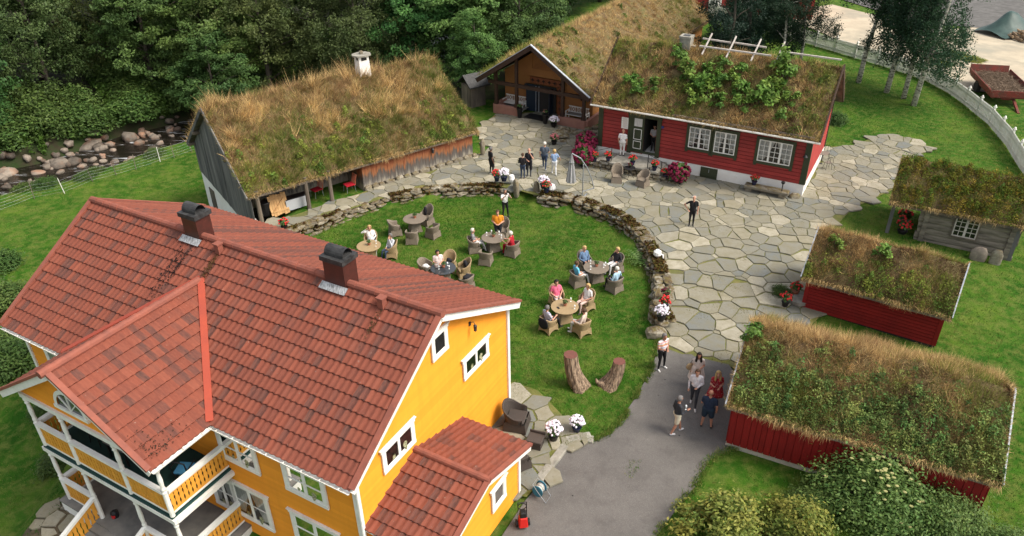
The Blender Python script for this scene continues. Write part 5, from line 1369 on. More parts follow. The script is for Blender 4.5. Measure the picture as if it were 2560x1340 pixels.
boards_v(sB, 'board', 'dark_red', -2.48, 2.48, 0, lambda x: .16, lambda x: QZR - .3 - abs(x) * .59, .24, rz=R(-90), origin=(-QL + .22, 0, 0), seed=8, gap=.016)
boards_v(sB, 'board', 'dark_red', -2.48, 2.48, 0, lambda x: .16, lambda x: QZR - .3 - abs(x) * .59, .24, rz=R(90), origin=(-.22, 0, 0), seed=9, gap=.016)
MB().box((-QL / 2, 0, -.07), (QL - .40, 2 * QH - .5, .5)).build('foundation', 'concrete', sB)

# --- log cabin
cb_ = thing('log_cabin', 'grey log cabin with small paned windows and green turf roof at the right edge', 'cabin', (25.606, 33.324, 0), -.517)
KL, KH, KZE, KZR = 6.13, 1.90, 2.35, 4.05
KL2 = 7.0; KX1 = .75
r_ = roof_shell(cb_, -KL, KX1, KH, KH, KZE - .1, KZR - .1, KZE - .1)
turf_roof(r_, -KL + .03, KX1 - .03, KH, KH, KZE - .1, KZR - .1, KZE - .1, 6, 520, P_gen(.5, .50, .20, 1.0), thick=.26, blade=(.06, .18), wid=(.010, .022), bumpy=.3, leafy=dict(n=26000, where=lambda x, s: np.clip((fnoise(x, s, 1.0, 1) - .30) * 5, .2, 1), cols=(np.array((.065, .145, .018)), np.array((.215, .150, .022))), size=(.022, .05)))
rgc = random.Random(12)
def log(x0, y0, x1, y1, z, h=.33):
    mb = MB(); A, B_ = Vector((x0, y0, z)), Vector((x1, y1, z)); d = (B_ - A).normalized(); s_ = Vector((-d.y, d.x, 0))
    prof = [(-.09, -.5), (.09, -.5), (.12, -.2), (.12, .2), (.09, .49), (-.09, .49), (-.12, .2), (-.12, -.2)]
    vs = [P + s_ * u + Vector((0, 0, w * h)) for P in (A, B_) for u, w in prof]; n = 8
    mb.add(vs, [(i, (i + 1) % n, n + (i + 1) % n, n + i) for i in range(n)] + [tuple(range(n))[::-1], tuple(range(n, 2 * n))]); mb.build('log', 'grey_wood_h', cb_)
pmat('grey_wood_h', (0.27, 0.235, 0.185), (0.12, 0.105, 0.085), 1.8, 0.9, 0.5, 10, stretch=(.45, .45, 2.6), vary=0.2)
for k in range(7):
    z = .3 + k * .315
    log(-4.42 - rgc.uniform(.1, .2), -1.42, -.28 + rgc.uniform(.1, .2), -1.42, z); log(-4.42, 1.42, -.3, 1.42, z); log(-.45, -1.62, -.45, 1.62, z + .16); log(-4.25, -1.62, -4.25, 1.62, z + .16)
MB().box((-2.35, 0, 1.2), (3.7, 2.6, 2.2)).build('interior', 'dark_room', cb_)
MB().prism([(-1.5, 2.3), (0, 3.8), (1.5, 2.3)], 'x', -.5, -.38).prism([(-1.5, 2.3), (0, 3.8), (1.5, 2.3)], 'x', -4.3, -4.2).build('gable', 'grey_wood_h', cb_)
MB().box((-.33, -1.56, 1.15), (.34, .1, 2.15)).build('corner_board', 'grey_wood', cb_)
for x, y in ((-5.85, -1.45), (-5.85, 1.3)): MB().box((x, y, 1.2), (.18, .18, 2.2)).build('post', 'grey_wood', cb_)
MB().box((-5.1, 0, .16), (1.7, 2.8, .1)).build('porch_floor', 'slate_floor', cb_)
window(cb_, -2.44, -1.56, 1.60, 1.06, 1.12, 0, cols=2, rows=4, leaves=2, mat='roof_batten', case='old_wood', casew=.07, cornice=0, curtain=False, muntin=.03)
# --- little tool shed between barn and hall
ts = thing('tool_shed', 'tiny dark wooden shed between the barn and the ochre hall', 'shed', (*(-2.72, 55.81), .4), R(35))
MB().box((0, 0, .85), (1.3, 1.3, 1.7)).build('wall', 'old_wood', ts); MB().prism([(-.95, 1.6), (0, 2.35), (.95, 1.6), (.95, 1.7), (0, 2.45), (-.95, 1.7)], 'x', -.9, .9).build('roof', 'soot', ts); MB().box((-.67, -.1, .85), (.05, .8, 1.5)).build('door', 'old_wood', ts)
# --- red building far behind the picket fence
fr_ = thing('far_red_building', 'red building with white window trim half hidden behind the birches', 'building', (25.5, 87.0, 0), R(-14))
MB().box((0, 0, 3.0), (15, 9, 6)).build('wall', 'red_boards', fr_); MB().prism([(-5, 6), (0, 9.5), (5, 6)], 'x', -8, 8).build('roof', 'soot', fr_)
for x in (-5.5, -2.5, .5, 3.5):
    window(fr_, x, -4.52, 1.9, 1.1, 1.5, 0, cols=2, rows=2, leaves=2)

# ------------------------------------------------------------------ trees and plants
pmat('bark', (0.10, 0.085, 0.065), (0.05, 0.042, 0.034), 5, 0.95, 0.6, 14)
pmat('birch_bark', (0.58, 0.54, 0.46), (0.06, 0.05, 0.045), 3.0, 0.8, 0.3, stretch=(1, 1, 4.5), lo=.50, hi=.60)
def tree_meshes(name, seed, H, rad, z0, n_clump, per, leaf, cols, droop=0.0, dense=1.0, trunk_r=.2, bark='bark', shape=1.0, lean=(0, 0), lobes=9, csz=(.13, .24)):
    """returns (trunk mesh, crown mesh): trunk with limbs; crown = leaf clumps carried by limb ends, with gaps between"""
    rg = np.random.default_rng(seed)
    tr = MB(); top = Vector((lean[0], lean[1], H * .93))
    pts = [Vector((0, 0, -.3)), Vector((lean[0] * .15 + rg.normal() * .05, lean[1] * .15, H * .25)), Vector((lean[0] * .5 + rg.normal() * .12, lean[1] * .5 + rg.normal() * .12, H * .55)), top]
    tr.tube(pts, [trunk_r * 1.25, trunk_r, trunk_r * .62, trunk_r * .12], 8)
    cz = (z0 + H) / 2; hz = (H - z0) / 2
    cen, rds = [], []
    lob = []
    for i in range(lobes):                 # big boughs
        t = rg.uniform(-.75, .85); a = 2 * math.pi * (i / lobes + rg.uniform(-.06, .06)) * 2.4
        rr = rad * math.sqrt(max(.05, 1 - abs(t) ** (2 * shape))) * rg.uniform(.55, .8)
        c_ = np.array([math.cos(a) * rr + lean[0] * (.5 + t * .4), math.sin(a) * rr + lean[1] * (.5 + t * .4), cz + hz * t])
        lob.append((c_, rad * rg.uniform(.32, .52)))
        f = np.clip((c_[2] - H * .12) / H, .15, .85)
        q0 = Vector((lean[0] * f, lean[1] * f, max(H * .18, c_[2] - rr * .55)))
        tr.tube([q0, q0.lerp(Vector(c_), .5) + Vector((0, 0, rr * .08)), Vector(c_)], [trunk_r * .42, trunk_r * .25, .02], 5)
    lob.append((np.array([lean[0] * .9, lean[1] * .9, H - rad * .35]), rad * .42)); lob.append((np.array([lean[0] * .5, lean[1] * .5, cz]), rad * .6))
    for k in range(n_clump):
        c_, r_ = lob[rg.integers(len(lob))]
        d = rg.normal(size=3); d /= np.linalg.norm(d)
        u = rg.uniform(.55, 1.0) ** .5
        p_ = c_ + d * r_ * u * np.array([1, 1, .8]) * (1.15)
        p_[2] -= droop * rg.uniform(0, .5) * np.hypot(p_[0], p_[1]) / rad
        cen.append(p_); rds.append(rg.uniform(*csz) * rad * .9)
    cen = np.array(cen); rds = np.array(rds); N = n_clump * per
    idx = np.repeat(np.arange(n_clump), per)
    d = rg.normal(size=(N, 3)); d /= np.linalg.norm(d, axis=1)[:, None]
    u = rg.random(N) ** .55
    off = d * (rds[idx] * u)[:, None]; off[:, 2] *= .55
    if droop: off[:, 2] -= droop * .5 * rg.random(N) ** 1.5
    P = cen[idx] + off
    cc = np.array([lean[0] * .5, lean[1] * .5, cz]); outw = P - cc; outw /= np.linalg.norm(outw, axis=1)[:, None]
    Nn = outw * .45 + np.array([0, 0, .65 - droop * .4]) + rg.normal(size=(N, 3)) * .5; Nn /= np.linalg.norm(Nn, axis=1)[:, None]
    c0, c1 = np.array(cols[0]), np.array(cols[1])
    tcl = rg.random(n_clump)
    C = blend(c0, c1, np.clip(tcl[idx] * .75 + rg.random(N) * .35, 0, 1)) * rg.uniform(.7, 1.3, (N, 1))
    V, F, C = leaflets(P, Nn, rg.uniform(leaf * .6, leaf * 1.25, N), C, rg)
    return tr.mesh(name + '_trunk', bark, smooth=True), np_mesh(name + '_crown', V, F, 'leaf_tree', C)
DK, MD, LT, OL, TEAL = (.034, .078, .022), (.075, .135, .034), (.060, .105, .022), (.125, .140, .045), (.022, .055, .028)
KINDS = {
    'broad': [tree_meshes('broad', 101 + i, 12.5, 4.3, 1.2, 320, 92, .135, (DK, MD), lobes=13) for i in range(2)],
    'olive': [tree_meshes('olive', 111 + i, 11.5, 3.9, .8, 330, 62, .115, ((.060, .100, .028), (.125, .170, .052)), droop=1.0, lobes=13) for i in range(2)],
    'maple': [tree_meshes('maple', 121, 11.0, 4.2, 1.0, 280, 95, .15, ((.040, .092, .022), (.100, .175, .042)), lobes=12, csz=(.16, .26))],
    'birch': [tree_meshes('birch', 131 + i, 12.0, 3.0, 2.3, 330, 66, .085, (TEAL, (.045, .088, .038)), droop=1.6, bark='birch_bark', trunk_r=.17, lean=((.9, .3), (.6, -.2))[i], lobes=11) for i in range(2)],
    'spruce': [tree_meshes('spruce', 141, 9.0, 2.8, .6, 330, 66, .085, ((.012, .036, .020), (.022, .055, .028)), droop=1.0, shape=.6, lobes=14)],
}
def tree(name, kind, label, x, y, s=1.0, rz=0.0, var=0, group=None, z=None, trunk='trunk'):
    z = float(ground_z(x, y)) if z is None else z
    o = thing(name, label, 'tree', (x, y, z), rz, group); o.scale = (s, s, s * random.uniform(.94, 1.06))
    t, c_ = KINDS[kind][var % len(KINDS[kind])]
    link('trunk', t, o); link('crown', c_, o)
    return o
fg = 'trees of the wood beyond the stream'
LBL = {'broad': 'dark green broadleaf tree in the wood beyond the stream', 'olive': 'olive green willow-like tree in the wood beyond the stream', 'maple': 'lush green maple-like tree in the wood behind the barn'}
FOREST = [('maple', -41.5, 55.5, .95), ('broad', -45.5, 60, 1.05), ('olive', -38.6, 62.5, .95), ('broad', -31.5, 66.0, 1.0), ('maple', -26.4, 66.5, 1.0), ('olive', -21.5, 67.0, 1.15), ('olive', -17.2, 68.5, 1.1), ('olive', -13.0, 66.0, .95),
          ('broad', -24.5, 61.8, .72), ('maple', -8.0, 67.5, 1.05), ('maple', -3.2, 66.0, 1.05), ('broad', .8, 70.5, 1.0), ('broad', 4.6, 74.5, 1.05), ('broad', 6.4, 84, 1.1), ('olive', -34.5, 74, 1.15), ('broad', -28.5, 78, 1.2), ('broad', -20, 79, 1.2), ('olive', -11.5, 80, 1.2),
          ('broad', -3.5, 81, 1.2), ('broad', 2.5, 90, 1.25), ('broad', -52, 67, 1.2), ('olive', -47, 76, 1.3), ('broad', 13, 96, 1.2), ('maple', -2.6, 58.6, .52), ('broad', 1.0, 62.5, .7), ('broad', -40, 88, 1.3), ('broad', -14, 92, 1.3), ('maple', 10.5, 90, 1.0), ('olive', -36.5, 69.5, 1.0), ('broad', -41.5, 66.5, 1.0), ('broad', -32.0, 71.0, 1.0)]
TL = {2: 'olive green tree behind the shrubs of the far left bank', 3: 'dark green tree above the stream, left of the lush tree near the barn', 4: 'lush green tree rising above the stream left of the barn gable', 5: 'olive green tree right behind the left end of the barn roof', 6: 'olive green tree behind the middle of the barn roof',
      7: 'olive green tree just left of the barn chimney', 8: 'low dark tree beside the peak of the barn gable', 9: 'lush green tree right of the barn chimney', 10: 'lush green tree behind the right end of the barn roof', 11: 'dark tree left of the ochre hall ridge', 12: 'dark tree behind the upper edge of the hall roof', 24: 'dark low tree between the tool shed and the hall'}
random.seed(5)
for i, (k, x, y, s) in enumerate(FOREST):
    lab = LBL[k]; g_ = fg + ': ' + k
    if i == 0: lab, g_ = 'leafy tree at the far left edge, in front of the wood', None
    if i == 23: lab, g_ = 'small leafy tree right behind the tiny tool shed', None
    if i in TL: lab, g_ = TL[i], None
    tree('wood_tree', k, lab, x, y, s, random.uniform(0, 6.28), i, g_)
birch = [((28.24, 59.96), 1.0, 0), ((29.46, 57.51), 1.05, 1), ((30.15, 56.06), .98, 0), ((30.17, 54.43), 1.04, 1)]
bl = ['birch with white trunk standing nearest the red longhouse, first of four on the lawn', 'birch with thick white trunk, second of the four on the right lawn', 'birch with pale lower trunk, third of the four on the right lawn', 'slender leaning birch closest to the picket fence, last of the four']
for i, ((x, y), s, v) in enumerate(birch): tree('birch_tree', 'birch', bl[i], x, y, s, R((10, -15, 40, 5)[i]), v)
tree('birch_tree', 'birch', 'birch rising behind the right end of the longhouse ridge', 22.8, 62.5, .74, 2.0, 0, None, z=.2)
tree('birch_tree', 'birch', 'forked birch between the longhouse ridge and the picket fence', 25.0, 64.5, .78, 4.0, 1, None, z=.2)
tree('spruce_tree', 'spruce', 'dark dense evergreen behind the chimney of the longhouse', 17.6, 61.0, 1.0, 0, 0, None, z=.2)
tree('spruce_tree', 'spruce', 'dark evergreen in front of the far red building', 23.6, 72.0, 1.1, 1, 0, None, z=.2)
tree('spruce_tree', 'spruce', 'dark evergreen to the right behind the longhouse roof poles', 20.6, 66.0, 1.1, 2, 0, None, z=.2)

# ---- shrubs
def shrub_mesh(name, seed, r, h, n, leaf, cols, spiky=0.0, base=.0, stems=7, per=45, lump=.17):
    rg = np.random.default_rng(seed); k = max(8, n // per)
    cen = rg.normal(size=(k, 3)); cen /= np.linalg.norm(cen, axis=1)[:, None]; cen *= rg.uniform(.45, 1.0, (k, 1)) ** .6
    cen[:, 2] = np.abs(cen[:, 2]); cen *= np.array([r, r, h]) * .85; cen[:, 2] += base
    idx = rg.integers(0, k, n); d = rg.normal(size=(n, 3)) * np.array([1, 1, .7]) * r * lump
    P = cen[idx] + d; P[:, 2] = np.maximum(P[:, 2], .02)
    N_ = P / np.array([r, r, h]) * .5 + rg.normal(size=(n, 3)) * .45 + np.array([0, 0, .5]); N_ /= np.linalg.norm(N_, axis=1)[:, None]
    t = rg.random(k)[idx] * .7 + rg.random(n) * .3
    C = blend(np.array(cols[0]), np.array(cols[1]), t) * rg.uniform(.7, 1.3, (n, 1))
    V, F, C = leaflets(P, N_, rg.uniform(leaf * .6, leaf * 1.3, n), C, rg)
    me = np_mesh(name, V, F, 'leaf_shrub', C)
    st = MB()
    for i in range(stems):
        q = cen[rg.integers(k)]; st.tube([(q[0] * .1, q[1] * .1, -.05), (q[0] * .5, q[1] * .5, q[2] * .6), tuple(q)], [.02 * r + .008, .012 * r + .006, .004], 4)
    return me, st.mesh(name + '_stems', 'bark')
SHR = {'sapling': [shrub_mesh('sapling', 201 + i, .46, .8, 380, .08, ((.060, .145, .024), (.165, .260, .045))) for i in range(3)],
       'bush': [shrub_mesh('bush', 211 + i, 1.0, 1.3, 4200, .058, ((.035, .085, .018), (.095, .150, .034))) for i in range(2)],
       'elder': [shrub_mesh('elder', 221, 1.0, 1.2, 15000, .034, ((.050, .125, .028), (.150, .215, .055)), stems=18, per=110, lump=.19)],
       'yellowing': [shrub_mesh('yellowing', 231, 1.0, .9, 8000, .042, ((.085, .155, .026), (.32, .28, .06)), stems=16, per=110, lump=.11)],
       'low': [shrub_mesh('low', 241, .4, .3, 170, .05, ((.030, .080, .014), (.07, .12, .02)))]}
def shrub(name, kind, label, loc, s=1.0, var=0, cat='shrub', group=None, rz=None):
    o = thing(name, label, cat, loc, random.uniform(0, 6.28) if rz is None else rz, group); o.scale = (s,) * 3 if not isinstance(s, tuple) else s
    me, st = SHR[kind][var % len(SHR[kind])]
    link('foliage', me, o); link('stems', st, o)
    return o
def on_roof(root, a, b_, z): 
    return root.matrix_basis @ Vector((a, -b_, z)) if False else Matrix.LocRotScale(root.location, root.rotation_euler, root.scale) @ Vector((a, -b_, z))
SAPS = [(-8.93, 1.0, 1.0), (-9.4, .55, .8), (-8.4, 1.6, 1.1), (-6.25, 1.86, 1.0), (-6.9, 2.3, 1.2), (-6.68, 2.75, 1.1), (-5.29, 1.2, .9), (-5.6, 1.8, 1.0), (-3.05, .55, 1.35), (-2.75, 1.2, 1.2), (-3.33, 2.2, 1.35), (-3.8, 2.6, 1.3), (-4.54, 2.9, 1.1),
        (-7.73, 2.95, 1.1), (-7.2, 1.6, 1.0), (-11.54, 2.6, .95), (-10.9, 2.9, .9), (-10.0, 2.7, .9), (-2.1, 2.3, .9), (-2.3, 3.2, .8), (-5.9, 3.0, .9), (-6.4, 1.0, .9), (-8.0, 2.2, 1.0), (-5.0, 2.2, 1.0), (-3.6, 1.7, .8)]
for i, (a, b_, s) in enumerate(SAPS):
    shrub('roof_sapling', 'sapling', 'bright green leafy sapling growing on the red longhouse roof', on_roof(lh, a, b_, float(ltop(np.array(a), np.array(b_))) - .05), s * 1.32, i, 'sapling', 'saplings on the longhouse roof')
shrub('round_bush', 'sapling', 'bushy green sapling at the upper left corner of the large red shed roof', on_roof(sB, -8.15, .55, 3.5), 1.0, 0, 'sapling')
shrub('round_bush', 'low', 'bright round grass-green tuft on the left part of the large red shed roof', on_roof(sB, -7.35, 1.0, 3.25), .8, 0, 'plant')
shrub('roof_sapling', 'sapling', 'tall pale sapling near the left ridge of the small red shed', on_roof(sA, -5.1, .6, 3.1), .8, 1, 'sapling')
shrub('roof_sapling', 'sapling', 'wide pale sapling in the middle of the small red shed roof', on_roof(sA, -3.3, .5, 3.15), .95, 2, 'sapling')
# bottom right shrubs
ex, ey = (12.04, 16.57)
el_ = shrub('elder_bush', 'elder', 'big elder bush with creamy flower heads in front of the large red shed', (11.5, 16.95, -.1), (2.0, 1.5, 2.05), 0, 'bush', rz=-.47)
shrub('elder_bush', 'elder', 'lower elder bush to the right of the flowering one', (13.6, 15.95, -.1), (1.6, 1.3, 1.45), 0, 'bush', rz=1.2)
shrub('elder_bush', 'elder', 'smaller dark elder bush at the bottom right corner', (15.4, 14.9, -.1), (1.3, 1.1, 1.0), 0, 'bush', rz=2.9)
shrub('elder_bush', 'elder', 'small leafy elder shoot between the hedge and the flowering bush', (9.6, 17.1, -.1), (.9, .75, .75), 0, 'bush', rz=4)
shrub('yellowing_hedge', 'yellowing', 'yellowing clipped hedge at the bottom edge beside the driveway', (6.6, 16.15, -.1), (1.9, 1.35, 1.85), 0, 'hedge', rz=0)
shrub('yellowing_hedge', 'yellowing', 'rounded yellowing hedge at the bottom edge in front of the elder bush', (8.9, 15.9, -.1), (1.6, 1.3, 1.75), 0, 'hedge', rz=2)
# elder flower umbels
rg = np.random.default_rng(77); mb = MB()
for i in range(55):
    a = rg.uniform(0, 6.28); r_ = rg.uniform(.1, .95); zt = math.sqrt(max(0, 1 - r_ * r_)) * .98 + .06
    c_ = (math.cos(a) * r_ * .9, math.sin(a) * r_ * .9, zt * 1.05)
    mb.lathe([(.008, -.02), (.034, .006), (.026, .012)], c_, 7)
pmat('elder_flower', (0.36, 0.34, 0.15), (0.26, 0.26, 0.10), 9, 0.9)
o = mb.build('flower_head', 'elder_flower', el_); o['kind'] = 'stuff'
shrub('hedge', 'bush', 'dark green clipped hedge at the right end wall of the longhouse', (*(23.07, 50.83), .4), (.8, .9, .75), 0, 'hedge')
for i, (px, pyz) in enumerate((((6.39, 33.53, 0.00), 'fern with feathery fronds inside the curved stone wall'),)): pass
# bank vegetation: bushes along the stream, each its own
random.seed(11)
bank = [(-37.0, 57.2), (-34.2, 58.8), (-31.4, 62.2), (-28.3, 64.6), (-39.4, 54.6), (-36.0, 61.2), (-33.2, 64.0), (-43, 51.5), (-30.2, 66.5), (-38.4, 59.8), (-41.0, 58.0), (-45.0, 55.0), (-25.8, 67.0), (-27, 70), (-35, 67), (-46.5, 49.0), (-49, 52), (-23.0, 69.0)]
for i, (x, y) in enumerate(bank):
    x, y = x - .45, y + .5
    shrub('bank_bush', 'bush', 'rounded green bush on the far bank of the stream', (x, y, float(ground_z(x, y)) - .1), (random.uniform(2.2, 3.2), random.uniform(1.8, 2.6), random.uniform(1.5, 2.4)), i, 'bush', 'bushes on the far bank')
for i, ((x, y), s) in enumerate(((((-33.23, 47.36)), .8), (((-32.08, 47.82)), .9), (((-29.80, 48.95)), .7), (((-26.52, 52.89)), .8), (((-29.58, 49.96)), .6))):
    shrub('bank_bush', 'bush', 'low green bush between the stream and the wire fence', (x, y, float(ground_z(x, y)) - .05), (s * 1.2, s, s * .6), i, 'bush', 'bushes by the wire fence')
for i, ((x, y), s) in enumerate(((((-26.54, 33.22)), 1.5), (((-23.65, 28.19)), 1.6), (((-24.22, 30.55)), 1.2), (((-18.57, 22.22)), .9), (((-28.85, 36.81)), 1.2), (((-20.64, 25.11)), .6))):
    shrub('garden_bush', 'bush', 'dark garden bush beside the left wall of the yellow house', (x, y, float(ground_z(x, y)) - .1), (s, s, s * .8), i, 'bush', 'bushes left of the yellow house')
# undergrowth of the bank and the wood's edge: leaves nobody could count
rg = np.random.default_rng(31); n = 75000
t = rg.uniform(14, 66, n * 2); o = 3.9 + 14 * rg.random(n * 2) ** 1.5
c_ = np.array([along(STREAM, v) for v in np.linspace(10, 70, 400)]); ii = np.clip(((t - 10) / 60 * 399).astype(int), 0, 399)
X = c_[ii, 0] - np.sin(c_[ii, 2]) * o; Y = c_[ii, 1] + np.cos(c_[ii, 2]) * o
k = fnoise(X, Y, .5, 2) > .36; X, Y = X[k][:n], Y[k][:n]; n = len(X)
Zg = ground_z(X, Y) + rg.random(n) * (.25 + 1.5 * fnoise(X, Y, .35, 5) ** 1.5)
N_ = rg.normal(size=(n, 3)) * .5 + np.array([.1, -.35, .8]); N_ /= np.linalg.norm(N_, axis=1)[:, None]
C = blend(np.array((.030, .085, .012)), np.array((.085, .135, .020)), fnoise(X, Y, .6, 1)) * rg.uniform(.6, 1.35, (n, 1))
V, F, C = leaflets(np.stack([X, Y, Zg], -1), N_, rg.uniform(.08, .2, n), C, rg)
u = link('undergrowth', np_mesh('undergrowth', V, F, 'leaf_plain', C)); u['kind'] = 'stuff'; u['label'] = 'dense green undergrowth on the far bank of the stream'; u['category'] = 'undergrowth'
# fern
def fern(label, loc, s, n=16, col=(.055, .115, .018)):
    o = thing('fern', label, 'fern', loc); rg = np.random.default_rng(int(loc[0] * 50) % 999 + 5)
    for i in range(n):
        a = 2 * math.pi * i / n + rg.uniform(-.2, .2); L = s * rg.uniform(.7, 1.1); mb = MB(); up = rg.uniform(.5, .9)
        sp = [Vector((math.cos(a) * L * t * (.55 + .45 * t), math.sin(a) * L * t * (.55 + .45 * t), L * up * (t - .55 * t * t * t))) for t in np.linspace(0, 1, 9)]
        sd_ = Vector((-math.sin(a), math.cos(a), 0))
        for j in range(8):
            w = s * .17 * math.sin(math.pi * (j + 1.2) / 9.4)
            for sg_ in (-1, 1): mb.add([sp[j], sp[j].lerp(sp[j + 1], .55), sp[j] + sd_ * sg_ * w + (sp[j + 1] - sp[j]) * .7], [(0, 1, 2)])
        me = mb.mesh('frond', 'fern_leaf', fix=False); link('frond', me, o)
    return o
pmat('fern_leaf', (0.045, 0.105, 0.016), (0.085, 0.14, 0.03), 8, 0.6)
fern('feathery green fern inside the curved stone wall', (6.46, 32.93, 0.00), .95, 26)
fern('fern beside the stream, left of the two', (-32.69, 47.45, -2.90), 1.3, 18)
fern('fern beside the stream, right of the two', (-31.69, 48.49, -2.90), 1.2, 18)
fern('yellow green fern in the middle of the large red shed roof', on_roof(sB, -4.9, .95, 3.2), .6, 16)
# ---- lawn grass: short tufts scattered over the lawns
rg = np.random.default_rng(41)
def tufts(name, n, x0, x1, y0, y1, test, L=(.05, .11), label=None):
    X = rg.uniform(x0, x1, n); Y = rg.uniform(y0, y1, n); k = test(X, Y); X, Y = X[k], Y[k]; m_ = len(X)
    P = np.stack([X, Y, ground_z(X, Y) - .005], -1); D = rg.normal(size=(m_, 3)) * .4 + np.array([0, 0, 1]); D /= np.linalg.norm(D, axis=1)[:, None]
    q = fnoise(X, Y, .5, 3); C = blend(np.array((.026, .095, .006)), np.array((.175, .215, .050)), np.clip(q * 2.2 - .65 + rg.normal(size=m_) * .15, 0, 1))
    V, F, C = blades(P, D, rg.uniform(*L, m_), rg.uniform(.012, .03, m_), C * rg.uniform(.75, 1.25, (m_, 1)), rg)
    o = link(name, np_mesh(name, V, F, 'turf_blades', C)); o['kind'] = 'stuff'; o['label'] = label; o['category'] = 'grass'
cov = lambda X, Y: ~inside(DRIVE, X, Y) & ~inside(COURT, X, Y) & ~inside(PATIO, X, Y)
tufts('lawn_grass', 150000, -12, 7, 20, 41, lambda X, Y: inside(LAWN, X, Y) & cov(X, Y), label='short mown grass of the oval lawn')
tufts('side_grass', 150000, 8, 36, 14, 64, lambda X, Y: cov(X, Y), (.05, .13), label='mown grass around the sheds and birches')
tufts('meadow_grass', 90000, -42, -15, 14, 54, lambda X, Y: seg_dist(STREAM, X, Y) < -3.0, (.05, .13), label='mown grass of the lower lawn')

PICK_LINE = [(26.0, 75.1), (30.1, 67.9), (32.6, 63.6), (33.9, 60.3), (34.2, 57.3), (34.0, 54.4), (33.5, 50.4), (32.5, 46.4), (31.2, 42.6), (30.4, 39.6)]
# weeds and moss grass in the joints of the paving
def joint_weeds(name, n, poly, zf, label, thr):
    xs = [p_[0] for p_ in poly]; ys = [p_[1] for p_ in poly]
    X = rg.uniform(min(xs), max(xs), n); Y = rg.uniform(min(ys), max(ys), n)
    k = inside(poly, X, Y) & (fnoise(X, Y, .45, 2) + .35 * sstep(36, 44, Y) * sstep(14, 22, X) + .1 * rg.random(n) > thr); X, Y = X[k], Y[k]; m_ = len(X)
    P = np.stack([X, Y, zf(X, Y) + .012], -1); D = rg.normal(size=(m_, 3)) * .6 + np.array([0, 0, .8]); D /= np.linalg.norm(D, axis=1)[:, None]
    C = blend(np.array((.075, .115, .015)), np.array((.26, .20, .055)), np.clip(fnoise(X, Y, .9, 5) * 1.6 - .4, 0, 1)) * rg.uniform(.7, 1.3, (m_, 1))
    V, F, C = blades(P, D, rg.uniform(.03, .085, m_), rg.uniform(.012, .03, m_), C, rg)
    o = link(name, np_mesh(name, V, F, 'turf_blades', C)); o['kind'] = 'stuff'; o['label'] = label; o['category'] = 'weeds'
joint_weeds('joint_weeds', 150000, COURT, court_z, 'moss and weeds in the joints of the courtyard paving', .60)
joint_weeds('patio_weeds', 9000, PATIO, lambda x, y: .10 + 0 * x, 'weeds in the joints of the patio paving', .58)
# longer grass along the edges of drive, walls and fence
def edge_grass(name, path, n, w, zf, label, L=(.08, .22)):
    t = rg.uniform(0, plen(path), n); q = np.array([along(path, v) for v in t]); o_ = rg.normal(size=n) * w
    X = q[:, 0] - np.sin(q[:, 2]) * o_; Y = q[:, 1] + np.cos(q[:, 2]) * o_; k = fnoise(X, Y, 1.3, 3) > .40; X, Y = X[k], Y[k]; m_ = len(X)
    P = np.stack([X, Y, zf(X, Y)], -1); D = rg.normal(size=(m_, 3)) * .5 + np.array([0, 0, 1]); D /= np.linalg.norm(D, axis=1)[:, None]
    C = blend(np.array((.060, .160, .016)), np.array((.30, .27, .09)), np.clip(rg.random(m_) * 1.3 - .4, 0, 1)) * rg.uniform(.7, 1.3, (m_, 1))
    V, F, C = blades(P, D, rg.uniform(*L, m_), rg.uniform(.01, .024, m_), C, rg)
    o = link(name, np_mesh(name, V, F, 'turf_blades', C)); o['kind'] = 'stuff'; o['label'] = label; o['category'] = 'grass'
edge_grass('edge_grass', DRIVE[:9], 7000, .07, lambda X, Y: .01 + 0 * X, 'longer grass along the curved lawn edge of the driveway')
edge_grass('edge_grass', DRIVE[15:22], 4500, .10, lambda X, Y: .01 + 0 * X, 'dry grass along the shed side of the driveway')
edge_grass('edge_grass', WALL_L + WALL_R, 9000, .10, lambda X, Y: 0 * X, 'longer grass at the foot of the garden wall')
edge_grass('edge_grass', PICK_LINE, 7000, .12, lambda X, Y: ground_z(X, Y), 'longer grass at the foot of the picket fence')

edge_grass('asphalt_weeds', [(3.93, 18.51), (4.23, 18.88), (4.23, 19.35)], 170, .13, lambda X, Y: .02 + 0 * X, 'small weeds growing through the asphalt', (.03, .08))
edge_grass('asphalt_weeds', [(1.55, 19.69), (1.00, 18.57), (0.63, 17.86)], 1500, .07, lambda X, Y: .02 + 0 * X, 'weeds along the foot of the patio kerb', (.05, .16))

# ------------------------------------------------------------------ furniture
def wicker(name, c1, c2):
    m, nt, b = nt_new(name); p = pos(nt, False)
    w1 = node(nt, 'ShaderNodeTexWave', Scale=26.0, Distortion=1.5, bands_direction='Z'); nt.links.new(p, w1.inputs['Vector'])
    w2 = node(nt, 'ShaderNodeTexWave', Scale=13.0, Distortion=1.0, bands_direction='DIAGONAL'); nt.links.new(p, w2.inputs['Vector'])
    f = math_n(nt, 'MULTIPLY', w1.outputs['Fac'], w2.outputs['Fac'])
    c = mixc(nt, f, c2, c1); c = mixc(nt, ramp(nt, noise(nt, p, 3, 3), [(.35, (0, 0, 0)), (.7, (.5, .5, .5))]), c, tuple(.7 * v for v in c1))
    nt.links.new(c, b.inputs['Base Color']); b.inputs['Roughness'].default_value = 0.75; bump(nt, b, f, .5, .008)
wicker('wicker_grey', (0.30, 0.25, 0.19), (0.15, 0.12, 0.09)); wicker('wicker_tan', (0.47, 0.345, 0.19), (0.28, 0.195, 0.10)); wicker('wicker_dark', (0.085, 0.065, 0.052), (0.035, 0.027, 0.023))
pmat('terracotta', (0.40, 0.16, 0.09), (0.34, 0.13, 0.075), 6, 0.8)
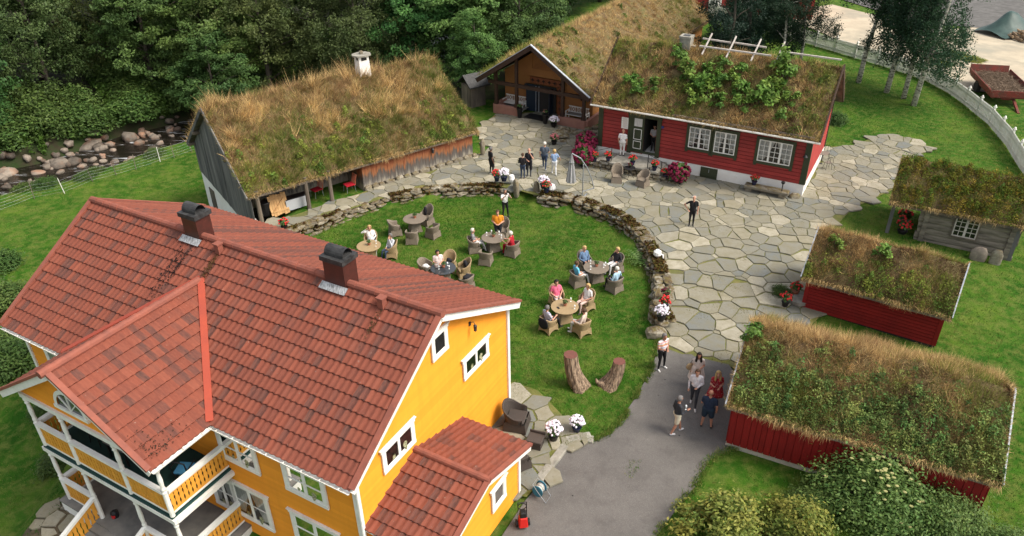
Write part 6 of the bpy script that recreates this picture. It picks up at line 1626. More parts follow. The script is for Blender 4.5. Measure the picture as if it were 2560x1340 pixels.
pmat('cobalt_pot', (0.010, 0.014, 0.045), None, rough=0.25, spec=0.6); pmat('black_pot', (0.014, 0.013, 0.013), None, rough=0.4)
pmat('green_leaf', (0.035, 0.085, 0.018), (0.07, 0.12, 0.03), 14, 0.6)
pmat('red_petal', (0.62, 0.022, 0.020), (0.50, 0.03, 0.035), 12, 0.6); pmat('white_petal', (0.80, 0.77, 0.80), (0.62, 0.55, 0.66), 20, 0.7); pmat('magenta_petal', (0.17, 0.004, 0.035), (0.09, 0.003, 0.02), 9, 0.6); pmat('pink_petal', (0.52, 0.16, 0.17), (0.40, 0.13, 0.14), 9, 0.7)
pmat('cushion', (0.20, 0.17, 0.14), (0.17, 0.145, 0.12), 6, 0.9); pmat('dark_cloth', (0.016, 0.016, 0.02), None, rough=0.9); pmat('white_cloth', (0.75, 0.73, 0.70), None, rough=0.9)
def wicker_chair(mat, label, loc, rz, hb=.95, ha=.64, w=.60, arch=False, scale=1.0, name='wicker_armchair', group=None):
    """tub armchair: faces +y; woven shell sweeping from tall back into arms, flared skirt, seat"""
    o = thing(name, label, 'chair', loc, rz, group); o.scale = (scale,) * 3
    n = 17; rows = [.40, .56, .72, .88, 1.0]; vs = []; fs = []
    for layer, dr in ((0, 0.0), (1, -.035)):
        for f in rows:
            for i in range(n):
                t = (i / (n - 1) - .5) * 2                       # -1..1 around
                a = t * R(128) - math.pi / 2                     # back at -y
                k = .5 * (1 + math.cos(min(1, abs(t) * 1.25) * math.pi))
                top = ha + (hb - ha) * k ** .8
                z = .36 + (top - .36) * (f - .4) / .6
                fl = 1.0 + .16 * (f - .4) / .6
                rx = (w / 2 + dr) * fl; ry = (w / 2 * .98 + dr) * fl
                c_, s_ = math.cos(a), math.sin(a); q = (abs(c_) ** 3 + abs(s_) ** 3) ** (-1 / 3)
                vs.append((c_ * q * rx, s_ * q * ry - .04 * (f - .4) - (.05 * k * (z - .36)), z))
    m_ = len(rows); L = m_ * n
    for l in (0, 1):
        for r_ in range(m_ - 1):
            for i in range(n - 1):
                a = l * L + r_ * n + i; q = (a, a + 1, a + n + 1, a + n); fs.append(q if l == 0 else q[::-1])
    for i in range(n - 1): fs.append(((m_ - 1) * n + i, (m_ - 1) * n + i + 1, L + (m_ - 1) * n + i + 1, L + (m_ - 1) * n + i))
    for e in (0, n - 1):
        for r_ in range(m_ - 1): fs.append((r_ * n + e, (r_ + 1) * n + e, L + (r_ + 1) * n + e, L + r_ * n + e))
    MB().add(vs, fs).build('backrest', mat, o, smooth=True)
    rim = [Vector(vs[(m_ - 1) * n + i]).lerp(Vector(vs[L + (m_ - 1) * n + i]), .5) for i in range(n)]
    MB().tube([rim[0] - Vector((0, 0, .25))] + rim + [rim[-1] - Vector((0, 0, .25))], .026, 6).build('rim', mat, o, smooth=True)
    # skirt: four flared sides with arched feet
    sk = MB(); ar = .17 if arch else .05
    for k in range(4):
        a0 = math.pi / 4 + k * math.pi / 2; a1 = a0 + math.pi / 2
        def cnr(a, h): return Vector((math.cos(a) * h * 1.414, math.sin(a) * h * 1.414, 0))
        N = 6; up, lo = [], []
        for j in range(N + 1):
            t = j / N; up.append(cnr(a0, w * .475).lerp(cnr(a1, w * .475), t) + Vector((0, 0, .40))); lo.append(cnr(a0, w * .54).lerp(cnr(a1, w * .54), t) + Vector((0, 0, ar * math.sin(math.pi * t) ** .7)))
        sk.add(up + lo, [(j, j + 1, N + 2 + j, N + 1 + j) for j in range(N)])
    sk.build('skirt', mat, o)
    MB().box((0, .0, .415), (w * .86, w * .84, .07)).build('seat', mat, o, bevel=.02)
    return o
def round_table(mat, label, loc, rz=0.0, r=.62, glass=False, group=None):
    o = thing('round_table', label, 'table', loc, rz, group)
    MB().lathe([(r - .02, -.045), (r, -.035), (r, -.008), (r - .015, 0)], (0, 0, .75), 32).build('tabletop', 'glass' if glass else mat, o)
    vs = []
    for z, h in ((.02, .34), (.35, .27), (.705, .25)):
        for sx, sy in ((-1, -1), (1, -1), (1, 1), (-1, 1)): vs.append((sx * h, sy * h, z))
    fs = [(i + 4 * k, (i + 1) % 4 + 4 * k, (i + 1) % 4 + 4 * k + 4, i + 4 * k + 4) for k in (0, 1) for i in range(4)]
    MB().add(vs, fs + [(8, 9, 10, 11)]).build('pedestal', mat, o)
    return o
def pot_plant(label, loc, s=1.0, potm='terracotta', leaf='green_leaf', petal=None, n=0, ball=.11, drop=.0, pr=.07, ph=.09, name='potted_plant', spread=1.0, nl=90):
    """pot with soil, leaves and blooms"""
    o = thing(name, label, 'potted plant', loc); o.scale = (s,) * 3; rg_ = np.random.default_rng(abs(hash(label)) % 9999 if False else sum(map(ord, label)))
    MB().lathe([(pr * .72, 0), (pr, ph * .85), (pr * 1.12, ph * .86), (pr * 1.12, ph), (pr * .95, ph), (pr * .9, ph * .9)], (0, 0, 0), 14).build('pot', potm, o)
    mb = MB()
    for i in range(nl):
        d = rg_.normal(size=3); d[2] = abs(d[2]) - drop; d /= np.linalg.norm(d); q = Vector(d * ball * rg_.uniform(.45, 1.05)); q.x *= spread; q.y *= spread
        c_ = Vector((0, 0, ph + ball * .55)) + q; u = Vector(rg_.normal(size=3)).normalized(); w = Vector(d).cross(u).normalized(); L = ball * .30
        mb.add([c_ - u * L, c_ + w * L * .6, c_ + u * L, c_ - w * L * .6], [(0, 1, 2, 3)])
    mb.build('leaves', leaf, o, fix=False)
    if petal:
        mb = MB()
        for i in range(n):
            d = rg_.normal(size=3); d[2] = abs(d[2]) * .9 + .15 - drop; d /= np.linalg.norm(d); q = d * ball * rg_.uniform(.85, 1.15); c_ = (q[0] * spread, q[1] * spread, ph + ball * .6 + q[2])
            mb.sphere(c_, ball * rg_.uniform(.13, .21), 6, 4)
        k = mb.build('blossom', petal, o); k['kind'] = 'stuff'
    return o
def geranium(label, loc, s=1.0, potm='cobalt_pot', petal='red_petal'): return pot_plant(label, loc, s, potm, 'green_leaf', petal, 26, .24, .0, .15, .24, 'geranium_pot', nl=120)
def daisies(label, loc, s=1.0, potm='cobalt_pot'): return pot_plant(label, loc, s, potm, 'green_leaf', 'white_petal', 90, .26, .0, .17, .24, 'flower_pot', nl=90)
def petunia(label, loc, s=1.0): return pot_plant(label, loc, s, 'black_pot', 'green_leaf', 'magenta_petal', 170, .46, .75, .2, .35, 'petunia_ball', nl=420)
gz = lambda p_: (p_[0], p_[1], float(ground_z(p_[0], p_[1])))
def face(p_, q):      # rz so that local +y points from p to q
    return math.atan2(q[1] - p_[1], q[0] - p_[0]) - math.pi / 2
TB = {'T0': ((-5.27, 36.63, 0.00), 'wicker_grey'), 'T1': ((-7.31, 33.72, 0.00), 'wicker_tan'), 'T2': ((-0.95, 34.40, 0.00), 'wicker_grey'), 'T3': ((-3.34, 31.41, -0.00), 'wicker_grey'), 'T4': ((4.08, 31.29, 0.00), 'wicker_grey'), 'T5': ((2.33, 27.96, 0.00), 'wicker_tan')}
tl = {'T0': 'grey wicker table with nobody seated, highest on the lawn', 'T1': 'tan wicker table beside the couple close to the red roof edge', 'T2': 'grey wicker table in front of the man in orange', 'T3': 'round glass topped table beside the chairs with bags on them', 'T4': 'grey wicker table with four seated people, nearest the curved wall', 'T5': 'tan wicker table with four seated people, lowest on the lawn'}
pl = {'T0': 'unoccupied grey table', 'T1': 'tan table of the couple', 'T2': 'table of the man in orange', 'T3': 'glass table', 'T4': 'grey table nearest the wall', 'T5': 'lowest tan table'}
for k, (p_, m_) in TB.items():
    round_table(m_, tl[k], p_, R(20), glass=(k == 'T3'))
    pot_plant('small green plant in a terracotta pot on the ' + pl[k], (p_[0] + .02, p_[1] + .05, .75), 1.15, ball=.12)
CH = [  # table, pixel foot point, material, back height, label
    ('T0', (-6.31, 36.21, 0.00), 0, .92, 'grey wicker armchair left of the unoccupied table'), ('T0', (-4.69, 37.36, 0.00), 0, 1.10, 'tall backed grey wicker chair with a black bag behind the unoccupied table'), ('T0', (-4.24, 35.88, 0.00), 0, .80, 'grey wicker armchair right of the unoccupied table'), ('T0', (-5.30, 35.30, 0.00), 0, .80, 'grey wicker armchair in front of the unoccupied table, seen from behind'),
    ('T1', (-7.37, 34.67, 0.00), 1, .98, 'tan wicker chair under the woman in the white jacket'), ('T1', (-6.22, 33.77, 0.00), 1, 1.0, 'tan wicker chair under the man with the walking stick'),
    ('T2', (-1.93, 34.26, 0.00), 0, .86, 'grey wicker chair under the white haired woman in the patterned top'), ('T2', (-0.47, 35.77, 0.00), 0, 1.05, 'tall grey wicker chair behind the man in orange'), ('T2', (0.03, 33.84, 0.00), 0, .82, 'grey wicker chair under the woman in red'), ('T2', (-1.32, 33.03, 0.00), 0, .80, 'grey wicker chair with nobody in it in front of the orange shirted man\'s table'),
    ('T3', (-4.26, 31.96, 0.00), 0, .86, 'grey wicker chair holding a white bag, left of the glass table'), ('T3', (-3.13, 32.38, 0.00), 1, 1.0, 'tan wicker chair holding a black handbag behind the glass table'), ('T3', (-2.38, 31.76, 0.00), 1, 1.0, 'tan wicker chair holding a black jacket, right of the glass table'), ('T3', (-2.21, 30.66, 0.00), 0, .82, 'grey wicker chair with a dark coat, just behind the red roof edge'),
    ('T4', (3.61, 32.20, 0.00), 0, 1.0, 'grey wicker chair under the blonde woman in denim'), ('T4', (5.13, 32.04, 0.00), 0, .92, 'grey wicker chair under the blonde woman in the dark jacket'), ('T4', (3.15, 30.88, 0.00), 0, .80, 'grey wicker chair under the man in turquoise'), ('T4', (4.88, 30.34, 0.00), 0, .80, 'grey wicker chair under the white haired person in pale blue'),
    ('T5', (2.04, 29.12, 0.00), 1, 1.0, 'tan wicker chair under the woman in pink'), ('T5', (3.38, 28.79, 0.00), 1, .95, 'tan wicker chair under the blonde woman in white'), ('T5', (1.57, 27.18, 0.00), 1, .82, 'tan wicker chair under the man in the checked shirt, a coat over its back'), ('T5', (3.02, 26.91, 0.00), 1, .82, 'tan wicker chair under the person in beige, lowest on the lawn')]
for k, p_, m_, hb, lab in CH:
    wicker_chair(('wicker_grey', 'wicker_tan')[m_], lab, p_, face(p_, TB[k][0]), hb, .66, arch=bool(m_))
# bags and coats lying on chairs, glasses and a phone on tables
def cloth_lump(name, label, loc, d, mat, rz=0, cat='bag', tilt=0):
    o = link(name, rock_mesh(name, sum(map(ord, label)), .35, .35, mat), None, loc, rz); o.scale = d; o.rotation_euler[0] = tilt; o.data.shade_smooth(); return tag(o, label, cat)
def off(p_, rz, x, y, z): c_, s_ = math.cos(rz), math.sin(rz); return (p_[0] + c_ * x - s_ * y, p_[1] + s_ * x + c_ * y, z)
def chair_at(i): return CH[i][1], face(CH[i][1], TB[CH[i][0]][0])
p_, a = chair_at(1); cloth_lump('bag', 'black bag hanging in the tall chair at the unoccupied table', off(p_, a, .18, -.12, .70), (.14, .2, .62), 'dark_cloth', a)
p_, a = chair_at(10); cloth_lump('bag', 'white bag lying on the grey chair left of the glass table', off(p_, a, 0, .02, .52), (.34, .36, .2), 'white_cloth', a)
p_, a = chair_at(11); cloth_lump('handbag', 'black handbag standing on the tan chair behind the glass table', off(p_, a, 0, 0, .58), (.3, .2, .3), 'dark_cloth', a)
p_, a = chair_at(12); cloth_lump('jacket', 'black jacket thrown over the tan chair right of the glass table', off(p_, a, 0, -.12, .68), (.5, .22, .42), 'dark_cloth', a, 'jacket')
p_, a = chair_at(13); cloth_lump('coat', 'dark coat on the grey chair just behind the red roof edge', off(p_, a, .1, 0, .6), (.5, .4, .3), 'dark_cloth', a, 'coat')
p_, a = chair_at(20); cloth_lump('coat', 'dark grey coat hung over the back of the lowest left chair', off(p_, a, 0, -.37, .58), (.62, .14, .62), 'dark_cloth', a, 'coat')
pmat('clear_glass', (0.75, 0.78, 0.78), None, rough=0.05, spec=0.8)
def wineglass(label, loc):
    o = thing('wine_glass', label, 'glass', loc, group='wine glasses on the garden tables'); MB().lathe([(.035, 0), (.006, .012), (.006, .08), (.036, .11), (.038, .15), (.03, .19)], (0, 0, 0), 10).build('goblet', 'clear_glass', o)
for k, offs in (('T2', ((-.35, .2), (.3, .3), (.42, -.1), (-.1, .42))), ('T4', ((-.3, -.2), (.35, -.05), (-.25, .35), (.45, .12))), ('T3', ((.2, .2), (.3, -.1), (-.2, -.1))), ('T5', ((.3, .38), (.42, -.2))), ('T1', ((.35, .2),))):
    for x, y in offs: wineglass('wine glass standing on a garden table', (TB[k][0][0] + x, TB[k][0][1] + y, .75))
tag(MB().box((0, 0, .006), (.09, .17, .012)).build('mobile_phone', 'black_pot', loc=(TB['T5'][0][0] - .3, TB['T5'][0][1] - .12, .75), rz=.5), 'black mobile phone lying on the lowest tan table', 'phone')
# seating by the longhouse steps
CZ_ = .5
p0 = (7.16, 41.86, 0.50)
bt = thing('iron_table', 'small round black iron table in front of the longhouse steps', 'table', p0)
MB().lathe([(.33, 0), (.35, .02), (.34, .03)], (0, 0, .70), 20).build('tabletop', 'dark_iron', bt)
for k in range(3): a = k * 2.094; MB().tube([(math.cos(a) * .3, math.sin(a) * .3, 0), (math.cos(a) * .08, math.sin(a) * .08, .35), (math.cos(a) * .2, math.sin(a) * .2, .7)], .014, 6).build('leg', 'dark_iron', bt)
pot_plant('red flower with candle glow on the iron table at the steps', (p0[0], p0[1] + .05, .5 + .73), 1.0, 'black_pot', 'green_leaf', 'magenta_petal', 30, .13, .2)
wicker_chair('wicker_grey', 'grey wicker armchair left of the iron table at the longhouse steps', (6.34, 41.43, 0.50), R(172), 1.08, .66)
wicker_chair('wicker_grey', 'grey wicker armchair right of the iron table at the longhouse steps', (7.80, 40.82, 0.50), R(-222), .95, .66)
# dark wicker set on the patio beside the yellow house
wicker_chair('wicker_dark', 'dark brown wicker armchair against the yellow house corner on the patio', (.10, 21.05, .14), R(-105), 1.0, .62, .78, scale=1.05)
fsx = thing('wicker_footstool', 'dark brown wicker stool in front of the patio armchair', 'stool', (.75, 20.0, .14), R(-20)); MB().box((0, 0, .33), (.58, .5, .1)).build('seat', 'wicker_dark', fsx, bevel=.02); MB().box((0, 0, .15), (.52, .44, .27)).build('base', 'wicker_dark', fsx); MB().box((0, .27, .40), (.58, .06, .16)).build('lip', 'wicker_dark', fsx, bevel=.02)
wicker_chair('wicker_dark', 'dark brown wicker chair half hidden by the annex roof', (.10, 19.05, .14), R(-60), .85, .62, .7)
daisies('white daisies in a dark pot next to the patio wicker stool', (1.42, 20.30, .14), 1.15, 'black_pot'); daisies('white daisies in a wide blue bowl at the patio step', (2.30, 20.75, .10), 1.0)
for i, (c_, d_, r_) in enumerate((((2.35, 20.42, .06), (.95, .35, .14), .25), ((2.65, 20.38, .05), (.5, .35, .12), -.2), ((1.25, 19.1, .06), (.32, 2.2, .16), -.56))): tag(MB().box((0, 0, 0), d_).build('stone_step', 'stone_cap', loc=c_, rz=r_, bevel=.03), ('long pale step stone of the patio at the driveway', 'short step stone below the daisy bowl', 'long kerb slab along the patio edge')[i], 'step')
# bistro set beyond the longhouse corner
q = (19.38, 43.63, 0.50)
bs = thing('bistro_table', 'round mosaic bistro table behind the longhouse corner', 'table', q); MB().lathe([(.32, 0), (.33, .02)], (0, 0, .72), 18).build('tabletop', 'cushion', bs); MB().tube([(0, 0, 0), (0, 0, .72)], .025, 6).lathe([(.2, 0), (.02, .05)], (0, 0, 0), 8).build('stand', 'dark_iron', bs)
for i, (dx, dy, rz_) in enumerate(((.55, .75, 2.6), (.1, -.8, 0.1))):
    c_ = thing('bistro_chair', ('black wire bistro chair behind the mosaic table', 'black wire bistro chair in front of the mosaic table')[i], 'chair', (q[0] + dx, q[1] + dy, .5), rz_)
    MB().lathe([(.2, 0), (.2, .02)], (0, 0, .45), 12).build('seat', 'cushion', c_); MB().tube([(math.cos(t) * .2, -.18, .47 + math.sin(t) * .42) for t in np.linspace(0, math.pi, 9)], .012, 5).tube([(0, -.18, .47), (0, -.18, .88)], .01, 5).build('backrest', 'dark_iron', c_)
    for sx in (-1, 1):
        for sy in (-1, 1): MB().tube([(sx * .14, sy * .14, .45), (sx * .2, sy * .2, 0)], .012, 5).build('leg', 'dark_iron', c_)
# cantilever parasol, folded
pz = .5; pb = (4.11, 39.33, 0.50)
pa = thing('parasol', 'folded grey cantilever parasol hanging from a curved steel arm', 'parasol', pb, R(12))
MB().tube([(0, 0, 0), (0, .02, 2.1)], .035, 8).build('mast', 'grey_metal', pa)
MB().tube([(.75, .25, .45), (.62, .28, 1.0), (.30, .32, 1.75), (-.05, .40, 2.30), (-.55, .52, 2.60)], .032, 8).build('arm', 'grey_metal', pa)
MB().bar((0, 0, .42), (.78, .26, .42), .05, .05).bar((-.3, -.4, .03), (.4, .4, .03), .08, .05).bar((-.3, .4, .03), (.4, -.4, .03), .08, .05).build('base_frame', 'grey_metal', pa)
prof = []
cv = MB(); nseg = 16; lev = [(2.55, .03), (2.35, .07), (2.15, .10), (1.9, .14), (1.3, .22), (.85, .28)]
for z, r_ in lev: prof.append([(-.55 + math.cos(2 * math.pi * k / nseg) * r_ * (1.12 if k % 2 else .78), .52 + math.sin(2 * math.pi * k / nseg) * r_ * (1.12 if k % 2 else .78), z) for k in range(nseg)])
cv.add([v for l in prof for v in l], [(j * nseg + k, j * nseg + (k + 1) % nseg, (j + 1) * nseg + (k + 1) % nseg, (j + 1) * nseg + k) for j in range(len(lev) - 1) for k in range(nseg)] + [tuple(range(nseg))])
pmat('grey_canvas', (0.34, 0.34, 0.34), (0.29, 0.29, 0.29), 3, 0.9); cv.build('canopy', 'grey_canvas', pa)
MB().lathe([(.15, 0), (.155, .06)], (-.55, .52, 2.02), 12).build('tie_strap', 'grey_metal', pa)
# stone stair and landing in front of the longhouse door, with iron railings
stp = thing('entrance_stair', 'stone landing and steps with thin iron railings in front of the longhouse door', 'stair', (LH[0], LH[1], 0), LH[2])
MB().box((-10.35, lfy - .95, 1.05), (2.5, 1.8, .16)).build('landing_slab', 'stone_cap', stp, bevel=.03)
for i in range(3):
    MB().box((-8.75 + .42 * i, lfy - .95, .98 - .22 * i), (.55, 1.7, .15)).build('step', 'stone_cap', stp, bevel=.03); MB().box((-11.95 - .42 * i, lfy - .95, .95 - .2 * i), (.55, 1.7, .15)).build('step', 'stone_cap', stp, bevel=.03)
rgs = random.Random(21)
for row in range(3):
    x = -13.0 + row * .35
    while x < -7.6 - row * .35:
        w = rgs.uniform(.3, .62); o = link('stone', rgs.choice(STONES), stp, (x + w / 2, lfy - 1.72 + row * .04, .55 + row * .2)); o.scale = (w * 1.06, .4, .25); x += w
MB().box((-10.3, lfy - .85, .68), (4.6, 1.5, .5)).build('rubble_core', 'stone_cap', stp)
rp = [(-12.9, .55), (-11.5, 1.1), (-9.15, 1.1), (-8.3, .8), (-7.4, .5)]
for x, z in rp: MB().tube([(x, lfy - 1.72, z), (x, lfy - 1.72, z + .98)], .024, 6).build('baluster', 'dark_iron', stp)
for h in (.95, .5):
    MB().tube([(x, lfy - 1.72, z + h) for x, z in rp[:2]], .014, 6).build('rail', 'dark_iron', stp); MB().tube([(x, lfy - 1.72, z + h) for x, z in rp[2:]], .014, 6).build('rail', 'dark_iron', stp)
def lhp(a, b_, z): c_, s_ = math.cos(LH[2]), math.sin(LH[2]); return (LH[0] + a * c_ + b_ * s_, LH[1] + a * s_ - b_ * c_, z)
B1 = -lfy
for lab, a, b_, z in (('red geranium in blue pot at the left foot of the landing, leftmost of five', -12.6, B1 + 1.72, .92), ('red geranium in blue pot beside the man reading the notice', -11.7, B1 + 1.70, 1.12), ('red geranium in blue pot in the middle of the landing', -10.15, B1 + 1.62, 1.14), ('red geranium in blue pot on the upper right step', -8.75, B1 + 1.60, 1.06), ('red geranium in blue pot on the lower right step', -8.05, B1 + 1.62, .72)): geranium(lab, lhp(a, b_, z), 1.0)
petunia('big magenta petunia ball at the left corner of the longhouse, upper one', lhp(-13.75, B1 + .5, .75), 1.3); petunia('big magenta petunia ball left of the wicker chairs, lower one', lhp(-13.3, B1 + 1.85, .45), 1.3); petunia('big magenta petunia ball right of the steps', lhp(-7.25, B1 + 1.55, .45), 1.25)
# long stone trough with pump in front of the longhouse
tr_ = thing('stone_trough', 'mossy stone trough on blocks along the white cellar wall', 'trough', lhp(-2.3, B1 + .62, .42), LH[2]); MB().box((0, 0, .42), (2.5, .55, .2)).build('slab', 'wall_stone', tr_, bevel=.04)
for x in (-1.0, .9): o = link('block', STONES[2], tr_, (x, 0, .2)); o.scale = (.5, .5, .45)
geranium('red geranium in blue pot standing on the stone trough', lhp(-3.05, B1 + .6, .94), 1.0)
wp = thing('hand_pump', 'small black lamp post standing at the stone trough', 'lamp', lhp(-1.45, B1 + .75, .94)); MB().tube([(0, 0, 0), (0, 0, .45)], .03, 6).build('shaft', 'dark_iron', wp); MB().lathe([(.03, 0), (.10, .08), (.12, .16), (.03, .2)], (0, 0, .42), 8).build('head', 'dark_iron', wp)
o = link('mooring_stone', rock_mesh('mooring_stone', 71, .3, .2, 'wall_stone'), None, lhp(-.75, B1 + .35, .55)); o.scale = (.7, .5, .55); tag(o, 'pale rough stone at the foot of the longhouse corner', 'stone')
# pots and lamps on the garden wall
geranium('red geranium in blue pot left of the wall gap', (-0.83, 41.30, 0.75), 1.1); daisies('white daisies in blue pot left of the wall gap', (-0.40, 41.29, 0.75), 1.15)
daisies('white daisies in blue pot right of the wall gap', (1.91, 40.21, 0.75), 1.15); geranium('red geranium in blue pot right of the wall gap', (2.05, 39.67, 0.75), 1.1)
pmat('white_plastic', (0.82, 0.81, 0.79), None, rough=0.4)
tag(MB().lathe([(.16, 0), (.2, .12), (.15, .36), (.03, .4)], (0, 0, 0), 10).build('white_lantern', 'white_plastic', loc=(0.05, 41.34, 0.72)), 'white garden lamp on the wall left of the gap', 'lamp'); tag(MB().lathe([(.2, 0), (.26, .1), (.2, .3), (.05, .38)], (0, 0, 0), 10).build('white_lantern', 'white_plastic', loc=(2.37, 40.05, 0.72)), 'white garden lamp on the wall right of the gap', 'lamp')
wl = thing('white_lantern', 'white globe lamp on the wall beside the fern', 'lamp', (7.20, 32.29, 0.72)); MB().lathe([(.12, 0), (.2, .1), (.19, .26), (.08, .36)], (0, 0, 0), 12).build('globe', 'white_plastic', wl); MB().tube([(.15, 0, .12), (.26, -.08, .1), (.28, -.12, -.1)], .04, 6).build('spout', 'white_plastic', wl)
geranium('dark red plant in black pot on the wall, upper of three by the driveway', (6.94, 28.55, 0.72), .85, 'black_pot', 'magenta_petal'); geranium('red geranium on the wall, middle of three by the driveway', (6.72, 27.69, 0.72), 1.05); daisies('white flowers in black pot on the wall, lowest of three by the driveway', (6.43, 26.84, 0.72), 1.1, 'black_pot')
geranium('pink hydrangea at the corner of the stone bank near the hall', (2.92, 47.39, 0.50), 1.2, 'black_pot', 'pink_petal')
geranium('red geraniums in the corner beside the small red shed, upper pot', (13.16, 29.40, 0.20), 1.1, 'terracotta'); geranium('red geraniums in the corner beside the small red shed, lower pot', (12.43, 28.53, 0.20), 1.1, 'black_pot')
shrub('flower_bush', 'bush', 'dark leafy plant bed left of the small red shed', (*(12.61, 29.52), .1), (.6, .5, .45), 0, 'plants')
geranium('red geranium on the cabin porch, upper one', (21.13, 35.97, 0.20), 1.5, 'black_pot'); geranium('red geranium on the cabin porch, lower one', (20.56, 34.87, 0.20), 1.5, 'black_pot')
tag(MB().prism([(math.cos(t) * .5, math.sin(t) * .38) for t in np.linspace(0, 6.28, 11)[:-1]], 'z', 0, .18).build('door_stone', 'stone_cap', loc=(13.19, 28.84, 0.20)), 'round grey door stone beside the small red shed', 'stone')
geranium('red flowers at the lower end of the barn terrace wall', (-12.23, 36.06, 0.45), 1.1, 'black_pot')
# hall porch: benches, tall pots, mat
def hp(a, b_, z): c_, s_ = math.cos(1.019), math.sin(1.019); return (1.51 + a * c_ + b_ * s_, 51.682 + a * s_ - b_ * c_, z)
def bench(label, loc, rz, L=1.7, cush=False):
    o = thing('white_bench', label, 'bench', loc, rz)
    MB().box((0, 0, .44), (L, .5, .05)).build('seat', 'white_paint', o)
    bk = link('backrest', None, o, (0, .24, .46)); MB().box((0, 0, .46), (L, .05, .07)).box((0, 0, .06), (L, .05, .06)).build('rail', 'white_paint', bk); mb = MB()
    for i in range(11):
        x = -L / 2 + .08 + i * (L - .16) / 10
        if i in (2, 5, 8): mb.bar((x - .11, 0, .08), (x + .11, 0, .44), .03, .03); mb.bar((x + .11, .001, .08), (x - .11, .001, .44), .03, .03)
        else: mb.box((x, 0, .26), (.035, .03, .36))
    mb.build('spindle', 'white_paint', bk)['kind'] = 'stuff'
    for sx in (-1, 1):
        MB().box((sx * L / 2, 0, .66), (.07, .55, .05)).build('armrest', 'white_paint', o)
        for y in (-.24, .24): MB().box((sx * L / 2, y, .33), (.06, .06, .66)).build('leg', 'white_paint', o)
    if cush: MB().box((0, -.02, .49), (L - .15, .44, .05)).build('cushion', 'slate_floor', o)
bench('white slatted bench on the left of the hall door', hp(1.85, -2.5, .5), 1.019 - math.pi / 2); bench('white slatted bench with grey cushion on the right of the hall door', hp(1.85, 2.75, .5), 1.019 - math.pi / 2, 1.6, True)
for lab, a, b_ in (('tall black planter left of the hall door', .35, -1.15), ('tall black planter right of the hall door', .2, 1.05)): pot_plant(lab, hp(a, b_, .5), 1.0, 'black_pot', 'green_leaf', 'pink_petal', 6, .2, 0, .2, .75, 'tall_planter')
tag(MB().box((0, 0, .02), (1.0, 1.7, .03)).build('door_mat', 'black_pot', loc=hp(.95, -.05, .53), rz=1.019), 'black door mat in front of the hall door', 'mat')
daisies('low white flowers at the foot of the right porch parapet', hp(-.1, 1.9, .5), 1.2, 'black_pot')
# barn terrace clutter
def bnp(a, b_, z): c_, s_ = math.cos(.648), math.sin(.648); return (-4.965 + a * c_ + b_ * s_, 49.464 + a * s_ - b_ * c_, z)
pmat('red_fabric', (0.36, 0.008, 0.02), None, rough=0.9); pmat('orange_steel', (0.55, 0.16, 0.09), None, rough=0.5)
for lab, a, b_, rz_ in (('red garden chair with bent wire back under the barn eaves, right one', -8.95, 4.3, 2.2), ('red garden chair under the barn eaves, left one behind the post', -10.75, 3.7, 2.4)):
    c_ = thing('red_chair', lab, 'chair', bnp(a, b_, .52), rz_); MB().box((0, 0, .45), (.5, .55, .05)).build('seat', 'red_fabric', c_)
    mb = MB()
    for i in range(5): mb.tube([(-.22 + i * .11, -.27, .45), (-.22 + i * .11, -.40, 1.0)], .012, 5)
    mb.tube([(-.24, -.27, .4), (-.24, -.41, 1.02), (.24, -.41, 1.02), (.24, -.27, .4)], .016, 6); mb.build('backrest', 'orange_steel', c_)
    for sx in (-1, 1):
        for sy in (-1, 1): MB().tube([(sx * .22, sy * .24, .45), (sx * .25, sy * .28, 0)], .014, 5).build('leg', 'grey_metal', c_)
pd = thing('plank_hatch', 'loose hatch of pale new planks leaning under the barn eaves', 'hatch', bnp(-13.3, 4.45, .5), .62)
for i in range(7): MB().box((-.45 + i * .15, 0, .55), (.14, .03, 1.1 + .05 * ((i * 3) % 4))).build('plank', 'new_wood', pd)
for z in (.2, .9): MB().box((0, -.03, z), (1.0, .03, .1)).build('batten', 'new_wood', pd)
MB().bar((-.4, -.05, .2), (.4, -.05, .9), .09, .03).build('brace', 'new_wood', pd); pd.rotation_euler[0] = R(-18)
pmat('grey_panel', (0.42, 0.44, 0.46), None, rough=0.6)
ck = thing('cold_frame', 'low light grey chest with open black top behind the plank hatch', 'chest', bnp(-12.2, 4.1, .5), .648); MB().box((0, 0, .3), (1.4, .6, .6)).build('box', 'grey_panel', ck); MB().box((0, .02, .62), (1.3, .5, .04)).build('opening', 'black_pot', ck)
tag(MB().lathe([(.28, 0), (.32, .75), (.3, .78)], (0, 0, 0), 14).build('water_butt', 'black_pot', loc=bnp(-13.95, 4.0, .5)), 'black barrel beside the left barn post', 'barrel')
# hose reel and pressure washer by the annex
pmat('hose_blue', (0.03, 0.16, 0.24), None, rough=0.5); pmat('tool_red', (0.55, 0.02, 0.015), None, rough=0.4)
hr_ = thing('hose_reel', 'blue hose reel on a bent steel stand by the patio edge', 'hose reel', (0.81, 17.77, 0.00), R(60)); hr_.scale = (1.0, .8, 1.0)
for sx in (-1, 1): MB().lathe([(.24, 0), (.24, .02), (.1, .03)], (0, 0, 0), 18).build('flange', 'hose_blue', hr_, loc=(sx * .14, 0, .34)).rotation_euler = (0, R(90), 0)
for k in range(5):
    o = MB().tube([(math.cos(t) * .17, math.sin(t) * .17, 0) for t in np.linspace(0, 6.2832, 15)], .025, 6).build('hose_coil', 'concrete' if k % 2 else 'grey_metal', hr_, loc=(-.1 + k * .05, 0, .34)); o.rotation_euler = (0, R(90), 0)
MB().tube([(-.2, -.1, .36), (-.18, -.42, .02), (.18, -.42, .02), (.2, -.1, .36), (.17, .2, .62), (-.17, .2, .62), (-.2, -.1, .36)], .011, 6).build('stand', 'grey_metal', hr_)
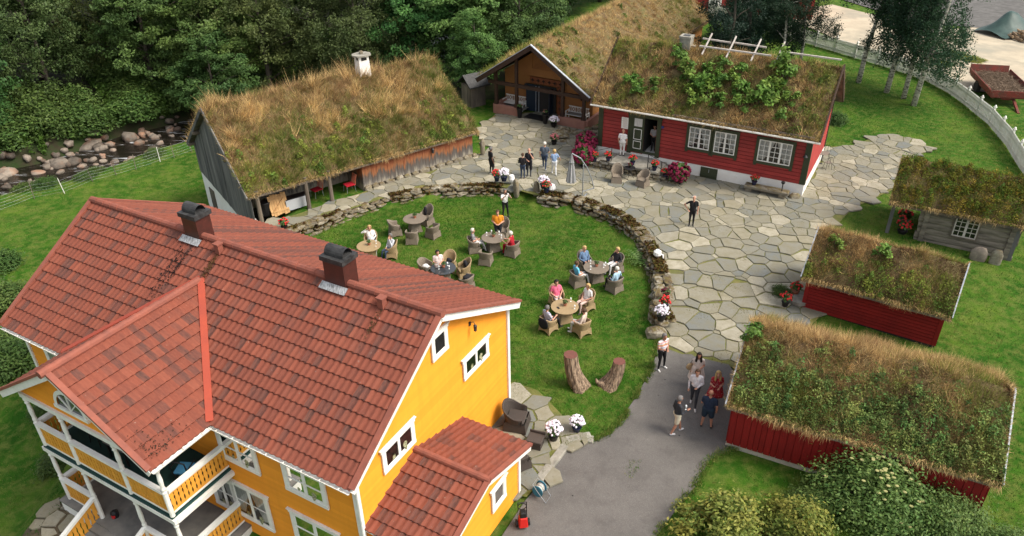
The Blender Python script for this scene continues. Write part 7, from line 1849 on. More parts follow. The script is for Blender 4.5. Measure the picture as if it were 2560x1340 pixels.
pw = thing('pressure_washer', 'red and black pressure washer at the corner of the annex', 'pressure washer', (0.24, 16.49, 0.00), R(8))
MB().box((0, 0, .32), (.30, .30, .42), taper=.8).build('body', 'tool_red', pw, bevel=.03); MB().box((0, .02, .62), (.24, .24, .22), taper=.8).build('motor_hood', 'black_pot', pw, bevel=.03)
MB().tube([(-.14, .15, .1), (-.14, .18, .95), (.14, .18, .95), (.14, .15, .1)], .018, 6).build('handle', 'dark_iron', pw)
for sx in (-1, 1): o = MB().lathe([(.12, 0), (.12, .06)], (0, 0, 0), 14).build('wheel', 'black_pot', pw, loc=(sx * .2 - .03, .1, .12)); o.rotation_euler = (0, R(90), 0)
MB().tube([(math.cos(t) * .14, .2, .75 + math.sin(t) * .14) for t in np.linspace(0, 6.28, 13)], .015, 5).build('hose', 'black_pot', pw)
# carved tree stumps on the lawn
pmat('stump_bark', (0.34, 0.245, 0.165), (0.085, 0.058, 0.042), 3, 0.95, 1.0, 6, stretch=(6.5, 6.5, .42), lo=.4, hi=.6); pmat('cut_wood', (0.165, 0.062, 0.048), (0.125, 0.05, 0.038), 8, 0.85)
def stump(label, base, top, r0, r1, seed, foot=None):
    o = thing('tree_stump', label, 'stump', base); rg_ = np.random.default_rng(seed); n = 54; vs = []; rows = 12
    ph = rg_.uniform(0, 6.28, 5)
    for j in range(rows):
        t = j / (rows - 1); c_ = Vector((0, 0, 0)).lerp(Vector(top), t); c_.x += .18 * math.sin(t * 3.1) * (1 if top[0] > 0 else -1) * .5
        rr = r1 + (r0 - r1) * (1 - t) ** 1.8
        for k in range(n):
            a = 2 * math.pi * k / n; g_ = 1 + (.16 * (1 - t) ** 2) * math.sin(3 * a + ph[0]) + .045 * math.sin(9 * a + ph[1] + 2 * t) + .045 * abs(math.sin(8.5 * a + ph[2] + 1.5 * t)) + .02 * math.sin(25 * a + 5 * t)
            vs.append((c_.x + math.cos(a) * rr * g_, c_.y + math.sin(a) * rr * g_, c_.z))
    fs = [(j * n + k, j * n + (k + 1) % n, (j + 1) * n + (k + 1) % n, (j + 1) * n + k) for j in range(rows - 1) for k in range(n)]
    MB().add(vs, fs).build('trunk', 'stump_bark', o, smooth=True); MB().add([Vector(v) + Vector((0, 0, .004)) for v in vs[-n:]], [tuple(range(n))]).build('cut_face', 'cut_wood', o)
    return o
stump('tall thick tree stump leaning left on the lawn', (*(2.65, 23.40), -.05), (-.40, .12, 1.55), .42, .26, 3); s2 = stump('shorter curved tree stump leaning right on the lawn', (*(3.78, 23.44), -.05), (.40, .12, 1.15), .42, .23, 4)
MB().tube([(-.1, -.05, .08), (-.34, .0, .14), (-.46, .02, .22), (-.48, .02, .36)], [.2, .11, .07, .03], 9).build('root', 'stump_bark', s2, smooth=True)

# verandah furniture
def hsp(a, b_, z): c_, s_ = math.cos(HYAW), math.sin(HYAW); return (HO[0] + a * c_ + b_ * s_, HO[1] + a * s_ - b_ * c_, z)
vt_ = thing('balcony_table', 'dark square table on the upper verandah', 'table', hsp(-9.0, 5.35, ZD), HYAW); MB().box((0, 0, .70), (1.0, .75, .05)).build('tabletop', 'slate_floor', vt_)
for sx in (-1, 1):
    for sy in (-1, 1): MB().box((sx * .42, sy * .3, .34), (.06, .06, .68)).build('leg', 'dark_iron', vt_)
pmat('blue_cushion', (0.05, 0.20, 0.36), None, rough=.8)
for i, (a, b_, rz_) in enumerate(((-6.5, 5.1, .4), (-10.4, 5.3, 1.6))):
    c_ = thing('balcony_chair', ('black bentwood chair with blue cushion on the upper verandah', 'black chair at the dark balcony table')[i], 'chair', hsp(a, b_, ZD), HYAW + rz_); MB().box((0, 0, .45), (.5, .48, .05)).build('seat', 'blue_cushion' if i == 0 else 'dark_iron', c_)
    MB().tube([(-.25, -.24, .4), (-.25, -.3, .95), (0, -.32, 1.05), (.25, -.3, .95), (.25, -.24, .4)], .022, 6).tube([(-.28, .2, .66), (-.3, -.28, .68)], .02, 6).tube([(.28, .2, .66), (.3, -.28, .68)], .02, 6).build('backrest', 'dark_iron', c_)
    for sx in (-1, 1):
        for sy in (-1, 1): MB().tube([(sx * .21, sy * .2, .45), (sx * .25, sy * .25, 0)], .018, 5).build('leg', 'dark_iron', c_)
bench('white slatted bench on the ground floor porch', hsp(-8.6, 4.75, ZF + .01), HYAW, 1.5)
rl = thing('lantern', 'dark lantern with red candle on the porch floor beside the steps', 'lantern', hsp(-9.75, 6.1, ZF + .01)); MB().lathe([(.12, 0), (.13, .22), (.06, .28)], (0, 0, 0), 8).build('case', 'dark_iron', rl); MB().lathe([(.06, 0), (.06, .1)], (0, -.1, .06), 8).build('candle', 'red_petal', rl)
# stone path below the verandah
PATH = [(-17.47, 17.39), (-17.24, 18.19), (-16.74, 18.85), (-15.65, 18.75), (-15.04, 18.06), (-15.23, 17.31)]
pth = sheet('garden_path', PATH, lambda x, y: ground_z(x, y) + .03, 'soil'); pave(pth, PATH, .6, lambda x, y: float(ground_z(x, y)) + .03, 17, 60, joint=.05)

# ------------------------------------------------------------------ picket fence, yard behind it
PICK = [(21.0, 84.0), (26.0, 75.1), (30.1, 67.9), (32.6, 63.6), (33.9, 60.3), (34.2, 57.3), (34.0, 54.4), (33.5, 50.4), (32.5, 46.4), (31.2, 42.6), (30.4, 39.6)]
pf = thing('picket_fence', 'white picket fence curving round the right lawn', 'fence', (PICK[-1][0], PICK[-1][1], 0))
rev = PICK[::-1]; Lf = plen(rev); px_, py_ = PICK[-1]
def yard_z(x, y): return float(ground_z(x, y))
me = MB().prism([(-.044, 0), (.044, 0), (.044, 1.12), (0, 1.20), (-.044, 1.12)], 'y', -.011, .011).mesh('picket', 'white_paint')
rest = MB(); s = .0; i = 0
while s < Lf:
    x, y, a = along(rev, s); z = yard_z(x, y) + .05
    if i < 296: link('picket', me, pf, (x - px_, y - py_, z), a)
    else: m3 = Matrix.Rotation(a, 3, 'Z'); rest.add([m3 @ v.co + Vector((x - px_, y - py_, z)) for v in me.vertices], [tuple(p_.vertices) for p_ in me.polygons])
    s += .118; i += 1
if rest.v: rest.build('pickets_beyond', 'white_paint', pf, kind='stuff')
for h in (.3, .92):
    n = int(Lf / 2.2)
    for k in range(n):
        a_, b_ = along(rev, Lf * k / n), along(rev, Lf * (k + 1) / n); MB().bar((a_[0] - px_ + .03, a_[1] - py_, yard_z(*a_[:2]) + h), (b_[0] - px_ + .03, b_[1] - py_, yard_z(*b_[:2]) + h), .04, .09).build('rail', 'white_paint', pf)
for k in range(int(Lf / 2.2) + 1):
    x, y, a = along(rev, min(Lf, 2.2 * k)); o = link('post', None, pf, (x - px_ + .07 * math.sin(a), y - py_ - .07 * math.cos(a), yard_z(x, y)), a)
    MB().box((0, 0, .66), (.12, .12, 1.32)).build('shaft', 'white_paint', o); MB().box((0, 0, 1.34), (.19, .19, .04)).lathe([(.05, 0), (.08, .06), (.03, .13)], (0, 0, 1.36), 8).build('finial', 'white_paint', o)
YARD = [(36.5, 62.0), (35.6, 58.5), (40.0, 55.6), (46, 52), (60, 50), (75, 60), (70, 80), (52, 78), (42.5, 76.5), (36.5, 88), (28.5, 84), (31.5, 73), (34.6, 66.5)]
sheet('gravel_yard', YARD, lambda x, y: yard_z(x, y) + .05, 'gravel')
sheet('slag_road', [(42, 79.5), (52, 74.5), (80, 70), (90, 110), (46, 110), (38, 92)], lambda x, y: yard_z(x, y) + .075, 'slag_road')
# red farm trailer with a load of twigs
pmat('trailer_red', (0.21, 0.034, 0.024), (0.10, 0.042, 0.03), 2.5, 0.7, 0.1); pmat('twigs', (0.20, 0.15, 0.11), (0.09, 0.065, 0.05), 12, 0.95, 0.9); pmat('tyre', (0.02, 0.02, 0.021), None, rough=0.9)
TZ = .35
tl_ = thing('farm_trailer', 'old red farm trailer loaded with brown twigs behind the picket fence', 'trailer', (37.75, 56.9, TZ - .3), R(-103.6))
MB().box((0, 0, .86), (5.6, 2.6, .14)).build('bed', 'trailer_red', tl_); MB().box((0, 0, .68), (5.0, .9, .2)).build('chassis', 'trailer_red', tl_)
for sy in (-1, 1):
    o = MB().box((0, 0, .26), (5.7, .07, .52)).build('side_board', 'trailer_red', tl_, loc=(0, sy * 1.32, .92)); o.rotation_euler = (R(-18 * sy), 0, 0)
MB().box((2.84, 0, 1.12), (.07, 2.7, .46)).build('front_board', 'trailer_red', tl_); o = MB().box((0, 0, .36), (.07, 2.8, .72)).build('tail_board', 'trailer_red', tl_, loc=(-2.86, 0, .95)); o.rotation_euler = (0, R(-15), 0)
MB().bar((2.6, .35, .62), (4.4, .25, .2), .16, .16).build('drawbar', 'trailer_red', tl_); MB().box((4.4, .25, .08), (.25, .6, .14)).build('skid', 'concrete', tl_)
for sy in (-1, 1):
    w = link('wheel', None, tl_, (-.7, sy * 1.25, .5)); w.rotation_euler = (R(90), 0, 0); MB().lathe([(.28, -.15), (.48, -.14), (.52, 0), (.48, .14), (.28, .15)], (0, 0, 0), 20).build('tyre', 'tyre', w); MB().lathe([(.28, -.1), (.28, .1), (.05, .12)], (0, 0, 0), 12).build('rim', 'trailer_red', w)
rg = np.random.default_rng(55); n = 5200
P = np.stack([rg.uniform(-2.7, 2.7, n), rg.uniform(-1.25, 1.25, n), .96 + .33 * rg.random(n)], -1); D = rg.normal(size=(n, 3)) * np.array([1, 1, .3]); D /= np.linalg.norm(D, axis=1)[:, None]
V, F, C = blades(P, D, rg.uniform(.25, .7, n), rg.uniform(.015, .04, n), np.array((.19, .14, .10)) * rg.uniform(.4, 1.7, (n, 1)), rg)
MB().box((0, 0, 1.03), (5.5, 2.5, .2)).build('load_bed', 'twigs', tl_); o = link('twig_load', np_mesh('twig_load', V, F, 'turf_blades', C), tl_); o['kind'] = 'stuff'
# firewood heap under a green tarpaulin
wx, wy = (49.16, 72.81)
pmat('tarpaulin', (0.045, 0.085, 0.075), (0.03, 0.06, 0.055), 2, 0.5, 0.4, 3); pmat('firewood', (0.36, 0.25, 0.15), (0.17, 0.125, 0.085), 4, 0.9, vary=.3)
hw_ = thing('firewood_heap', 'heap of split firewood at the top right edge', 'firewood', (wx + .6, wy - .2, TZ - .1), R(20)); rgw = random.Random(4)
for i in range(70):
    x, y = rgw.uniform(-2, 2), rgw.uniform(-1.2, 1.0); z = .1 + rgw.random() * max(.1, 1.2 - abs(x) * .4 - abs(y) * .3); a = rgw.uniform(-.5, .5); l = rgw.uniform(.25, .5)
    MB().tube([(-math.cos(a) * l * .2, -math.sin(a + 1.5) * l, 0), (math.cos(a) * l * .2, math.sin(a + 1.5) * l, rgw.uniform(-.1, .15))], rgw.uniform(.07, .15), 6).build('log', 'firewood', hw_, loc=(x, y, z))
tp = thing('tarpaulin', 'dark green tarpaulin draped over the firewood heap', 'tarpaulin', (wx - .5, wy + 2.0, TZ - .1), R(20)); gx2, gy2, gF2 = grid(-2.4, 2.4, -1.9, 1.9, .24)
zz = 1.75 * np.exp(-((gx2 / 1.9) ** 2 + (gy2 / 1.35) ** 2)) + .75 * (fnoise(gx2, gy2, 1.1) - .3) * np.exp(-((gx2 / 2.4) ** 2 + (gy2 / 1.8) ** 2)) + .1 * fnoise(gx2, gy2, 3); link('sheet', np_mesh('sheet', np.stack([gx2, gy2, zz], -1), gF2, 'tarpaulin', smooth=True), tp)
# weeds at the foot of the yard and loose slope by the hall
for i, (p_, s) in enumerate((((37.75, 67.27), 1.2), ((38.53, 65.99), 1.0), ((35.24, 64.95), .9))): shrub('weed_clump', 'yellowing', 'yellow green weeds between fence and gravel yard', (p_[0] + 2.2, p_[1], .25), (s * 1.2, s, s * .4), i, 'weeds', 'weeds behind the picket fence')
rb = thing('rubble_bank', 'low rough stone bank between the hall porch and the longhouse', 'stone bank', (*(4.21, 48.55), .45)); rgb_ = random.Random(9)
for i in range(22): o = link('stone', rgb_.choice(STONES), rb, (rgb_.uniform(-1.1, 1.9), rgb_.uniform(-.6, 1.6), rgb_.uniform(.0, .35))); o.scale = (rgb_.uniform(.5, 1.2), rgb_.uniform(.4, .8), rgb_.uniform(.2, .45)); o.rotation_euler[2] = rgb_.uniform(-.6, .3)

# ------------------------------------------------------------------ people
def cloth(c, rough=.85):
    k = 'cloth_%d_%d_%d' % tuple(int(v * 999) for v in c)
    if k not in MATS: pmat(k, c, tuple(v * .82 for v in c), 9, rough, 0.25, 14, world_=False)
    return k
def band_mat(name, cols, size):
    m, nt, b = nt_new(name); p = pos(nt, False); sp = nt.nodes.new('ShaderNodeSeparateXYZ'); nt.links.new(p, sp.inputs[0])
    f = math_n(nt, 'FRACT', math_n(nt, 'DIVIDE', sp.outputs[2], size)); n = len(cols)
    nt.links.new(ramp(nt, f, [(i / n, c) for i, c in enumerate(cols)], 'CONSTANT'), b.inputs['Base Color']); b.inputs['Roughness'].default_value = .85; return name
def spot_mat(name, c1, c2, scale, lo=.5, hi=.56):
    return pmat(name, c1, c2, scale, .85, world_=False, lo=lo, hi=hi).name
band_mat('striped_tee', [(.70, .33, .30), (.72, .70, .70), (.45, .50, .62), (.74, .72, .72), (.62, .25, .22), (.70, .45, .20), (.60, .58, .66)], .34)
band_mat('check_shirt', [(.62, .62, .66), (.20, .20, .32), (.62, .62, .66), (.35, .33, .45)], .07)
spot_mat('red_floral', (.36, .02, .03), (.55, .40, .38), 22, .58, .64); spot_mat('white_floral', (.74, .72, .70), (.35, .30, .32), 16, .58, .64); spot_mat('grey_pattern', (.12, .12, .14), (.42, .40, .38), 18)
pmat('skin', (0.52, 0.29, 0.20), (0.46, 0.24, 0.165), 9, 0.55, world_=False); pmat('skin_dark', (0.16, 0.085, 0.055), None, rough=0.5); pmat('skin_tan', (0.40, 0.20, 0.13), (0.36, 0.17, 0.11), 9, 0.5, world_=False)
pmat('eye_mouth', (0.10, 0.04, 0.035), None, rough=0.5)
HAIR = {'dark': (.018, .013, .010), 'brown': (.085, .045, .025), 'grey': (.16, .15, .145), 'white': (.66, .62, .55), 'blonde': (.50, .34, .14), 'black': (.009, .008, .008)}
for k, v in HAIR.items(): pmat('hair_' + k, v, tuple(x * .7 for x in v), 30, .6, .4, 40, world_=False)
def capsule(mb, a, ra, b_, rb, n=10, sq=None):
    """closed tapered capsule; sq = (axis squash vector) flattens it front to back"""
    a, b_ = Vector(a), Vector(b_); d = b_ - a; L = max(d.length, 1e-4); d.normalize()
    ref = Vector((0, 1, 0)) if abs(d.y) < .9 else Vector((1, 0, 0)); u = d.cross(ref).normalized(); v = u.cross(d).normalized()
    rings = [(a - d * ra * .92, ra * .38), (a - d * ra * .6, ra * .8), (a, ra), (b_, rb), (b_ + d * rb * .6, rb * .8), (b_ + d * rb * .92, rb * .38)]
    vs = [];
    for c_, r_ in rings:
        for k in range(n):
            t = 2 * math.pi * k / n; q = (u * math.cos(t) + v * math.sin(t)) * r_
            if sq: q = Vector((q.x * sq[0], q.y * sq[1], q.z * sq[2]))
            vs.append(c_ + q)
    fs = [(i * n + k, i * n + (k + 1) % n, (i + 1) * n + (k + 1) % n, (i + 1) * n + k) for i in range(5) for k in range(n)] + [tuple(range(n))[::-1], tuple(range(5 * n, 6 * n))]
    mb.add(vs, fs)
ARM = {'down': ((.07, -.03, -.28), (.06, .05, -.53)), 'front': ((.07, .0, -.28), (-.13, .22, -.33)), 'photo': ((.10, .22, -.14), (-.06, .36, .10)), 'hip': ((.26, -.06, -.20), (.06, .08, -.42)), 'hold': ((.05, .02, -.28), (.0, .26, -.20)),
       'face': ((.06, .20, -.20), (-.11, .17, .10)), 'lap': ((.09, .03, -.27), (-.07, .27, -.36)), 'table': ((.09, .10, -.26), (-.03, .36, -.24)), 'shade': ((.24, .12, .02), (.0, .16, .20)), 'back': ((.12, -.10, -.26), (-.10, -.17, -.40)), 'out': ((.16, .0, -.26), (.22, .16, -.44)), 'pocket': ((.13, -.05, -.27), (.05, .04, -.47)), 'rest': ((.16, .05, -.25), (.12, .30, -.22))}
PENDING = []
def person(label, loc, rz, pose='stand', arms=('down', 'down'), shirt=(.5, .5, .5), legs=(.05, .05, .06), sleeve='short', shorts=False, skirt=None, shoe=(.03, .03, .03), hair='brown', style='short', skin='skin', h=1.75, build=1.0, apron=None, lean=0.0, jacket=None, head=(0, 0)):
    shirt_m = shirt if isinstance(shirt, str) else cloth(shirt); leg_m = legs if isinstance(legs, str) else cloth(legs); shoe_m = cloth(shoe, .6)
    K = h / 1.75; segs = []; w = build
    sit = pose == 'sit'
    hz = .56 if sit else .93
    def S(a, ra, b_, rb, m_, sq=None): segs.append((Vector(a), ra, Vector(b_), rb, m_, sq))
    ty = math.sin(lean)
    tp = lambda f: Vector((0, (-.10 if sit else 0) * f + ty * f * .5, hz + .50 * f))      # along the torso
    # torso: pelvis, waist, chest, shoulders
    S((-.075 * w, 0, hz), .125 * w, (.075 * w, 0, hz), .125 * w, leg_m if not skirt else shirt_m, (1, .92, 1))
    S(tp(.18), .145 * w, tp(.45), .140 * w, shirt_m, (1.12, .82, 1))
    S(tp(.5) + Vector((-.07 * w, 0, 0)), .125 * w, tp(.78) + Vector((-.08 * w, 0, 0)), .115 * w, shirt_m, (1, .88, 1)); S(tp(.5) + Vector((.07 * w, 0, 0)), .125 * w, tp(.78) + Vector((.08 * w, 0, 0)), .115 * w, shirt_m, (1, .88, 1))
    sh = tp(.97); sx = .185 * w
    S(sh + Vector((-sx * .8, 0, -.02)), .066, sh + Vector((sx * .8, 0, -.02)), .066, shirt_m)
    nk = sh + Vector((0, .012, .02)); hd = nk + Vector((head[0] * .5, .025 + head[1] * .5, .185))
    S(nk, .056, nk + Vector((0, .012, .09)), .050, skin)
    S(hd + Vector((0, -.012, .035)), .098, hd + Vector((0, .012, -.045)), .074, skin, (.86, 1.0, 1)); S(hd + Vector((0, .05, -.075)), .038, hd + Vector((0, .055, -.085)), .034, skin)
    S(hd + Vector((0, .098, .005)), .011, hd + Vector((0, .108, -.028)), .017, skin)
    for s in (-1, 1): S(hd + Vector((s * .088, -.008, .01)), .017, hd + Vector((s * .088, -.01, -.025)), .013, skin)
    # arms and hands with five fingers
    hands = []
    for s, key in ((-1, arms[0]), (1, arms[1])):
        e, q = ARM[key]; s0 = sh + Vector((s * sx, 0, -.03)); el_ = s0 + Vector((s * e[0], e[1], e[2])); ha = s0 + Vector((s * q[0], q[1], q[2]))
        up_m = skin if sleeve == 'none' else shirt_m; fo_m = shirt_m if sleeve == 'long' else skin
        S(s0, .060 * (w * .5 + .5), s0.lerp(el_, .62), .050, up_m); S(s0.lerp(el_, .55), .044, el_, .041, fo_m if sleeve != 'long' else up_m); S(el_, .041, ha, .029, fo_m)
        d = (ha - el_).normalized(); u = d.cross(Vector((0, 0, 1)))
        u = u.normalized() if u.length > .1 else Vector((1, 0, 0)); S(ha + d * .02, .030, ha + d * .065, .033, skin); hands.append(ha + d * .08)
        v = d.cross(u).normalized()
        for k in range(4):
            b0 = ha + d * .075 + u * (k - 1.5) * .020; L_ = (.062, .072, .068, .054)[k]; mid = b0 + d * L_ * .55; S(b0, .0105, mid, .0095, skin); S(mid, .0095, mid + d * L_ * .35 - v * L_ * .35, .008, skin)
        S(ha + d * .03 - u * .028, .012, ha + d * .075 - u * .055 - v * .015, .010, skin)
    # legs
    fw = {'stand': ((-.095, .0, 0), (.095, .03, 0)), 'walk': ((-.08, .24, 0), (.08, -.20, .03)), 'apart': ((-.17, .02, 0), (.17, .06, 0)), 'sit': None, 'crossed': None}[pose]
    for i, s in enumerate((-1, 1)):
        hip = Vector((s * .085 * w, 0, hz - .02))
        if sit: kn = Vector((s * .11, .44, .55)); an = Vector((s * .10, .47 + (.10 if i else 0), .09))
        else:
            f = fw[i]; an = Vector((f[0], f[1], .09 + f[2])); kn = hip.lerp(an, .5) + Vector((0, .035 + max(0, -f[1]) * .15, 0))
        cal = skin if (shorts or skirt) else leg_m
        th = skin if skirt else leg_m
        S(hip, .098 * w, hip.lerp(kn, .75), .072 * w, th); S(hip.lerp(kn, .7), .068 * w if not shorts else .062, kn, .057, th if not shorts else skin); S(kn, .055, kn.lerp(an, .38), .056, cal); S(kn.lerp(an, .35), .054, an, .036, cal)
        if shorts: S(hip, .108 * w, hip.lerp(kn, .78), .094 * w, leg_m)
        S(an + Vector((0, -.02, -.04)), .042, an + Vector((s * .02, .13, -.052)), .036, shoe_m)
    if skirt:
        if sit: S((-.06, .05, hz), .14, (-.08, .40, .55), .12, shirt_m); S((.06, .05, hz), .14, (.08, .40, .55), .12, shirt_m)
        else:
            for k in range(5): x = (k - 2) * .055; S((x, 0, hz + .1), .12, (x * 1.9, .01, hz - skirt), .145, shirt_m)
    if apron: S((-.10, .07 if apron > 0 else -.02, hz + .03), .10, (-.11, .10 if apron > 0 else 0, hz - .42), .085, cloth((.014, .014, .017))); S((.10, .07 if apron > 0 else -.02, hz + .03), .10, (.11, .10 if apron > 0 else 0, hz - .42), .085, cloth((.014, .014, .017)))
    mb = MB()
    for a, ra, b_, rb, m_, sq in segs: capsule(mb, a, ra, b_, rb, 10, sq)
    raw = mb.mesh('body_raw', 'skin'); tmp = link('person_form', raw)
    rm = tmp.modifiers.new('r', 'REMESH'); rm.mode = 'VOXEL'; rm.voxel_size = .0165; sm = tmp.modifiers.new('s', 'SMOOTH'); sm.iterations = 2; sm.factor = .4
    PENDING.append((tmp, segs, dict(label=label, loc=loc, rz=rz, K=K, hd=hd, hair=hair, style=style, jacket=jacket)))
def finish_people():
    dg = bpy.context.evaluated_depsgraph_get(); dg.update()
    for tmp, segs, I in PENDING:
        me = bpy.data.meshes.new_from_object(tmp.evaluated_get(dg)); me.name = 'body'
        nm = []
        for s in segs:
            if s[4] not in nm: nm.append(s[4])
        me.materials.clear()
        for m_ in nm: me.materials.append(MATS[m_])
        n = len(me.polygons); ce = np.zeros(n * 3); me.polygons.foreach_get('center', ce); ce = ce.reshape(-1, 3)
        best = np.full(n, 1e9); mi = np.zeros(n, np.int32)
        for a, ra, b_, rb, m_, sq in segs:
            A = np.array(a); D = np.array(b_) - A; t = np.clip(((ce - A) @ D) / max(D @ D, 1e-9), 0, 1); q = ce - A - t[:, None] * D
            if sq: q = q / np.array(sq)
            d = np.linalg.norm(q, axis=1) - (ra + (rb - ra) * t); k = d < best; best[k] = d[k]; mi[k] = nm.index(m_)
        me.polygons.foreach_set('material_index', mi); me.polygons.foreach_set('use_smooth', np.ones(n, bool)); me.update()
        o = thing('person', I['label'], 'person', I['loc'], I['rz']); o.scale = (I['K'],) * 3
        link('body', me, o); hd = I['hd']
        # hair: a cap that leaves the face free, longer styles fall behind
        if I['style'] != 'bald':
            mb = MB(); mb.sphere((0, 0, 0), (1, 1, 1), 16, 10); cap = MB(); L_ = {'short': -.18, 'bob': -.75, 'long': -.8, 'tonsure': -.25}[I['style']]
            keep = []
            for f in mb.f:
                c_ = sum((Vector(mb.v[i]) for i in f), Vector()) / len(f)
                if c_.z < L_ or (c_.y > .28 and c_.z < .52) or (I['style'] == 'tonsure' and c_.z > .45): continue
                keep.append(f)
            r_ = (.097, .112, .116) if I['style'] != 'bob' else (.108, .118, .120)
            cap.add([(v[0] * r_[0] + hd.x, v[1] * r_[1] + hd.y - .012, v[2] * r_[2] + hd.z + .028) for v in mb.v], keep)
            if I['style'] == 'long': capsule(cap, hd + Vector((0, -.06, 0)), .085, hd + Vector((0, -.10, -.26)), .085, 10, (1.15, .6, 1)); capsule(cap, hd + Vector((-.085, .0, -.02)), .03, hd + Vector((-.10, .04, -.26)), .04, 8); capsule(cap, hd + Vector((.085, .0, -.02)), .03, hd + Vector((.10, .04, -.26)), .04, 8)
            ho = cap.build('hair', 'hair_' + I['hair'], o, smooth=True, fix=False); sd_ = ho.modifiers.new('s', 'SOLIDIFY'); sd_.thickness = .02; sd_.offset = 0
        fc_ = MB()
        for s in (-1, 1): fc_.sphere(hd + Vector((s * .033, .083, .012)), (.012, .008, .007), 6, 4)
        fc_.sphere(hd + Vector((0, .088, -.058)), (.024, .008, .006), 6, 4); fc_.build('face_features', 'eye_mouth', o)['kind'] = 'stuff'
        if I['jacket']: pass
        bpy.data.objects.remove(tmp)
F, Bk = math.pi, 0.0
BLK, JEAN, WHT, NAVY = (.012, .012, .014), (.035, .055, .10), (.74, .73, .71), (.018, .028, .055)
person('man in black with dark apron standing near the barn corner', (-1.20, 42.78, 0.50), R(-62), 'apart', ('front', 'down'), BLK, BLK, hair='grey', skin='skin_dark', h=1.80, apron=1)
person('woman with short dark hair in black top and jeans, seen from behind', (0.73, 42.07, 0.50), R(-12), 'stand', ('front', 'front'), (.018, .016, .018), JEAN, 'long', hair='brown', h=1.66, shoe=(.10, .06, .04))
person('bald man in dark polo and apron facing the camera near the gap', (1.13, 42.47, 0.50), R(172), 'stand', ('face', 'front'), (.016, .019, .026), (.06, .075, .10), hair='grey', style='bald', h=1.82, apron=1, skin='skin')
person('white haired man in blue grey T-shirt and jeans walking away', (2.10, 43.39, 0.50), R(-8), 'walk', ('down', 'hold'), (.075, .095, .125), JEAN, hair='white', h=1.82, build=1.12, shoe=(.35, .36, .38))
person('blonde woman in light blue top and white trousers walking away', (2.66, 42.59, 0.50), R(8), 'walk', ('hold', 'out'), (.24, .34, .52), (.66, .68, .70), hair='blonde', style='bob', h=1.66, shoe=WHT)
person('man in white shirt taking a picture beside the standing stone', (-0.34, 38.04, 0.00), R(-158), 'apart', ('photo', 'photo'), WHT, BLK, hair='grey', h=1.76, skin='skin')
person('man in white clothes reading the notice on the longhouse wall', lhp(-11.25, B1 + .62, 1.13), R(-25), 'stand', ('down', 'down'), 'white_floral', (.70, .68, .64), hair='grey', style='bald', h=1.76, build=1.08, shoe=(.05, .05, .06))
person('white haired man in black with hands on hips alone on the flagstones', (9.64, 35.84, 0.46), R(165), 'stand', ('down', 'hip'), BLK, (.010, .010, .012), hair='white', style='tonsure', h=1.80, apron=None)
person('man in striped T-shirt and black trousers at the lawn edge', (6.05, 24.43, 0.00), R(-150), 'apart', ('front', 'hold'), 'striped_tee', BLK, shoe=WHT, hair='grey', h=1.78, build=1.08, head=(0, .03), skin='skin_tan')
person('woman with long dark hair in a white dress on the driveway', (7.23, 23.30, 0.00), R(170), 'stand', ('front', 'down'), (.70, .62, .56), skirt=.42, legs=(.3, .2, .15), hair='dark', style='long', h=1.68, skin='skin_tan', shoe=(.4, .3, .22))
person('man in white shirt and grey jeans walking towards the camera', (6.91, 22.15, 0.00), R(165), 'walk', ('front', 'down'), (.74, .72, .74), (.045, .05, .06), 'long', shoe=WHT, hair='brown', h=1.80, head=(0, .04))
person('blonde woman in red flowered dress and denim jacket by the shed corner', (7.70, 22.17, 0.00), R(178), 'stand', ('front', 'hold'), 'red_floral', skirt=.40, legs=(.3, .2, .15), hair='blonde', style='long', h=1.68, shoe=(.3, .2, .1))
person('bald man in navy shirt and shorts seen from behind', (7.12, 20.91, 0.00), R(-25), 'apart', ('hold', 'down'), NAVY, (.016, .030, .05), shorts=True, hair='grey', style='bald', h=1.80, build=1.15, skin='skin_tan')
person('grey haired man in charcoal sweater and cream shorts holding a glass', (5.93, 20.66, 0.00), R(-75), 'walk', ('down', 'hold'), (.035, .038, .045), (.62, .56, .42), 'long', shorts=True, shoe=(.6, .6, .62), hair='grey', h=1.78, skin='skin_tan')
person('man in orange shirt standing behind a garden table', (-0.71, 35.42, 0.00), R(176), 'stand', ('front', 'front'), (.72, .27, .02), (.02, .022, .03), hair='brown', h=1.80, build=1.22)
person('dark haired woman in pale pink standing behind the glass table', (-3.59, 31.57, 0.00), R(-160), 'stand', ('front', 'hold'), (.70, .60, .58), (.62, .56, .54), hair='black', style='bob', h=1.66, build=1.1)
person('person in white shirt standing inside the longhouse doorway', lhp(-9.72, B1 - .75, 1.26), R(-200), 'stand', ('front', 'front'), (.45, .45, .45), BLK, hair='dark', h=1.7)
def seat(label, i, **kw):
    p_, a = chair_at(i); da = kw.pop('turn', 0)
    person(label, (p_[0] + math.sin(-a) * .0, p_[1], -.02), a + da, 'sit', kw.pop('arms', ('lap', 'lap')), **kw)
seat('blonde woman in white jacket shading her eyes at the tan table', 4, shirt=(.76, .75, .73), legs=(.16, .24, .38), sleeve='long', hair='blonde', style='bob', arms=('lap', 'shade'), turn=R(5))
seat('grey haired man in pale shirt and jeans with a walking stick', 5, shirt=(.52, .55, .60), legs=JEAN, sleeve='long', hair='grey', arms=('face', 'lap'), turn=R(45))
seat('white haired woman in dark patterned top at the orange shirted man\'s table', 6, shirt='grey_pattern', legs=(.66, .64, .62), hair='white', arms=('lap', 'hold'))
seat('blonde woman in red dress leaning to the table', 8, shirt=(.36, .012, .022), legs=(.36, .012, .022), sleeve='none', hair='white', style='bob', arms=('table', 'table'), lean=.35)
seat('blonde woman in denim jacket facing the camera near the wall', 14, shirt=(.13, .21, .34), legs=(.03, .03, .035), sleeve='long', hair='blonde', style='bob')
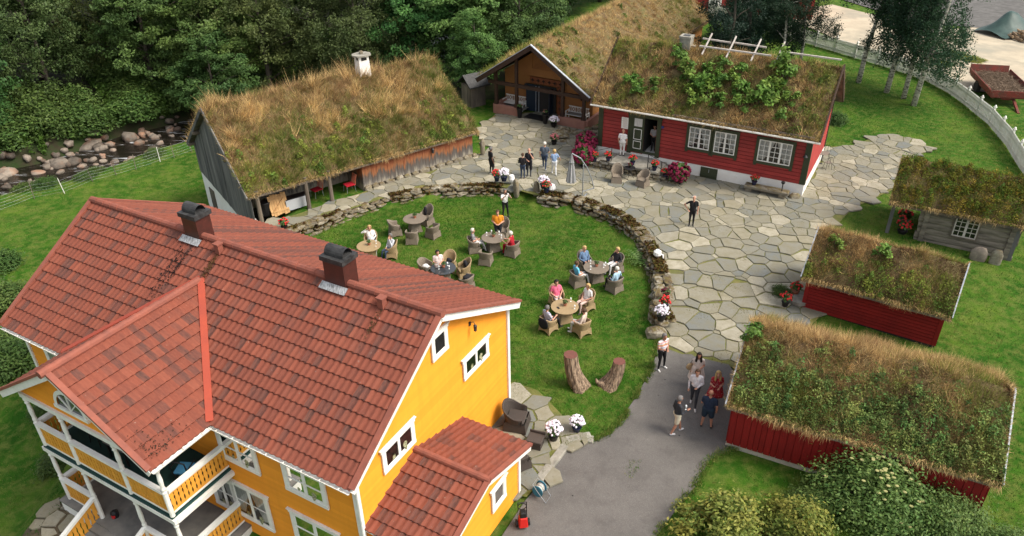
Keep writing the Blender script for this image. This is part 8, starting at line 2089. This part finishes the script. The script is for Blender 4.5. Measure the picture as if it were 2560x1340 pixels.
seat('blonde woman in dark jacket and white trousers near the wall', 15, shirt=(.03, .03, .034), legs=(.70, .69, .68), sleeve='long', hair='blonde', style='bob', arms=('rest', 'face'))
seat('dark haired man in turquoise shirt seen from behind', 16, shirt=(.14, .48, .66), legs=(.70, .68, .66), hair='brown')
seat('white haired person in pale blue shirt seen from behind', 17, shirt=(.42, .62, .76), legs=(.02, .02, .025), sleeve='long', hair='white', arms=('lap', 'rest'))
seat('dark haired woman in pink blouse at the lowest table', 18, shirt=(.72, .14, .24), legs=(.55, .50, .50), hair='black', style='bob')
seat('blonde woman in white T-shirt at the lowest table', 19, shirt=(.76, .74, .72), legs=(.62, .45, .40), hair='blonde', style='bob')
seat('grey haired man in checked shirt seen from behind at the lowest table', 20, shirt='check_shirt', legs=(.015, .015, .018), hair='grey', build=1.1, arms=('lap', 'table'), turn=R(-12))
seat('dark haired person in beige leaning back, lowest on the lawn', 21, shirt=(.62, .50, .42), legs=(.60, .55, .50), sleeve='long', hair='brown', arms=('rest', 'lap'), turn=R(30), shoe=WHT)
finish_people()
# things in hands
p_, a = chair_at(5)
tag(MB().tube([(0, 0, 0), (.02, .04, .82), (.02, -.05, .86)], .012, 6).build('walking_stick', 'white_plastic', loc=off(p_, a, -.25, .72, 0)), 'pale walking stick in front of the seated man', 'walking stick')
x, y, _ = (5.93, 20.66, 0.00); wineglass_o = thing('wine_glass', 'wine glass held by the man in cream shorts', 'glass', (x + .27, y - .02, 1.18)); MB().lathe([(.03, 0), (.006, .012), (.006, .08), (.036, .11), (.038, .15), (.03, .19)], (0, 0, 0), 10).build('goblet', 'clear_glass', wineglass_o)
x, y, _ = (-0.34, 38.04, 0.00); tag(MB().box((0, 0, 0), (.15, .02, .08)).build('mobile_phone', 'black_pot', loc=(x + .08, y - .36, 1.62)), 'dark phone held up by the man in the white shirt', 'phone')
x, y, _ = (7.23, 23.30, 0.00); hb = thing('straw_bag', 'round straw bag on the arm of the woman in white', 'bag', (x - .30, y + .02, .98)); MB().lathe([(.02, -.06), (.15, -.04), (.16, 0), (.15, .04), (.02, .06)], (0, 0, 0), 14).build('pouch', 'wicker_tan', hb).rotation_euler = (R(90), 0, R(20)); MB().tube([(0, 0, .15), (.06, 0, .3), (.12, 0, .42)], .01, 5).build('strap', 'wicker_dark', hb)
